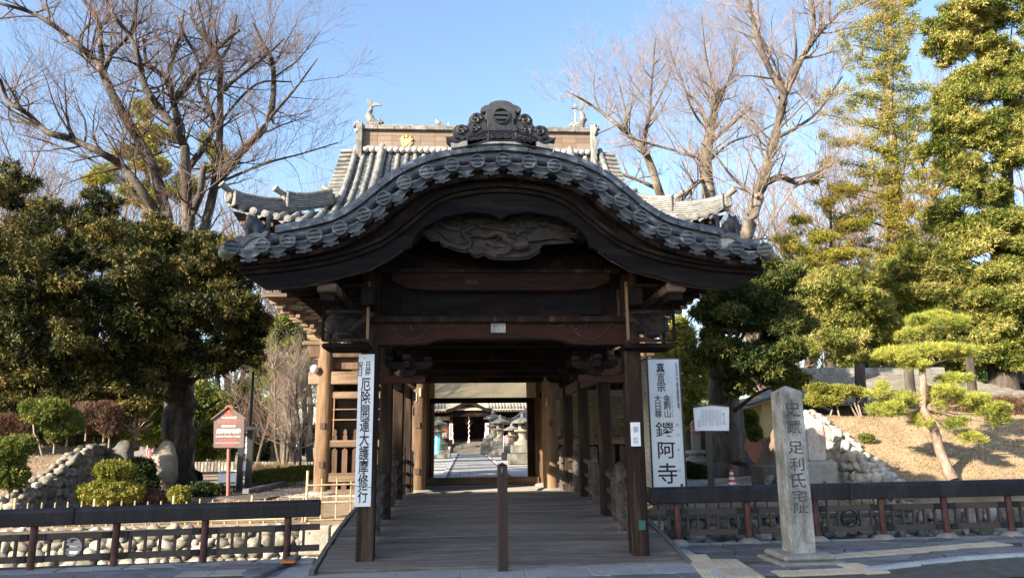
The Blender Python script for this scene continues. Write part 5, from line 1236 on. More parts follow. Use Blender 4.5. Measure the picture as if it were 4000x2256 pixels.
# -- natural monument stones
def stone_blob(name, parts, m, root, remesh=.05, seed=0):
    mb = MB()
    for c, r in parts: mb.ell(c, r, 14)
    o = mb.build(name, m, root, remesh=remesh, smooth=60)
    tx = bpy.data.textures.new('rough', 'CLOUDS'); tx.noise_scale = .25
    k = o.modifiers.new('d', 'DISPLACE'); k.texture = tx; k.strength = .035; k.mid_level = .5; k.texture_coords = 'GLOBAL'; return o
s = thing('monument_stone', 'tall rounded buff stone on a block left of the big tree trunk', 'stone monument', (-8.1, 20.2, .2)); Y = 20.2
c = T(640, 1820, Y); k = Y/2900
stone_blob('stone', [(c+Vector((0, 0, -.18)), (.38, .26, .44)), (c+Vector((.0, 0, .05)), (.35, .24, .50)), (c+Vector((.03, 0, .28)), (.25, .19, .38))], M['stone_warm'], s, remesh=.035)
c = T(645, 1950, Y); MB().box(c.x-.42, c.x+.42, Y-.3, Y+.3, .1, T(645, 1908, Y).z).build('base_block', M['stone_base'], s, bev=.06)
s = thing('monument_stone', 'dark leaning boulder half hidden behind the clipped shrub in front of the left bank wall', 'stone monument', (-9.4, 20.8, .2)); c = T(465, 1790, 20.8)
stone_blob('stone', [(c+Vector((0, 0, -.1)), (.42, .25, .42)), (c+Vector((.12, 0, .22)), (.25, .2, .28))], M['cobble_dark'], s)
s = thing('monument_stone', 'upright red stained stone on a block in front of the pale cobble wall', 'stone monument', (8.4, 17.6, .3)); Y = 17.6
L = [(3165, 1800), (3158, 1700), (3165, 1650), (3190, 1632), (3215, 1640), (3228, 1700), (3235, 1805)]
MB().prism([(T(u, v, Y).x, T(u, v, Y).z) for u, v in L], Y, Y+.25).build('stone', M['redstone'] if 'redstone' in M else M['redwall'], s, bev=.04)
a = T(3150, 1890, Y-.2); b = T(3275, 1800, Y-.2); MB().box(a.x, b.x, Y-.2, Y+.5, .0, b.z).build('base_block', M['stone_base'], s, bev=.06)
s = thing('stone_kerb_wall', 'low dark cobble wall end left of the inscribed stone pillar', 'stone wall', (7.3, 18.6, .2)); a = T(2990, 1890, 18.3); b = T(3080, 1800, 18.3)
MB().box(a.x, b.x+.3, 18.35, 19.2, .0, b.z-.12).build('wall_core', M['mortar'], s)
rock_wall(s, (a.x-.05, 18.34, .05), (1, 0, 0), (0, 0, 1), (0, -1, 0), b.x-a.x+.4, 4, .24, RKD, top=lambda u: .3+.85*min(1, u/.7), seed=5)
# stone pillar with lotus base
s = thing('stone_post', 'pale hexagonal stone post on a round lotus base right of the box sign', 'stone monument', (8, 27, .3)); Y = 26; c = T(2722, 1800, Y); zt = T(2722, 1650, Y).z
MB().lathe([(.17, c.z+.33), (.16, zt), (.05, zt+.1)], (c.x, Y, 0), 6).build('shaft', M['cobble_pale'], s)
MB().lathe([(.36, c.z-.1), (.42, c.z+.0), (.36, c.z+.12), (.24, c.z+.17), (.24, c.z+.2), (.38, c.z+.28), (.36, c.z+.36), (.2, c.z+.38)], (c.x, Y, 0), 16).build('lotus_base', M['cobble_pale'], s, smooth=50)
MB().lathe([(.6, .2), (.58, c.z-.1)], (c.x, Y, 0), 12).build('foundation', M['cobble'], s)
s = thing('flower_pot_cloth', 'small pink cloth figure on top of the stone post', 'cloth', (c.x-.1, Y, zt)); mb = MB(); mb.ell((c.x-.08, Y-.15, zt-.05), (.09, .06, .10), 8); mb.ell((c.x-.08, Y-.15, zt-.30), (.11, .06, .09), 8); mb.build('cloth', M['pink'], s, smooth=60)
# traffic cone
c = atz(2861, 1905, .26); s = thing('traffic_cone', 'red and white striped traffic cone behind the right railing', 'traffic cone', tuple(c)); zt = T(2861, 1840, c.y).z; h = zt-c.z+.02; x, y, z = c
MB().box(x-.17, x+.17, y-.17, y+.17, z, z+.03).build('base', M['conered'], s, bev=.01)
for i in range(7):
    r0 = .125*(1-i/7)+.03*(i/7); r1 = .125*(1-(i+1)/7)+.03*((i+1)/7); MB().lathe([(r0, z+.03+h*i/7), (r1, z+.03+h*(i+1)/7)], (x, y, 0), 16).build('stripe', M['conered'] if i % 2 == 0 else M['conewhite'], s, smooth=50)
# pink banner by the gate and white paper
for (u0, v0, u1, v1, Y, m, lb, cat) in ((2508, 1700, 2526, 1770, 27, 'pink', 'narrow pink banner between the right pillar and the box sign', 'banner'), (572, 1752, 590, 1812, 26, 'red', 'narrow red banner with white writing behind the left bank wall', 'banner')):
    a = T(u0, v1, Y); b = T(u1, v0, Y); s = thing('banner', lb, cat, (a.x, Y, .3)); mb = MB(); n_ = 6
    for i in range(n_):
        z0_, z1_ = a.z+(b.z-a.z)*i/n_, a.z+(b.z-a.z)*(i+1)/n_; mb.box(a.x+.01*math.sin(i), b.x+.01*math.sin(i), Y+.02*math.sin(i*1.3), Y+.02*math.sin(i*1.3)+.006, z0_, z1_)
    mb.build('cloth', M[m], s); MB().tube([(a.x-.02, Y, .25), (a.x-.02, Y, b.z+.1)], .012, 6).build('pole', M['white'], s)
    if m == 'red': text(col('大日如来'), a.x+.03, b.x-.03, a.z+.06, b.z-.04, Y-.03, M['cream'], s)
# yellow hut
HY2 = 26.5; s = thing('yellow_hut', 'small cream yellow hut with ochre soffit and terracotta plinth behind the stone pillar', 'hut', (11, 25, .3))
g = lambda u, v, Y=HY2: T(u, v, Y)
a = g(2992, 1822); b = g(3000, 1545); xr = g(3115, 1600).x
MB().box(a.x, xr, HY2, HY2+2.4, g(3000, 1708).z, b.z).build('wall', M['yellow'], s)
MB().box(a.x-.02, xr+.02, HY2-.02, HY2+2.4, .1, g(3000, 1708).z).build('plinth', M['redwall'], s)
p0 = g(2905, 1588, HY2-.6); zz = p0.z
rf2 = MB(); rf2.v = [(p0.x, HY2-.9, zz), (a.x+.6, HY2-.9, zz+.62), (xr+.7, HY2-.9, zz-.1), (p0.x, HY2+3, zz), (a.x+.6, HY2+3, zz+.62), (xr+.7, HY2+3, zz-.1)]; rf2.f = [(0, 1, 4, 3), (1, 2, 5, 4), (0, 2, 1), (3, 4, 5)]
MB().prism([(p0.x, zz), (a.x+.7, zz+.42), (xr+.9, zz-.25), (xr+.9, zz-.15), (a.x+.7, zz+.52), (p0.x, zz+.08)], HY2-.9, HY2+3).build('roof', M['tile_dark'], s)
MB().prism([(p0.x+.04, zz-.03), (a.x+.7, zz+.37), (a.x+.7, zz+.42), (p0.x+.04, zz)], HY2-.85, HY2+2.9).build('soffit', M['orange'], s)
for k in range(3): MB().box(p0.x+.02+.0*k, p0.x+.05, HY2-.9, HY2+3, zz-.03-.03*k, zz-.005-.03*k).build('eave_strip', M['yellow'], s)
# tile roofed house
s = thing('tiled_house', 'low house with a grey brown tiled roof behind the pine on the right bank', 'house', (17, 30, .3)); Y0 = 27.
a = g(3110, 1600, Y0); b = g(4150, 1600, Y0); ze = g(3300, 1572, Y0).z; zr = g(3300, 1462, 31).z
MB().box(a.x+.6, b.x-.6, Y0+.9, 35, .1, ze+.2).build('wall', M['wood_brown'], s); 
m_ = MB(); m_.v = [(a.x, Y0, ze), (b.x, Y0, ze), (b.x-2.0, 31, zr), (a.x+2.0, 31, zr), (a.x, 35.5, ze), (b.x, 35.5, ze), (a.x, Y0, ze-.1), (b.x, Y0, ze-.1)]; m_.f = [(0, 1, 2, 3), (3, 2, 5, 4), (0, 3, 4), (1, 5, 2), (6, 7, 1, 0)]; m_.build('roof', M['tile_dark'], s)
rr = random.Random(4); tl = MB(); tl.beam((0, 0, 0), (0, .42, 0), .26, .035); tl = tl.mesh('roof_tile', M['tile_brown']); nr = 13
sl = math.atan2(zr-ze, 31-Y0); stuff = MB()
for r in range(nr):
    t = r/nr; y = Y0+(31-Y0)*t; z = ze+(zr-ze)*t+.03; xa_, xb_ = a.x+2*t+.1, b.x-2*t-.1; x = xa_+(r % 2)*.14
    while x < xb_:
        u, v = pr((x, y, z))
        if u < 3420: link('roof_tile', tl, s, (x, y, z+.0), (sl+.06, .05, 0))
        else: stuff.beam((x, y, z), (x, y+.42*math.cos(sl), z+.42*math.sin(sl)), .26, .035)
        x += .29
tag(stuff.build('roof_tiles', M['tile_brown'], s), kind='stuff')
MB().box(a.x+1.8, b.x-1.8, 30.85, 31.15, zr-.05, zr+.28).build('ridge', M['tile_pale'], s, bev=.04)
# garden kerb and path left of the gate
s = tag(MB().box(-40, -39, 30, 31, -.2, -.19).build('garden_path', M['pave']), kind='structure')
def ground_path(name, P, wd, z, m):
    mb = MB(); 
    for p, q in zip(P, P[1:]): mb.beam((*p, z), (*q, z), wd, .02)
    return tag(mb.build(name, m), kind='structure')
bpy.data.objects.remove(s)
pa, pb = atz(930, 1945, .27), atz(1255, 1895, .29); ground_path('garden_path', [(pa.x, pa.y), (pb.x+.4, pb.y)], 1.6, .283, M['asphalt'])
ke = thing('path_kerb', 'dark stone kerb edging the garden path left of the gate', 'kerb', (-6, 21, .28)); P = [atz(960, 1925, .3), atz(1050, 1905, .3), atz(1240, 1862, .3)]
for p, q in zip(P, P[1:]):
    n_ = 4
    for i in range(n_): MB().beam(p.lerp(q, i/n_)+Vector((0, 0, .04)), p.lerp(q, (i+.97)/n_)+Vector((0, 0, .04)), .18, .14).build('kerb_stone', M['slate'], ke, bev=.02)
pc, pd = atz(2560, 1915, .28), atz(3000, 1862, .3)
ke = thing('path_kerb', 'pale stone kerbs edging the path behind the traffic cone', 'kerb', (7, 20, .28)); n_ = 9
for i in range(n_): MB().beam(pc.lerp(pd, i/n_)+Vector((0, 0, .04)), pc.lerp(pd, (i+.97)/n_)+Vector((0, 0, .04)), .20, .12).build('kerb_stone', M['concrete'], ke, bev=.02)
# row of white stone fence posts far left
s = thing('stone_fence', 'row of pale square stone posts in the garden left of the gate', 'fence', (-10, 40, .3)); Y = 38
for u in range(700, 1230, 13): c = T(u, 1830, Y); MB().box(c.x-.06, c.x+.06, Y-.07, Y+.07, .2, T(u, 1802, Y).z).build('post', M['cobble'], s)
c0, c1 = T(700, 1822, Y), T(1230, 1822, Y); MB().box(c0.x, c1.x, Y-.03, Y+.03, c0.z-.05, c0.z+.05).build('cross_bar', M['cobble'], s)
s = thing('far_sign', 'white board on thin legs far behind the left garden', 'sign', (-11, 46, .3)); a = T(1128, 1744, 46); b = T(1170, 1722, 46); MB().box(a.x, b.x, 46, 46.05, a.z, b.z).build('board', M['white'], s)
for x in (a.x+.1, b.x-.1): MB().box(x-.03, x+.03, 46.05, 46.1, .2, a.z).build('leg', M['blackm'], s)
# ================================================================ inner court and main hall, seen through the gate
PX0, PX1 = -.85, 1.75
pave = tag(MB().box(PX0, PX1, 24.9, 71.5, .22, .30).build('court_path', M['mortar']), kind='structure')
y = 25.0; r = 0
while y < 71:
    h = .42 if y < 34 else .8; n_ = 6 if y < 34 else 3; x = PX0+.25+(.0 if r % 2 else -.0)
    for i in range(n_):
        w_ = (PX1-PX0-.5)/n_; o_ = (.16 if r % 2 else 0)*w_; MB().box(x+i*w_+o_*.5+.008, x+(i+1)*w_-.008+(o_*.5 if i < n_-1 else 0), y+.01, y+h-.01, .29, .312+R_.uniform(-.004, .004)).build('paving_stone', M['pave'], pave)
    y += h; r += 1
for sx in (PX0, PX1):
    y = 25.0
    while y < 71: MB().box(sx-.14+(.1 if sx == PX0 else 0), sx+.14-(.1 if sx == PX1 else 0), y, y+1.48, .25, .33).build('edge_stone', M['kerb'], pave, bev=.01); y += 1.5
HLY = 74.; MH = thing('main_hall', 'dark timber main hall with tiled eaves and bell rope beyond the stone path', 'temple hall', (.3, HLY, .3))
g = lambda u, v, Y=HLY: at(u, v, Y)
zf = 1.55; ze = g(1870, 1602).z; hx = g(1832, 1700).x
MB().box(hx-9, hx+9, HLY+3.4, HLY+12, .3, ze+1).build('wall', M['wood_black'], MH)
MB().box(hx-9.4, hx+9.4, HLY+1.2, HLY+3.4, zf-.25, zf).build('veranda', M['wood_vert'], MH)
for x in fr(hx-8.8, hx+8.8, 2.2): MB().box(x-.14, x+.14, HLY+3.2, HLY+3.45, .3, ze+.6).build('column', M['wood_vert'], MH)
for x in fr(hx-9.2, hx+9.2, .3): 
    if abs(x-hx) > 1.8: MB().box(x-.02, x+.02, HLY+1.25, HLY+1.3, zf, zf+.75).build('balustrade_bar', M['wood_black'], MH) if (x > g(1640, 1700).x and x < g(2110, 1700).x) else None
for i in range(7): MB().box(hx-1.5, hx+1.5, HLY-.6+.3*i, HLY+1.4, .3+.18*i, .3+.18*(i+1)).build('step', M['deck_side'], MH, bev=.01)
for sx in (-1.75, 1.75):
    MB().box(hx+sx-.15, hx+sx+.15, HLY+.1, HLY+.4, .3, ze+.2).build('porch_column', M['wood_vert'], MH)
    MB().beam((hx+sx*.88, HLY-.7, 1.2), (hx+sx*.88, HLY+1.1, 2.3), .05, .06).build('stair_rail', M['white'], MH)
    x = hx+sx; MB().box(x-.17, x+.17, HLY-.05, HLY, g(1830, 1715).z, g(1830, 1652).z).build('sign_board', M['white'], MH)
    text(col('厄除祈願大護摩修行' if sx < 0 else '納経帳御守授与所'), x-.09, x+.09, g(1830, 1711).z, g(1830, 1656).z, HLY-.06, M['black'], MH)
# eaves: rows of tile ends, curved porch gable in the middle
rfh = MB(); zt = ze+4.2
rfh.v = [(hx-14, HLY-1.2, ze+.15), (hx+14, HLY-1.2, ze+.15), (hx+9, HLY+9, zt+3), (hx-9, HLY+9, zt+3), (hx-14, HLY-1.2, ze), (hx+14, HLY-1.2, ze), (hx+14, HLY+3, ze), (hx-14, HLY+3, ze)]; rfh.f = [(0, 1, 2, 3), (4, 5, 1, 0), (4, 7, 6, 5)]
rfh = rfh.build('roof', M['hall_roof'], MH)
ht = MB().tube([(0, 0, 0), (0, 3.2, 1.7)], .11, 8).mesh('barrel_tile', M['tile_pale'], 40)
for x in fr(hx-7, hx+9, .31): 
    if not (hx-2.1 < x < hx+1.8): link('barrel_tile', ht, rfh, (x, HLY-1.25, ze+.16))
tl2 = MB(); 
for x in fr(hx-8, hx+9, .31): tl2.tube([(x, HLY+1.9, ze+1.83), (x, HLY+9, zt+3.1)], .11, 6)
tag(tl2.build('tile_rows', M['hall_roof'], rfh), kind='stuff')
for x in fr(hx-6, hx+8, .28): MB().box(x-.05, x+.05, HLY-1.1, HLY+2.4, ze-.14, ze-.02).build('rafter', M['tactile_grey'] if abs(x-hx) > 2 else M['wood_vert'], MH)
kc = [(-2.2, -.25), (-1.6, -.12), (-1.0, .15), (-.5, .4), (0, .5), (.5, .4), (1.0, .15), (1.6, -.12), (2.2, -.25)]
MB().band([(hx+a, ze+b+.35) for a, b in kc], [(hx+a, ze+b+.0) for a, b in kc], HLY-1.5, HLY+1).build('porch_gable', M['wood_black'], MH)
MB().prism([(hx+a, ze+b+.05) for a, b in kc]+[(hx+1.7, ze-.6), (hx-1.7, ze-.6)], HLY-.9, HLY-.8).build('porch_panel', M['wood_black'], MH)
for u0, u1 in ((1690, 1758), (1903, 1978)):
    a = g(u0, 1640); b = g(u1, 1624); MB().box(a.x, b.x, HLY+1, HLY+1.05, a.z, b.z).build('donor_board', M['tactile_grey'], MH); text('御祈祷受付', a.x+.15, b.x-.15, a.z+.08, b.z-.08, HLY+.98, M['black'], MH, name='lettering')
a = g(1833, 1640); MB().lathe([(.02, 0), (.42, .04), (.45, .12), (.42, .22)], (hx+.0, HLY-.1, g(1832, 1642).z), 20, axis='y').build('gong', M['wire'], MH, smooth=50)
pts = [(hx+.02*math.sin(i), HLY-.35+.02*math.cos(i), g(1832, 1618).z+(g(1832, 1714).z-g(1832, 1618).z)*i/30) for i in range(31)]
MB().tube(pts, .05, 8).build('bell_rope', M['salmon'], MH, smooth=50)
mb = MB()
for i in range(0, 30): mb.ell((hx+.05*math.sin(i*1.05), HLY-.36+.05*math.cos(i*1.05), pts[i][2]), (.045, .045, .07), 6)
mb.build('rope_twist', M['cream'], MH, smooth=60); z = g(1832, 1728).z; MB().lathe([(.05, z+.45), (.07, z+.35), (.15, z)], (hx, HLY-.35, 0), 10).build('rope_tassel', M['cream'], MH, smooth=50)
a = g(1715, 1712); b = g(1765, 1672); MB().box(a.x, b.x, HLY+1.2, HLY+2, a.z, b.z+.3).build('reception_booth', M['orange_lit_wood'] if 'orange_lit_wood' in M else M['wood_gate_h'], MH)
for u in (1694, 1730, 1740, 1909, 1917, 1926): c = g(u, 1705); MB().box(c.x-.1, c.x+.1, HLY+1.1, HLY+1.15, c.z, c.z+.42).build('paper_lantern', M['white'], MH)
for u in (1756, 1906): c = g(u, 1755, HLY-1); MB().lathe([(.06, c.z), (.13, c.z+.28)], (c.x, HLY-1, 0), 8).build('small_lamp', M['white'], MH)
# stone lanterns
def lantern(u, v, Y, vt, label, s=1.):
    c = at(u, v, Y); zb = .3; zt = at(u, vt, Y).z; h = zt-zb; L = thing('stone_lantern', label, 'stone lantern', (c.x, Y, .3), group='stone lanterns in the court'); x = c.x
    w_ = h*.30
    MB().box(x-w_, x+w_, Y-w_, Y+w_, zb, zb+h*.20).build('base_block', M['lantern'], L, bev=.04); MB().box(x-w_*.8, x+w_*.8, Y-w_*.8, Y+w_*.8, zb+h*.20, zb+h*.37).build('base_block', M['lantern'], L, bev=.04)
    MB().lathe([(w_*.62, zb+h*.37), (w_*.6, zb+h*.42), (w_*.34, zb+h*.46), (w_*.26, zb+h*.52), (w_*.34, zb+h*.6), (w_*.6, zb+h*.63), (w_*.6, zb+h*.66)], (x, Y, 0), 12).build('shaft', M['stone_warm'], L, smooth=40)
    MB().lathe([(w_*.36, zb+h*.66), (w_*.36, zb+h*.79)], (x, Y, 0), 6).build('fire_box', M['stone_warm'], L); MB().box(x-w_*.15, x+w_*.15, Y-w_*.42, Y-w_*.3, zb+h*.69, zb+h*.76).build('opening', M['black'], L)  # black block stands in for the shade inside the fire box
    MB().lathe([(w_*.85, zb+h*.79), (w_*.88, zb+h*.82), (w_*.4, zb+h*.88), (w_*.15, zb+h*.91), (w_*.17, zb+h*.94), (w_*.14, zb+h*.97), (.01, zb+h)], (x, Y, 0), 6).build('roof_cap', M['lantern'], L, smooth=30)
lantern(1955, 1768, 58, 1618, 'stone lantern with a wide cap on a stepped base right of the path'); lantern(2044, 1790, 40, 1610, 'nearest stone lantern at the right edge of the gate opening'); lantern(1712, 1765, 55, 1625, 'stone lantern left of the path behind the turquoise banner')
lantern(1928, 1752, 66, 1600, 'slim pale stone lantern close to the hall, right of the path'); lantern(2000, 1760, 50, 1650, 'low stone lantern between the two larger ones')
s = thing('banner', 'turquoise banner with white vertical writing at the left of the gate opening', 'banner', (-1.6, 44, .3)); Y = 44; a = at(1690, 1775, Y); b = at(1717, 1697, Y)
mb = MB(); 
for i in range(8): z0_, z1_ = a.z+(b.z-a.z)*i/8, a.z+(b.z-a.z)*(i+1)/8; mb.box(a.x-.0+.008*i, b.x-.02+.008*i, Y+.01*math.sin(i), Y+.01*math.sin(i)+.006, z0_, z1_)
mb.build('cloth', M['blue'], s); MB().tube([(a.x-.02, Y, .3), (a.x-.02, Y, b.z+.1)], .015, 6).build('pole', M['white'], s)
text(col('足利三十三観音霊場'), a.x+.12, a.x+.27, a.z+.06, b.z-.06, Y-.02, M['cream'], s)
for u, v0, v1, Y, lb in ((1978, 1702, 1730, 52, 'small pink cloth hanging by the stone lanterns'), (1684, 1705, 1722, 46, 'scrap of pink cloth behind the turquoise banner')):
    a = at(u-10, v1, Y); b = at(u+10, v0, Y); s = thing('pink_cloth', lb, 'cloth', (a.x, Y, a.z)); MB().prism([(a.x+.05, a.z), (b.x-.05, a.z), (b.x-.04, b.z-.15), (b.x, b.z), (a.x, b.z), (a.x+.04, b.z-.15)], Y, Y+.02).build('cloth', M['pink'], s)
    MB().tube([(a.x-.02, Y, .3), (a.x-.02, Y, b.z+.05)], .015, 6).build('pole', M['white'], s)
# side pavilion roof
s = thing('side_pavilion', 'dark pavilion with a sweeping grey roof behind the stone lanterns', 'pavilion', (6, 58, .3)); Y = 60; L = [(1975, 1640), (2005, 1632), (2040, 1610), (2075, 1580), (2110, 1560), (2300, 1560), (2300, 1650), (1990, 1652)]
MB().prism([(at(u, v, Y).x, at(u, v, Y).z) for u, v in L], Y, Y+6).build('roof', M['tile'], s)
for u in (2010, 2100, 2200): c = at(u, 1700, Y+.5); MB().box(c.x-.12, c.x+.12, Y+.4, Y+.64, .3, at(u, 1640, Y).z).build('post', M['wood_brown'], s)
c = at(1995, 1700, Y); MB().box(c.x, c.x+7, Y+5, Y+5.2, .3, 3.4).build('wall', M['wood_brown'], s)

# ---------------------------------------------------------------- houses across the street, behind the camera (their shade lies over the bridge)
def house(name, x0, x1, y0, y1, h, label, roofh=1.2):
    b = thing(name, label, 'house', ((x0+x1)/2, (y0+y1)/2, 0)); MB().box(x0, x1, y0, y1, -.1, h).build('wall', M['concrete'], b)
    MB().prism([(x0-.3, h), (x1+.3, h), (x1+.3, h+.15), (x0-.3, h+.15)], y0-.3, y1+.3).build('roof', M['tile_dark'], b)
    for k in range(int((x1-x0)/2.2)):
        for z in fr(1.2, h-2, 2.8): x = x0+1+k*2.2; f = MB().box(x-.05, x+1.25, y1, y1+.05, z-.05, z+1.35).build('window', M['rail_brown'], b); MB().box(x, x+1.2, y1+.05, y1+.07, z, z+1.3).build('pane', M['glass'], f)
    return b
hb = house('town_house', -56.3, -41.3, -38, -25, 29.4, 'tallest grey apartment building far across the street behind the viewer')
MB().box(-48.0, -47.4, -26, -25.4, 29.4, 31.4).build('chimney', M['ashlar'], hb)
house('town_house', -41.3, -29.0, -36, -25, 26.9, 'lower grey apartment building far across the street behind the viewer')
# ================================================================ vegetation
def np_mesh(name, V, F, m, rnd=None, smooth=False):
    k = F.shape[1]; me = bpy.data.meshes.new(name); me.vertices.add(len(V)); me.vertices.foreach_set('co', V.astype(np.float32).ravel())
    me.loops.add(F.size); me.loops.foreach_set('vertex_index', F.astype(np.int32).ravel()); me.polygons.add(len(F)); me.polygons.foreach_set('loop_start', np.arange(0, F.size, k, dtype=np.int32))
    if smooth: me.polygons.foreach_set('use_smooth', np.ones(len(F), bool))
    me.materials.append(m); me.update(calc_edges=True)
    if rnd is not None: a = me.attributes.new('rnd', 'FLOAT', 'FACE'); a.data.foreach_set('value', rnd.astype(np.float32))
    return me
def rand_dirs(n, g): v = g.normal(size=(n, 3)); return v/np.linalg.norm(v, axis=1)[:, None]
def leaves(P, D, L, W, g, droop=0.):
    "one folded diamond (2 triangles) per leaf, at P along D"
    n = len(P); up = rand_dirs(n, g); S = np.cross(D, up); S /= np.linalg.norm(S, axis=1)[:, None]+1e-9; Nn = np.cross(D, S)
    L = L[:, None] if hasattr(L, '__len__') else L; 
    tip = P+D*L; tip[:, 2] -= droop*(L[:, 0] if hasattr(L, '__len__') else L); mid = P+D*L*.5
    a = mid+S*W+Nn*W*.25; b = mid-S*W+Nn*W*.25
    V = np.stack([P, a, tip, b], 1).reshape(-1, 3); i = np.arange(n)*4; F = np.concatenate([np.stack([i, i+1, i+2], 1), np.stack([i, i+2, i+3], 1)]); return V, F
def tri_leaves(P, D, L, W, g):
    n = len(P); S = np.cross(D, rand_dirs(n, g)); S /= np.linalg.norm(S, axis=1)[:, None]+1e-9; L = L[:, None]
    V = np.stack([P-S*W*.9, P+S*W*.9+D*L*.25, P+D*L], 1).reshape(-1, 3); return V, np.arange(n*3).reshape(-1, 3)
def shell_points(ells, n, g, inner=.55, cut=None):
    "points near the surface of a union of ellipsoids (c, r), with outward directions"
    vol = np.array([r[0]*r[1]+r[0]*r[2]+r[1]*r[2] for c, r in ells]); k = g.choice(len(ells), n, p=vol/vol.sum()); C = np.array([c for c, r in ells])[k]; Rr = np.array([r for c, r in ells])[k]
    d = rand_dirs(n, g); rad_ = (inner+(1-inner)*g.random(n)**.5)*(.86+.22*np.array([noise.noise(Vector(x*3.1)+Vector((kk*3.3, 0, 0))) for x, kk in zip(d, k)])+.06)
    P = C+d*Rr*rad_[:, None]; N_ = d/Rr; N_ /= np.linalg.norm(N_, axis=1)[:, None]
    keep = np.ones(n, bool)
    for j, (c, r) in enumerate(ells):
        q = (((P-np.array(c))/np.array(r))**2).sum(1); keep &= ~((q < .50) & (k != j))
    return P[keep], N_[keep]
def crown(name, ells, nspr, m, root, leaf=.125, wid=.017, per=15, spr=.14, seed=1, flat_=.5, droop=.15, up=.25, inner=.5, tri=True):
    wid = wid*(1.3 if wid < .026 else 1)
    g = np.random.default_rng(seed); P, N_ = shell_points(ells, nspr, g, inner)
    n = len(P); ax = N_*flat_+rand_dirs(n, g)*.5; ax[:, 2] += up; ax /= np.linalg.norm(ax, axis=1)[:, None]
    Pi = np.repeat(P, per, 0); Ai = np.repeat(ax, per, 0); D = Ai*.75+rand_dirs(n*per, g); D /= np.linalg.norm(D, axis=1)[:, None]
    base = Pi+Ai*(g.random(n*per)[:, None]-.5)*spr*1.6+rand_dirs(n*per, g)*spr*.35; Ln = leaf*(.6+.7*g.random(n*per))
    V, F = tri_leaves(base, D, Ln, wid, g) if tri else leaves(base, D, Ln, wid, g, droop); rs = np.repeat(g.random(n)**1.3, per)*.65+g.random(n*per)*.35
    rnd = rs if tri else np.concatenate([rs, rs]); org = np.array(wloc(root)); me = np_mesh(name, V-org, F, m, rnd); return link(name, me, root, wloc(root))
class Twigs:
    def __init__(s): s.V = []; s.F = []; s.n = 0
    def seg(s, pts, rr, k=3):
        P = np.array(pts, float); m = len(P); T = np.gradient(P, axis=0); T /= np.linalg.norm(T, axis=1)[:, None]+1e-9; ref = np.array([.31, .22, .93]) if abs(T[0][2]) < .9 else np.array([.9, .3, .1])
        A = np.cross(T, ref); A /= np.linalg.norm(A, axis=1)[:, None]+1e-9; B = np.cross(A, T); r = np.array(rr)[:, None]
        ring = [P+(A*math.cos(2*math.pi*j/k)+B*math.sin(2*math.pi*j/k))*r for j in range(k)]
        s.V.append(np.stack(ring, 1).reshape(-1, 3)); i = np.arange(m-1)[:, None]*k+s.n; j = np.arange(k)[None]; j2 = (j+1) % k
        s.F.append(np.stack([i+j, i+j2, i+k+j2, i+k+j], 2).reshape(-1, 4)); s.n += m*k
    def build(s, name, m, root): V = np.concatenate(s.V); F = np.concatenate(s.F); return link(name, np_mesh(name, V-np.array(wloc(root)), F, m, None, True), root, wloc(root))
def grow(tw, p, d, L, r, lev, rr, upb=.35, spread=.75, kids=(5, 5, 4), big=None):
    n = 5 if lev < 2 else 4; pts = [np.array(p, float)]; d = np.array(d, float); d /= np.linalg.norm(d)
    for i in range(n):
        d = d+np.array([rr.gauss(0, .16), rr.gauss(0, .16), rr.gauss(0, .12)+upb*.12]); d /= np.linalg.norm(d); pts.append(pts[-1]+d*L/n)
    rad_ = [max(.0042, r*(1-.82*i/n)) for i in range(n+1)]; (big if (big is not None and r > .035) else tw).seg(pts, rad_, 5 if r > .03 else 3)
    if lev < len(kids):
        for c in range(kids[lev]):
            t = rr.uniform(.22, 1.0); i = min(n-1, int(t*n)); q = pts[i]+(pts[i+1]-pts[i])*(t*n-i); dd = (pts[i+1]-pts[i]); dd /= np.linalg.norm(dd)
            rv = np.array([rr.gauss(0, 1), rr.gauss(0, 1), rr.gauss(0, .7)+upb]); rv -= dd*(rv@dd); rv /= np.linalg.norm(rv)+1e-9
            grow(tw, q, dd*(1-spread*.5)+rv*spread*.75+np.array([0, 0, upb*.4]), L*rr.uniform(.42, .68), rad_[i]*.55, lev+1, rr, upb, spread, kids, big)
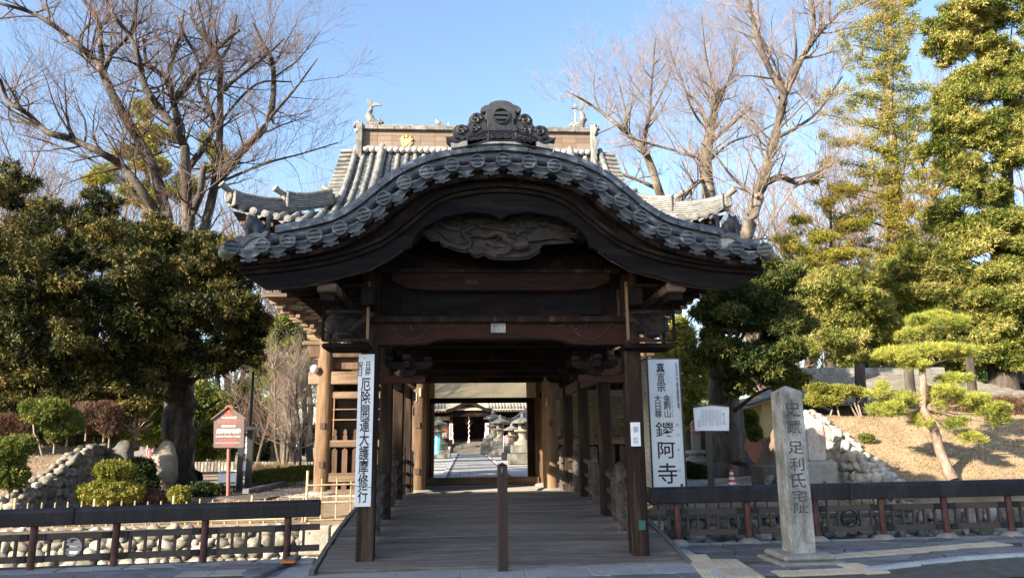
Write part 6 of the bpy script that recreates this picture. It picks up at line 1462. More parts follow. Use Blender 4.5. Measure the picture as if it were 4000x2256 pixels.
def limb_tree(name, label, limbs, Y, trunk_m, twig_m, seed, group=None, base=None, dens=1.9, L1=(1.4, 2.8), kids=(5, 5), upb=.35, start=.2, trunks=()):
    rr = random.Random(seed); b = base or at(limbs[0][0][0][0], limbs[0][0][0][1], Y); root = thing(name, label, 'tree', (b[0], b[1], .2), group)
    tw, big = Twigs(), Twigs()
    for li, (L, r0, r1) in enumerate(limbs):
        yo = 0 if li == 0 else rr.uniform(-1.8, 1.8); P0 = spline([(a, c) for a, c in L], 4); m = len(P0); pts = []
        for i, p in enumerate(P0): t = i/(m-1); pts.append(np.array(at(p.x, p.y, Y+yo*t+.25*math.sin(i*.9+li))))
        rad_ = [r0+(r1-r0)*i/(m-1) for i in range(m)]; big.seg(pts, [x*(1+.07*rr.uniform(-1, 1)) for x in rad_], 9); tot = sum(np.linalg.norm(pts[i+1]-pts[i]) for i in range(m-1)); nb = int(tot*dens)
        for k in range(nb):
            t = start+(1-start)*rr.random() if li < 9 else rr.random(); i = min(m-2, int(t*(m-1))); q = pts[i]; dd = pts[i+1]-pts[i]; dd /= np.linalg.norm(dd)+1e-9
            rv = np.array([rr.gauss(0, 1), rr.gauss(0, 1), rr.gauss(0, .6)+.4]); rv -= dd*(rv@dd); rv /= np.linalg.norm(rv)
            grow(tw, q, dd*.6+rv*.8, rr.uniform(*L1), min(.045, rad_[i]*.45), 1, rr, upb, .75, (0,)+kids, big)
    for P, R0, R1 in trunks: big.seg(P, [R0+(R1-R0)*i/(len(P)-1) for i in range(len(P))], 12)
    big.build('trunk', trunk_m, root); tw.build('twigs', twig_m, root); return root
S_ = lambda L: [(a/1.453, b/1.453) for a, b in L]
lt = [([(715, 1040), (660, 920), (647, 826), (599, 661), (544, 551), (454, 399), (406, 296), (385, 255), (330, 200), (275, 151), (193, 89), (110, 45), (0, 14)], .25, .06),
      ([(406, 289), (392, 172), (385, 83), (323, 0)], .13, .06), ([(406, 275), (440, 206), (509, 131), (530, 41), (537, -20)], .10, .06),
      ([(710, 1060), (640, 890), (571, 771), (482, 654), (385, 592), (275, 544), (186, 516), (103, 440), (34, 399), (0, 310)], .19, .06),
      ([(725, 1060), (730, 860), (723, 619), (716, 564), (661, 475), (606, 399), (564, 330), (544, 234), (509, 145), (440, 55), (413, -10)], .22, .05),
      ([(709, 537), (681, 413), (654, 310), (606, 275), (571, 234), (560, 150)], .15, .05), ([(654, 303), (681, 206), (702, 138), (720, 40)], .10, .04),
      ([(681, 406), (743, 310), (826, 213), (895, 150), (935, 120)], .12, .05), ([(743, 647), (812, 551), (833, 468), (812, 413), (778, 344), (771, 234), (716, 131), (690, 60)], .13, .04),
      ([(735, 1060), (790, 920), (846, 688), (857, 551), (860, 358), (853, 220), (764, 103), (745, 30)], .21, .05), ([(853, 240), (900, 170), (925, 60)], .08, .03),
      ([(855, 700), (950, 585), (1053, 461), (1067, 262), (1032, 179), (990, 90)], .19, .04), ([(1053, 461), (1150, 350), (1240, 230)], .07, .02), ([(860, 358), (964, 275), (1060, 200), (1110, 150)], .08, .03),
      ([(840, 720), (1032, 640), (1180, 600), (1320, 557)], .06, .02), ([(740, 660), (860, 480), (1000, 330), (1140, 320)], .07, .03), ([(725, 960), (750, 850), (780, 760), (795, 650)], .14, .11), ([(690, 960), (600, 830), (400, 650), (200, 560), (60, 520)], .06, .02)]
limb_tree('zelkova_tree', 'huge bare zelkova with spreading black limbs in the left sky', lt, 27, M['bark_z'], M['twig'], 3, dens=2.4, L1=(1.2, 3.0), kids=(6, 5), trunks=[([at(700, 1900, 27), at(700, 1500, 27), at(715, 1200, 27), at(722, 1000, 27)], .5, .45)])
r3 = [([(2885, 985), (2920, 900), (2960, 770), (3000, 640), (3040, 480), (3060, 370), (3010, 280), (2960, 150), (2925, -10)], .27, .06), ([(3055, 385), (3130, 230), (3200, 130), (3280, 50)], .16, .05), ([(2990, 715), (3050, 690), (3110, 715), (3170, 700), (3230, 640)], .12, .05),
      ([(3025, 540), (3110, 500), (3200, 430), (3290, 300)], .08, .03), ([(3165, 180), (3180, 90), (3170, -20)], .10, .05), ([(2960, 770), (2860, 690), (2790, 600), (2740, 560)], .07, .02), ([(3080, 360), (3110, 200), (3090, 40)], .07, .03), ([(3070, 350), (3000, 200), (2920, 60), (2860, -20)], .06, .02)]
limb_tree('bare_tree', 'bare tree with a leaning pale trunk rising right of the bridge roof', r3, 25, M['bark'], M['twig_grey'], 5, group='bare trees behind the gate', dens=3.0, L1=(1.1, 2.5), kids=(6, 5), trunks=[([at(2850, 1300, 25), at(2885, 985, 25)], .36, .28)])
r2 = [([(2772, 800), (2757, 634), (2767, 556), (2777, 495), (2798, 402), (2803, 350)], .30, .14), ([(2772, 560), (2920, 430), (2935, 425)], .10, .03), ([(2736, 624), (2674, 598), (2519, 556), (2420, 520)], .09, .03), ([(2772, 505), (2726, 402), (2674, 350), (2600, 150)], .10, .03),
      ([(2790, 430), (2850, 300), (2880, 130)], .07, .02), ([(2760, 640), (2850, 560), (2960, 520), (3080, 450)], .07, .02), ([(2800, 370), (2760, 230), (2740, 60)], .06, .02), ([(2770, 520), (2700, 420), (2650, 260)], .06, .02), ([(2750, 700), (2700, 730), (2650, 800)], .09, .12)]
limb_tree('bare_tree', 'bare tree with a lopped trunk top behind the right end of the gate roof', r2, 31, M['bark'], M['twig_grey'], 8, group='bare trees behind the gate', dens=3.2, L1=(1.2, 2.8), kids=(6, 5), trunks=[([at(2780, 1500, 31), at(2772, 790, 31)], .4, .3)])
r1 = [([(2590, 800), (2571, 737), (2540, 640), (2509, 577), (2447, 520), (2395, 474), (2297, 402), (2210, 355)], .24, .03), ([(2509, 567), (2535, 453), (2543, 350), (2560, 150)], .12, .03), ([(2555, 732), (2499, 706), (2416, 675), (2359, 639), (2300, 600)], .10, .03), ([(2450, 515), (2440, 420), (2400, 260)], .06, .02),
      ([(2540, 450), (2600, 330), (2650, 180)], .06, .02), ([(2395, 474), (2350, 440), (2320, 350), (2330, 240)], .05, .02)]
limb_tree('bare_tree', 'bare tree leaning left over the right side of the gate roof', r1, 33, M['bark'], M['twig_grey'], 12, group='bare trees behind the gate', dens=3.0, L1=(1.2, 2.6), kids=(6, 5), trunks=[([at(2610, 1400, 33), at(2588, 790, 33)], .35, .26)])
# generic far bare trees (built once per kind, then copied)
def far_tree(seed, h, m, tm):
    rr = random.Random(seed); tw, big = Twigs(), Twigs(); n = 6
    for s in range(3):
        a = rr.uniform(0, 6.28); base = np.array([.2*math.cos(a), .2*math.sin(a), 0]); pts = [base]; d = np.array([.12*math.cos(a), .12*math.sin(a), 1.])
        for i in range(7): d = d+np.array([rr.gauss(0, .07), rr.gauss(0, .07), 0]); pts.append(pts[-1]+d/np.linalg.norm(d)*h*.11)
        big.seg(pts, [.19*(1-.1*i) for i in range(8)], 6)
        for k in range(24):
            i = rr.randrange(2, 8); rv = np.array([rr.gauss(0, 1), rr.gauss(0, 1), rr.uniform(.5, 1.8)]); grow(tw, pts[i], rv, h*rr.uniform(.16, .30), .05, 1, rr, .5, .7, (0, 6, 5))
    V = lambda t: (np.concatenate(t.V), np.concatenate(t.F)); return np_mesh('trunk', *V(big), tm, None, True), np_mesh('twigs', *V(tw), m, None, True)
FT = [far_tree(40+i, 14, M['twig'] if i == 0 else M['twig_grey'], M['bark']) for i in range(3)]
def put_far(k, u, Y, s, label, group):
    b = at(u, 1700, Y); s = s*1.42 if s > .5 else s; r = thing('far_bare_tree', label, 'tree', (b.x, Y, .2), group); ro = rr_.uniform(0, 6.28)
    link('trunk', FT[k][0], r, (b.x, Y, .2), (0, 0, ro), (s, s, s)); link('twigs', FT[k][1], r, (b.x, Y, .2), (0, 0, ro), (s, s, s))
rr_ = random.Random(9)
spots = [(-60, 50, 1.1, 0, 'leftmost reddish bare tree in the background wood'), (110, 56, 1.15, 2, 'reddish bare tree behind the zelkova, at the left edge of the sky'), (300, 48, .95, 0, 'bare tree low behind the left fork of the zelkova'), (470, 60, 1.1, 1, 'pale bare tree seen between the zelkova limbs'),
         (900, 52, .95, 2, 'bare tree behind the right limb of the zelkova'), (1080, 46, .82, 0, 'bare tree above the left corner of the gate roof'), (1230, 50, .8, 2, 'bare tree just left of the gate ridge'), (2440, 55, .9, 1, 'bare tree faint behind the right end of the gate ridge'), (2960, 44, .85, 2, 'bare tree between the leaning trunk and the gate roof'),
         (3100, 42, .9, 0, 'bare tree behind the leaning trunk on the right'), (3240, 50, 1.1, 1, 'pale bare tree left of the yellow green conifer'), (3400, 56, 1.1, 2, 'bare tree behind the lower branches of the conifer'), (3620, 44, 1.2, 1, 'pale bare tree between the conifer and the big evergreen'), (3880, 52, 1.2, 0, 'bare tree behind the big evergreen at the right edge'), (1110, 33, .42, 1, 'small bare plum tree beside the left gate column'), (1000, 36, .42, 0, 'small bare tree behind the lamp post'), (1170, 30, .34, 2, 'low tangled bare tree touching the left gate column')]
for u, Y, s, k, lb in spots: put_far(k, u, Y, s, lb, 'bare trees of the background wood' if s > .5 else 'small bare garden trees')

# ---------------------------------------------------------------- evergreens
def split(E_, k=5, seed=1):
    "break each lobe into smaller ones so that the outline is uneven"
    g = np.random.default_rng(seed); out = []
    for c, r in E_:
        c = np.array(c); r = np.array(r); out.append((tuple(c), tuple(r*.54)))
        for i in range(k):
            d = rand_dirs(1, g)[0]; out.append((tuple(c+d*r*g.uniform(.55, .95)), tuple(r*np.array([g.uniform(.28, .46), g.uniform(.28, .46), g.uniform(.16, .30)]))))
    return out
def ev(L, Y, dy=.75, yo=()): 
    out = []
    for i, (u, v, a, b) in enumerate(L): y = Y+(yo[i] if i < len(yo) else 0); k = y/2850; out.append((tuple(at(u, v, y)), (a*k, max(a, b)*k*dy, b*k)))
    return out
def evergreen(name, label, L, Y, trunk, m, n, seed, group=None, tm=None, yo=(), limbs=(), **kw):
    b = trunk[0]; root = thing(name, label, 'tree', (b[0], b[1], b[2]), group); E_ = ev(L, Y, yo=yo)
    tw = Twigs(); P = [np.array(p) for p in trunk]; r0, r1 = kw.pop('tr', (.35, .2)); PS = [P[0]+(P[1]-P[0])*0]
    for i in range(len(P)-1): PS += [P[i]+(P[i+1]-P[i])*j/6+np.array([.06*math.sin(seed+i*6+j), .05*math.cos(seed*2+j+i), 0])*(r0 > .3) for j in range(1, 7)]
    m_ = len(PS)-1; tw.seg(PS, [(r0+(r1-r0)*i/m_)*(1+.07*math.sin(i*1.9+seed)+(.45*max(0, 1-i/3.))) for i in range(m_+1)], 14)
    fine = [P[i]+(P[i+1]-P[i])*j/12 for i in range(len(P)-1) for j in range(13)]; hub = E_ if len(E_) < 40 else E_[3::4]
    for c, r in hub:
        c = np.array(c); dh = min(np.linalg.norm(c[:2]-p[:2]) for p in fine); q = min(fine, key=lambda p: abs(p[2]-(c[2]-.3*dh))); mid = (q*.5+c*.5)+np.array([0, 0, .05*dh]); rb = min(r1*.4, .03+.02*dh); tw.seg([q, mid, c], [rb, rb*.6, .02], 6)
    for Lm in limbs: tw.seg([np.array(p) for p in Lm[0]], [Lm[1]+(Lm[2]-Lm[1])*i/(len(Lm[0])-1) for i in range(len(Lm[0]))], 8)
    tw.build('trunk', tm or M['bark_dark'], root); sp = kw.pop('sp', 9); crown('crown', split(E_, sp, seed) if sp else E_, n, m, root, seed=seed, **kw); return root
G0 = .2
def tp(u, v, Y): return tuple(at(u, v, Y))
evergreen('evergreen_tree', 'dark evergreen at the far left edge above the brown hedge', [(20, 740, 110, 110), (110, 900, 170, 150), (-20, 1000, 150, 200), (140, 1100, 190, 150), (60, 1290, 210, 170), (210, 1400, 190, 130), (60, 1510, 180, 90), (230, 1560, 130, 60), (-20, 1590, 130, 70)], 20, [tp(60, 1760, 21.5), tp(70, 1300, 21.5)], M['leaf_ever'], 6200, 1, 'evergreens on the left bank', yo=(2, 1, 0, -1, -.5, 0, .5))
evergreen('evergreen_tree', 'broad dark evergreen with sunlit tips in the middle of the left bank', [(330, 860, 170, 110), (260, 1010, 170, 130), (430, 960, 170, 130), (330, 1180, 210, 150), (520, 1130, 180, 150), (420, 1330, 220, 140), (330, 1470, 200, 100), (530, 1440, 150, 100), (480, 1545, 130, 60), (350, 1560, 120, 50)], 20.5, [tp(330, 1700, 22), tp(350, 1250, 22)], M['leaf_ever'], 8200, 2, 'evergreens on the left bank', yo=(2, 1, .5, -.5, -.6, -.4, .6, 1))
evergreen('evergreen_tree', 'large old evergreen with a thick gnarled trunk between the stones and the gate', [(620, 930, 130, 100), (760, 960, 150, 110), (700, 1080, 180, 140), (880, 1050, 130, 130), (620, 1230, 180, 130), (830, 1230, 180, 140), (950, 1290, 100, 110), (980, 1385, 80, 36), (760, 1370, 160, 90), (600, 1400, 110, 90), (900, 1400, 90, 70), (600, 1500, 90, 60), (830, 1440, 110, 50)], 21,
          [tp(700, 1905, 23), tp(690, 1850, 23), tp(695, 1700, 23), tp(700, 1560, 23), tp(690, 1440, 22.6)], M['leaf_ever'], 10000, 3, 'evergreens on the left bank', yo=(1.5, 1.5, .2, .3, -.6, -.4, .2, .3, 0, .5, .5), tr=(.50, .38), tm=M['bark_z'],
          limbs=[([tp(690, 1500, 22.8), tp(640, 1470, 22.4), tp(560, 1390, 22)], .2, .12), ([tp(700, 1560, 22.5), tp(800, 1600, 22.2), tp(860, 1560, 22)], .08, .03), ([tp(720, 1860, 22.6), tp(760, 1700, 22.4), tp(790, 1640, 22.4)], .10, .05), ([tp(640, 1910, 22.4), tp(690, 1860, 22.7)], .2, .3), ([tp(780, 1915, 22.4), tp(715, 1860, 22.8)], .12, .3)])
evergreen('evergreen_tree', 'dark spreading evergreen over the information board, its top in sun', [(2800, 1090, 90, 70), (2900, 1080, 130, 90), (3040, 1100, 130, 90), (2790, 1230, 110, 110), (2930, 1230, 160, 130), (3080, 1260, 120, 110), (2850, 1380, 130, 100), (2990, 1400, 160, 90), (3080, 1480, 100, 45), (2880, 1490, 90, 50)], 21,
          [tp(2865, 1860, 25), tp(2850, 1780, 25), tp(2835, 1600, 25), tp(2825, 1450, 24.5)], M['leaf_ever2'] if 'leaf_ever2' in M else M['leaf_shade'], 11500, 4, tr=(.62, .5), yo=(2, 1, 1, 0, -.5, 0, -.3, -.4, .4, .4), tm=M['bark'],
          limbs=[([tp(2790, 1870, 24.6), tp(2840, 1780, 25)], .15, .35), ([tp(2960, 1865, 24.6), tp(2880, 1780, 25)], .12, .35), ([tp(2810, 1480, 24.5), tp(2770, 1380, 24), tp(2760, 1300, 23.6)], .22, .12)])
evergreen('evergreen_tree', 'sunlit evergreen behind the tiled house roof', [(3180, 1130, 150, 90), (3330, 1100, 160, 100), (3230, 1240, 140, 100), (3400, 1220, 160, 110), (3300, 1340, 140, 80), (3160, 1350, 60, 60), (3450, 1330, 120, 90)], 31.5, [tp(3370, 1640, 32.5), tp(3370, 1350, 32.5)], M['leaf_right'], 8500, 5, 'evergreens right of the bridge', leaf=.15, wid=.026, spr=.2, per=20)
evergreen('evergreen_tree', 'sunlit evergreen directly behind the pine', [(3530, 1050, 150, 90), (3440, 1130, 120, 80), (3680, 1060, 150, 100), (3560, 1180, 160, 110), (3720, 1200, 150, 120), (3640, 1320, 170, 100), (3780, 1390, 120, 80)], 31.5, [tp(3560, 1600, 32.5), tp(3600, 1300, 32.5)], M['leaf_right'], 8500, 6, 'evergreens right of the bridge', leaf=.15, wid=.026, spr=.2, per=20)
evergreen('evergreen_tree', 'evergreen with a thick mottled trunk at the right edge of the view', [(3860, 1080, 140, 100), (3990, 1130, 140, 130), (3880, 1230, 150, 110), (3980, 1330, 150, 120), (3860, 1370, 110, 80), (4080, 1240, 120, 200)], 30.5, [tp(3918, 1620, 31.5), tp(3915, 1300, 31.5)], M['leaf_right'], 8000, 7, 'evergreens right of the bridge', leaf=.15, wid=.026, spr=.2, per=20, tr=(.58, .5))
evergreen('evergreen_tree', 'towering evergreen filling the upper right corner', [(3790, 70, 190, 120), (3960, 30, 180, 150), (3730, 190, 130, 110), (3910, 220, 190, 130), (3830, 350, 170, 120), (3990, 380, 150, 160), (3730, 430, 110, 110), (3690, 560, 120, 110), (3830, 540, 150, 120), (3970, 560, 150, 110), (3770, 690, 130, 110), (3700, 830, 120, 110), (3850, 760, 100, 70), (3960, 860, 110, 120), (3800, 920, 150, 110), (3950, 980, 160, 110), (3720, 980, 140, 90)], 31,
          [tp(3960, 1500, 33), tp(3950, 1000, 33), tp(3930, 400, 33)], M['leaf_right'], 14000, 8, leaf=.18, wid=.03, spr=.22, tr=(.45, .2), inner=.45, per=20)
evergreen('evergreen_tree', 'evergreen shrubby tree between the box sign and the dark evergreen', [(2640, 1330, 90, 90), (2720, 1420, 90, 110), (2600, 1450, 60, 90), (2680, 1560, 90, 90)], 30, [tp(2700, 1800, 31), tp(2690, 1500, 31)], M['leaf_yshrub'], 3000, 9, leaf=.16, wid=.03, spr=.2)
evergreen('evergreen_tree', 'yellow green tree behind the bare plum left of the gate', [(1130, 1310, 90, 90), (1190, 1400, 70, 110), (1040, 1400, 80, 100), (1120, 1500, 110, 90)], 40, [tp(1130, 1800, 41), tp(1130, 1450, 41)], M['leaf_shrub'], 2600, 10, leaf=.2, wid=.035, spr=.25)
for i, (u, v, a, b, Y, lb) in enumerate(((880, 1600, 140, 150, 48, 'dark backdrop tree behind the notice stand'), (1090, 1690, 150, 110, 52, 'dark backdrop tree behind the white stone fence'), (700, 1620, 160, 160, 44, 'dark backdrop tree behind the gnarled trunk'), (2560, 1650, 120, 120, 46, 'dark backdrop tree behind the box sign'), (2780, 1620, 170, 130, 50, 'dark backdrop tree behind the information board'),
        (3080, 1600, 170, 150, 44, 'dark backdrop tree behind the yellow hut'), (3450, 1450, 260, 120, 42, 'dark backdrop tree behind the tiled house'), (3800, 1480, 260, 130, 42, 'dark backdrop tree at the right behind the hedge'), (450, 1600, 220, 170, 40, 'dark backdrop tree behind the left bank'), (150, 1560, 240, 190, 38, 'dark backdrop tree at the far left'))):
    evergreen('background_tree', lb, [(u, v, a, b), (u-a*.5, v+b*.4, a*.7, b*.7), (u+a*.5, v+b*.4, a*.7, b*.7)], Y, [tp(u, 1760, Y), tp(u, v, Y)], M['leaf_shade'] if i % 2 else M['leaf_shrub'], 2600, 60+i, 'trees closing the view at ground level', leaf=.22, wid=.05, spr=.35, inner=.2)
# brownish conifer behind the zelkova
evergreen('conifer', 'thin brown green conifer seen through the zelkova', [(560, 430, 60, 50), (600, 520, 90, 50), (540, 600, 90, 50), (620, 660, 90, 50), (400, 690, 80, 50), (700, 740, 90, 60), (560, 760, 110, 50), (860, 640, 60, 50), (820, 560, 50, 40)], 44, [tp(580, 1500, 44), tp(575, 380, 44)], M['leaf_conifer'], 2600, 11, leaf=.22, wid=.04, spr=.3, tr=(.3, .1))
# yellow green conifer
Lc = []; rr = random.Random(6)
for k in range(46):
    t = k/45; y = -30+t*1080; sg2 = -1 if k % 2 else 1; ln = (220+320*t)*(1 if sg2 < 0 else .5)*rr.uniform(.35, 1.1)
    for j in range(5): f = (j+.3)/5; Lc.append((3475+t*15+sg2*ln*f, y+rr.uniform(-26, 26)+24*f*rr.uniform(0, 1.4), rr.uniform(34, 66)*(1.1-.3*f), rr.uniform(9, 20)))
evergreen('conifer', 'tall yellow green conifer with layered branches right of the bare trees', Lc, 36, [tp(3500, 1500, 36.5), tp(3492, 900, 36.3), tp(3478, 400, 36), tp(3468, -60, 36)], M['leaf_conifer'], 6800, 12, leaf=.16, wid=.02, spr=.3, tr=(.40, .12), tm=M['bark'], inner=.1, per=13, sp=0)
Lc = [(3130, 860, 60, 15), (3200, 930, 90, 18), (3290, 1000, 110, 20), (3110, 980, 80, 18), (3240, 790, 60, 14), (3330, 880, 80, 18), (3060, 940, 60, 14), (3180, 700, 50, 12), (3300, 740, 60, 14), (3220, 640, 40, 10), (3280, 560, 40, 10), (3160, 1040, 120, 20)]
evergreen('conifer', 'low loose conifer branches above the right end of the bridge roof', Lc, 35, [tp(3250, 1500, 36), tp(3245, 800, 36)], M['leaf_conifer'], 1900, 13, leaf=.14, wid=.017, spr=.26, tr=(.16, .05), inner=.1)
# ---------------------------------------------------------------- pine
pb = tp(3723, 1874, 16.4); pine = thing('pine_tree', 'trained garden pine with bright needle pads leaning over the lawn', 'tree', pb)
tw = Twigs(); PT = [(3723, 1874), (3700, 1830), (3672, 1760), (3650, 1680), (3625, 1630), (3600, 1590), (3607, 1500), (3600, 1420), (3598, 1360), (3610, 1300), (3640, 1250)]
P = [np.array(at(u, v, 16.4+.12*math.sin(i))) for i, (u, v) in enumerate(PT)]; tw.seg(P, [.135, .12, .105, .10, .10, .09, .07, .065, .06, .045, .03], 10)
pads = [(3650, 1262, 130, 44), (3560, 1300, 60, 25), (3500, 1385, 100, 34), (3620, 1365, 110, 30), (3740, 1372, 100, 28), (3560, 1420, 80, 22), (3440, 1530, 60, 40), (3520, 1560, 90, 38), (3470, 1600, 90, 32), (3600, 1640, 60, 34), (3720, 1480, 70, 30), (3690, 1530, 90, 34), (3780, 1560, 80, 30), (3850, 1600, 90, 32), (3900, 1640, 60, 25), (3720, 1655, 60, 26), (3790, 1710, 60, 24), (3660, 1590, 50, 26)]
for u, v, a, b in pads:
    q = min(P[5:], key=lambda p: abs(pr(p)[1]-v-30)+.2*abs(pr(p)[0]-u)); e = np.array(at(u, v+b*.5, 16.4)); mid = (q+e)/2+np.array([0, 0, -.05]); tw.seg([q, mid, e], [.04, .025, .012], 6)
    for k in range(7): z = rr.uniform(-1, 1); tw.seg([e, e+np.array([z*a*.0055*.8, rr.uniform(-.3, .3), rr.uniform(0, .12)])], [.010, .004], 4)
tw.build('trunk', M['bark_pine'], pine)
g = np.random.default_rng(5); E_ = ev(pads, 16.4, .9); C_ = []; A_ = []
Pp, Nn_ = shell_points([(c, tuple(np.array(r)*.86)) for c, r in E_]+split(E_, 4, 3)[0:0]+[q for i, q in enumerate(split(E_, 4, 3)) if i % 5], 3000, g, .35); keep = Pp[:, 2] > np.array([min(E_, key=lambda e: np.linalg.norm(np.array(e[0])-p))[0][2]-.12 for p in Pp]); Pp, Nn_ = Pp[keep], Nn_[keep]
per = 26; ax = Nn_*.5+rand_dirs(len(Pp), g)*.35; ax[:, 2] += .75; ax /= np.linalg.norm(ax, axis=1)[:, None]; D = np.repeat(ax, per, 0)*.55+rand_dirs(len(Pp)*per, g)*.85; D /= np.linalg.norm(D, axis=1)[:, None]
V, F = leaves(np.repeat(Pp, per, 0), D, .125*(.7+.5*g.random(len(D))), .0042, g); rs = np.repeat(g.random(len(Pp)), per)*.5+g.random(len(D))*.5; org = np.array(wloc(pine))
link('needles', np_mesh('needles', V-org, F, M['leaf_pine'], np.concatenate([rs, rs])), pine, wloc(pine))
# ---------------------------------------------------------------- shrubs and hedges
def shrub(name, label, cat, L, Y, m, n, seed, stems=(), group=None, leaf=.05, wid=.012, spr=.07, per=14, zb=None, sm=None, **kw):
    E_ = ev(L, Y, .8); c = E_[0][0]; zb = zb if zb is not None else H(c[0], Y); root = thing(name, label, cat, (c[0], Y, zb), group); tw = Twigs(); st = [[np.array(at(u, v, Y)) for u, v in s] for s in stems]
    if not st:
        for c_, r in E_:
            st.append([np.array([c_[0], Y+.05, max(zb, c_[2]-r[2]-.25)]), np.array(c_)])
    for s in st: tw.seg(s, [.03-.018*i/max(1, len(s)-1) for i in range(len(s))], 6)
    tw.build('stem', sm or M['twig_grey'], root); crown('foliage', E_, n, m, root, leaf=leaf, wid=wid, spr=spr, per=per, seed=seed, droop=0, inner=kw.get('inner', .72)); return root
shrub('clipped_shrub', 'bright cloud clipped shrub in two tiers in front of the left bank wall', 'shrub', [(445, 1835, 75, 32), (420, 1920, 105, 45), (500, 1925, 60, 32)], 18, M['leaf_yshrub'], 3000, 20)
shrub('clipped_shrub', 'dark round shrub behind the bright two tier shrub', 'shrub', [(545, 1840, 60, 50), (560, 1890, 60, 40)], 19.3, M['leaf_shade'], 1400, 21)
shrub('clipped_shrub', 'small yellow green ball shrub beside the rounded monument stone', 'shrub', [(700, 1932, 36, 26)], 18.3, M['leaf_yshrub'], 800, 22)
shrub('clipped_shrub', 'low dark shrub under the gnarled trunk', 'shrub', [(790, 1922, 60, 34), (840, 1925, 40, 28)], 19.6, M['leaf_shade'], 1300, 23)
shrub('clipped_shrub', 'reddish brown low shrub at the foot of the monument stone', 'shrub', [(600, 1942, 42, 22)], 18.4, M['leaf_brown'], 700, 24)
shrub('topiary_tree', 'small clipped tree with a flat round head on one thin pale trunk', 'shrub', [(140, 1590, 58, 26), (200, 1595, 62, 32), (160, 1625, 60, 24)], 18, M['leaf_shrub'], 1700, 25, stems=[[(165, 1775), (150, 1720), (133, 1690), (130, 1640), (140, 1600)]])
shrub('clipped_shrub', 'rounded green shrub left of the brown hedge block on the left bank', 'shrub', [(265, 1650, 58, 45), (215, 1690, 34, 34)], 18.3, M['leaf_shrub'], 1400, 26)
shrub('brown_hedge', 'bare brown clipped hedge block on top of the left bank wall', 'hedge', [(340, 1625, 70, 52), (410, 1625, 62, 55), (430, 1660, 44, 44)], 19.5, M['leaf_brown'], 3200, 27, wid=.005, leaf=.06)
shrub('brown_hedge', 'bare brown hedge at the left edge of the bank', 'hedge', [(20, 1670, 70, 50), (80, 1675, 48, 48), (-60, 1670, 70, 50)], 19.5, M['leaf_brown'], 3200, 28, wid=.005, leaf=.06)
shrub('garden_shrub', 'loose green shrub in the bottom left of the bank', 'shrub', [(30, 1770, 70, 60), (90, 1740, 50, 34), (40, 1860, 70, 45)], 17.2, M['leaf_shrub'], 1800, 29, leaf=.07, wid=.014, inner=.4)
shrub('bare_shrub', 'leafless twiggy shrub at the end of the left bank wall', 'shrub', [(525, 1660, 62, 34)], 20.5, M['leaf_brown'], 160, 30, stems=[[(530, 1720), (525, 1690), (u_, v_)] for u_, v_ in ((470, 1640), (500, 1620), (530, 1615), (560, 1625), (600, 1610), (590, 1655), (480, 1670), (620, 1590))], wid=.004)
shrub('garden_shrub', 'flat topped yellow green shrub on thin pale stems above the cobble wall', 'shrub', [(3200, 1520, 58, 20), (3270, 1528, 70, 24), (3340, 1530, 45, 18), (3190, 1560, 45, 26), (3240, 1560, 60, 22)], 20.5, M['leaf_yshrub'], 2200, 31, stems=[[(3235, 1650), (3250, 1600), (3240, 1550)], [(3283, 1642), (3270, 1590), (3262, 1545)], [(3365, 1645), (3340, 1580), (3330, 1540)], [(3355, 1640), (3320, 1580), (3300, 1545)], [(3370, 1645), (3350, 1570), (3390, 1540)]])
shrub('brown_hedge', 'long brown leafless hedge on top of the right bank', 'hedge', [(3440+i*62, 1612-(i > 1)*22, 50, 46) for i in range(11)], 20.6, M['leaf_brown'], 5000, 32, wid=.005, leaf=.07)
shrub('low_hedge', 'low clipped hedge at the foot of the stone post right of the box sign', 'hedge', [(2720, 1842, 44, 26), (2690, 1835, 30, 30), (2755, 1845, 30, 22)], 24, M['leaf_shade'], 1500, 33)
shrub('low_hedge', 'small sunlit hedge between the right pillar and the box sign', 'hedge', [(2522, 1830, 24, 30), (2545, 1835, 24, 26)], 22, M['leaf_yshrub'], 800, 34)
Lh = []; 
for i in range(8): t = i/7; Lh.append((1010+200*t, 1868-26*t, 30, 27-4*t))
shrub('low_hedge', 'long low clipped hedge along the garden path left of the gate', 'hedge', Lh, 24, M['leaf_shrub'], 4200, 35)
shrub('garden_shrub', 'dry straw coloured shrub among the stone posts', 'shrub', [(1010, 1840, 30, 26), (1130, 1835, 36, 22), (1070, 1830, 30, 20)], 27, M['leaf_dry'], 700, 36, wid=.004, leaf=.16, inner=.2)
shrub('garden_shrub', 'tiny leafy shrub at the edge of the pale cobble wall', 'shrub', [(3385, 1710, 26, 10)], 18.4, M['leaf_shrub'], 260, 37)
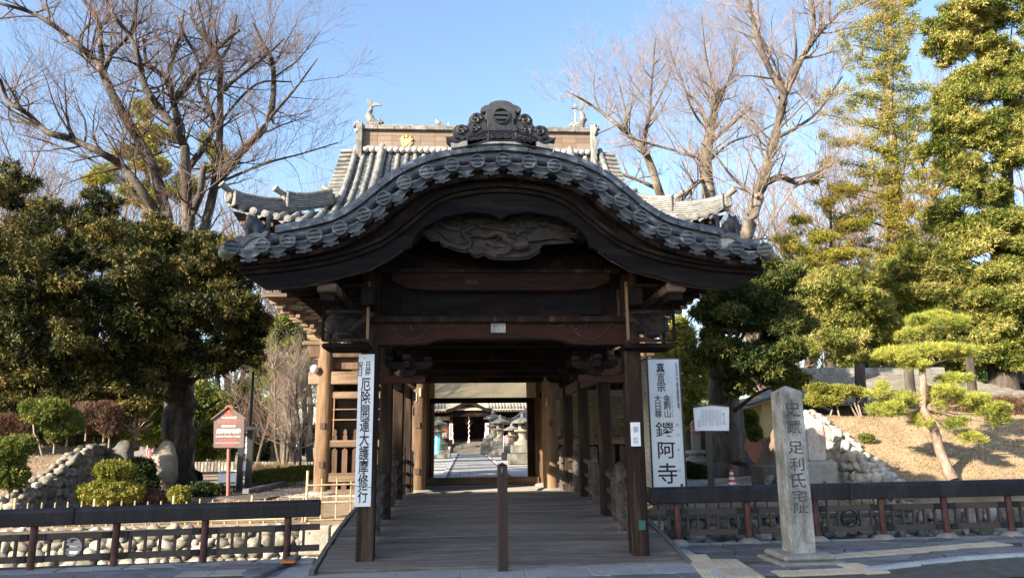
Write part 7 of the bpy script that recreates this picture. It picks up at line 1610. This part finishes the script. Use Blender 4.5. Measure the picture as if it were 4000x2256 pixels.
shrub('garden_shrub', 'round green shrub with bent stems beside the yellow hut', 'shrub', [(2925, 1640, 34, 40), (2945, 1690, 30, 28)], 25.5, M['leaf_shrub'], 1300, 38, leaf=.08, wid=.02, stems=[[(3000, 1760), (2975, 1700), (2945, 1670)], [(2990, 1750), (2960, 1690), (2930, 1640)]])
# standing trunks on the right bank
for u, w_, v0, v1, Y, lb in ((3371, .17, 1700, 1420, 22.5, 'dark straight trunk with a paper wrapped foot on the right bank'), (3800, .14, 1540, 1380, 25, 'leaning dark trunk left of the mottled trunk'), (3560, .16, 1560, 1400, 25, 'dark trunk right behind the pine'), (2750, .18, 1860, 1640, 29, 'dark trunk between the stone post and the sign post')):
    a = at(u, v0, Y); b = at(u-14, v1, Y); s = thing('tree_trunk', lb, 'tree', (a.x, Y, a.z-.3)); tw = Twigs(); tw.seg([a-Vector((0, 0, .5)), a, (a+b)/2, b], [w_*1.3, w_*1.1, w_, w_*.9], 12); tw.build('trunk', M['bark_dark'], s)
# ground cover: dry grass and fallen leaves on the banks
def litter(name, x0, x1, y0, y1, n, m, seed, L=.07, up=.5):
    g = np.random.default_rng(seed); X = g.uniform(x0, x1, n); Yy = g.uniform(y0, y1, n); Z = np.array([H(a, b) for a, b in zip(X, Yy)]); P = np.stack([X, Yy, Z], 1); D = rand_dirs(n, g); D[:, 2] = abs(D[:, 2])*up; D /= np.linalg.norm(D, axis=1)[:, None]
    V, F = leaves(P, D, L*(.5+g.random(n)), .008, g); r = g.random(n); me = np_mesh(name, V, F, m, np.concatenate([r, r])); return tag(link(name, me), kind='stuff')
litter('dry_grass', 9.4, 22, 16.05, 21.5, 60000, M['leaf_dry'], 70, .06, 1.2); litter('fallen_leaves', -20, -9.7, 15.9, 21, 22000, M['leaf_dry'], 71, .07, .5); litter('fallen_leaves', -9.4, -3.2, 16.3, 24, 9000, M['leaf_brown'], 72, .06, .4); litter('fallen_leaves', 3.5, 9.1, 16.3, 24, 6000, M['leaf_brown'], 73, .06, .4)
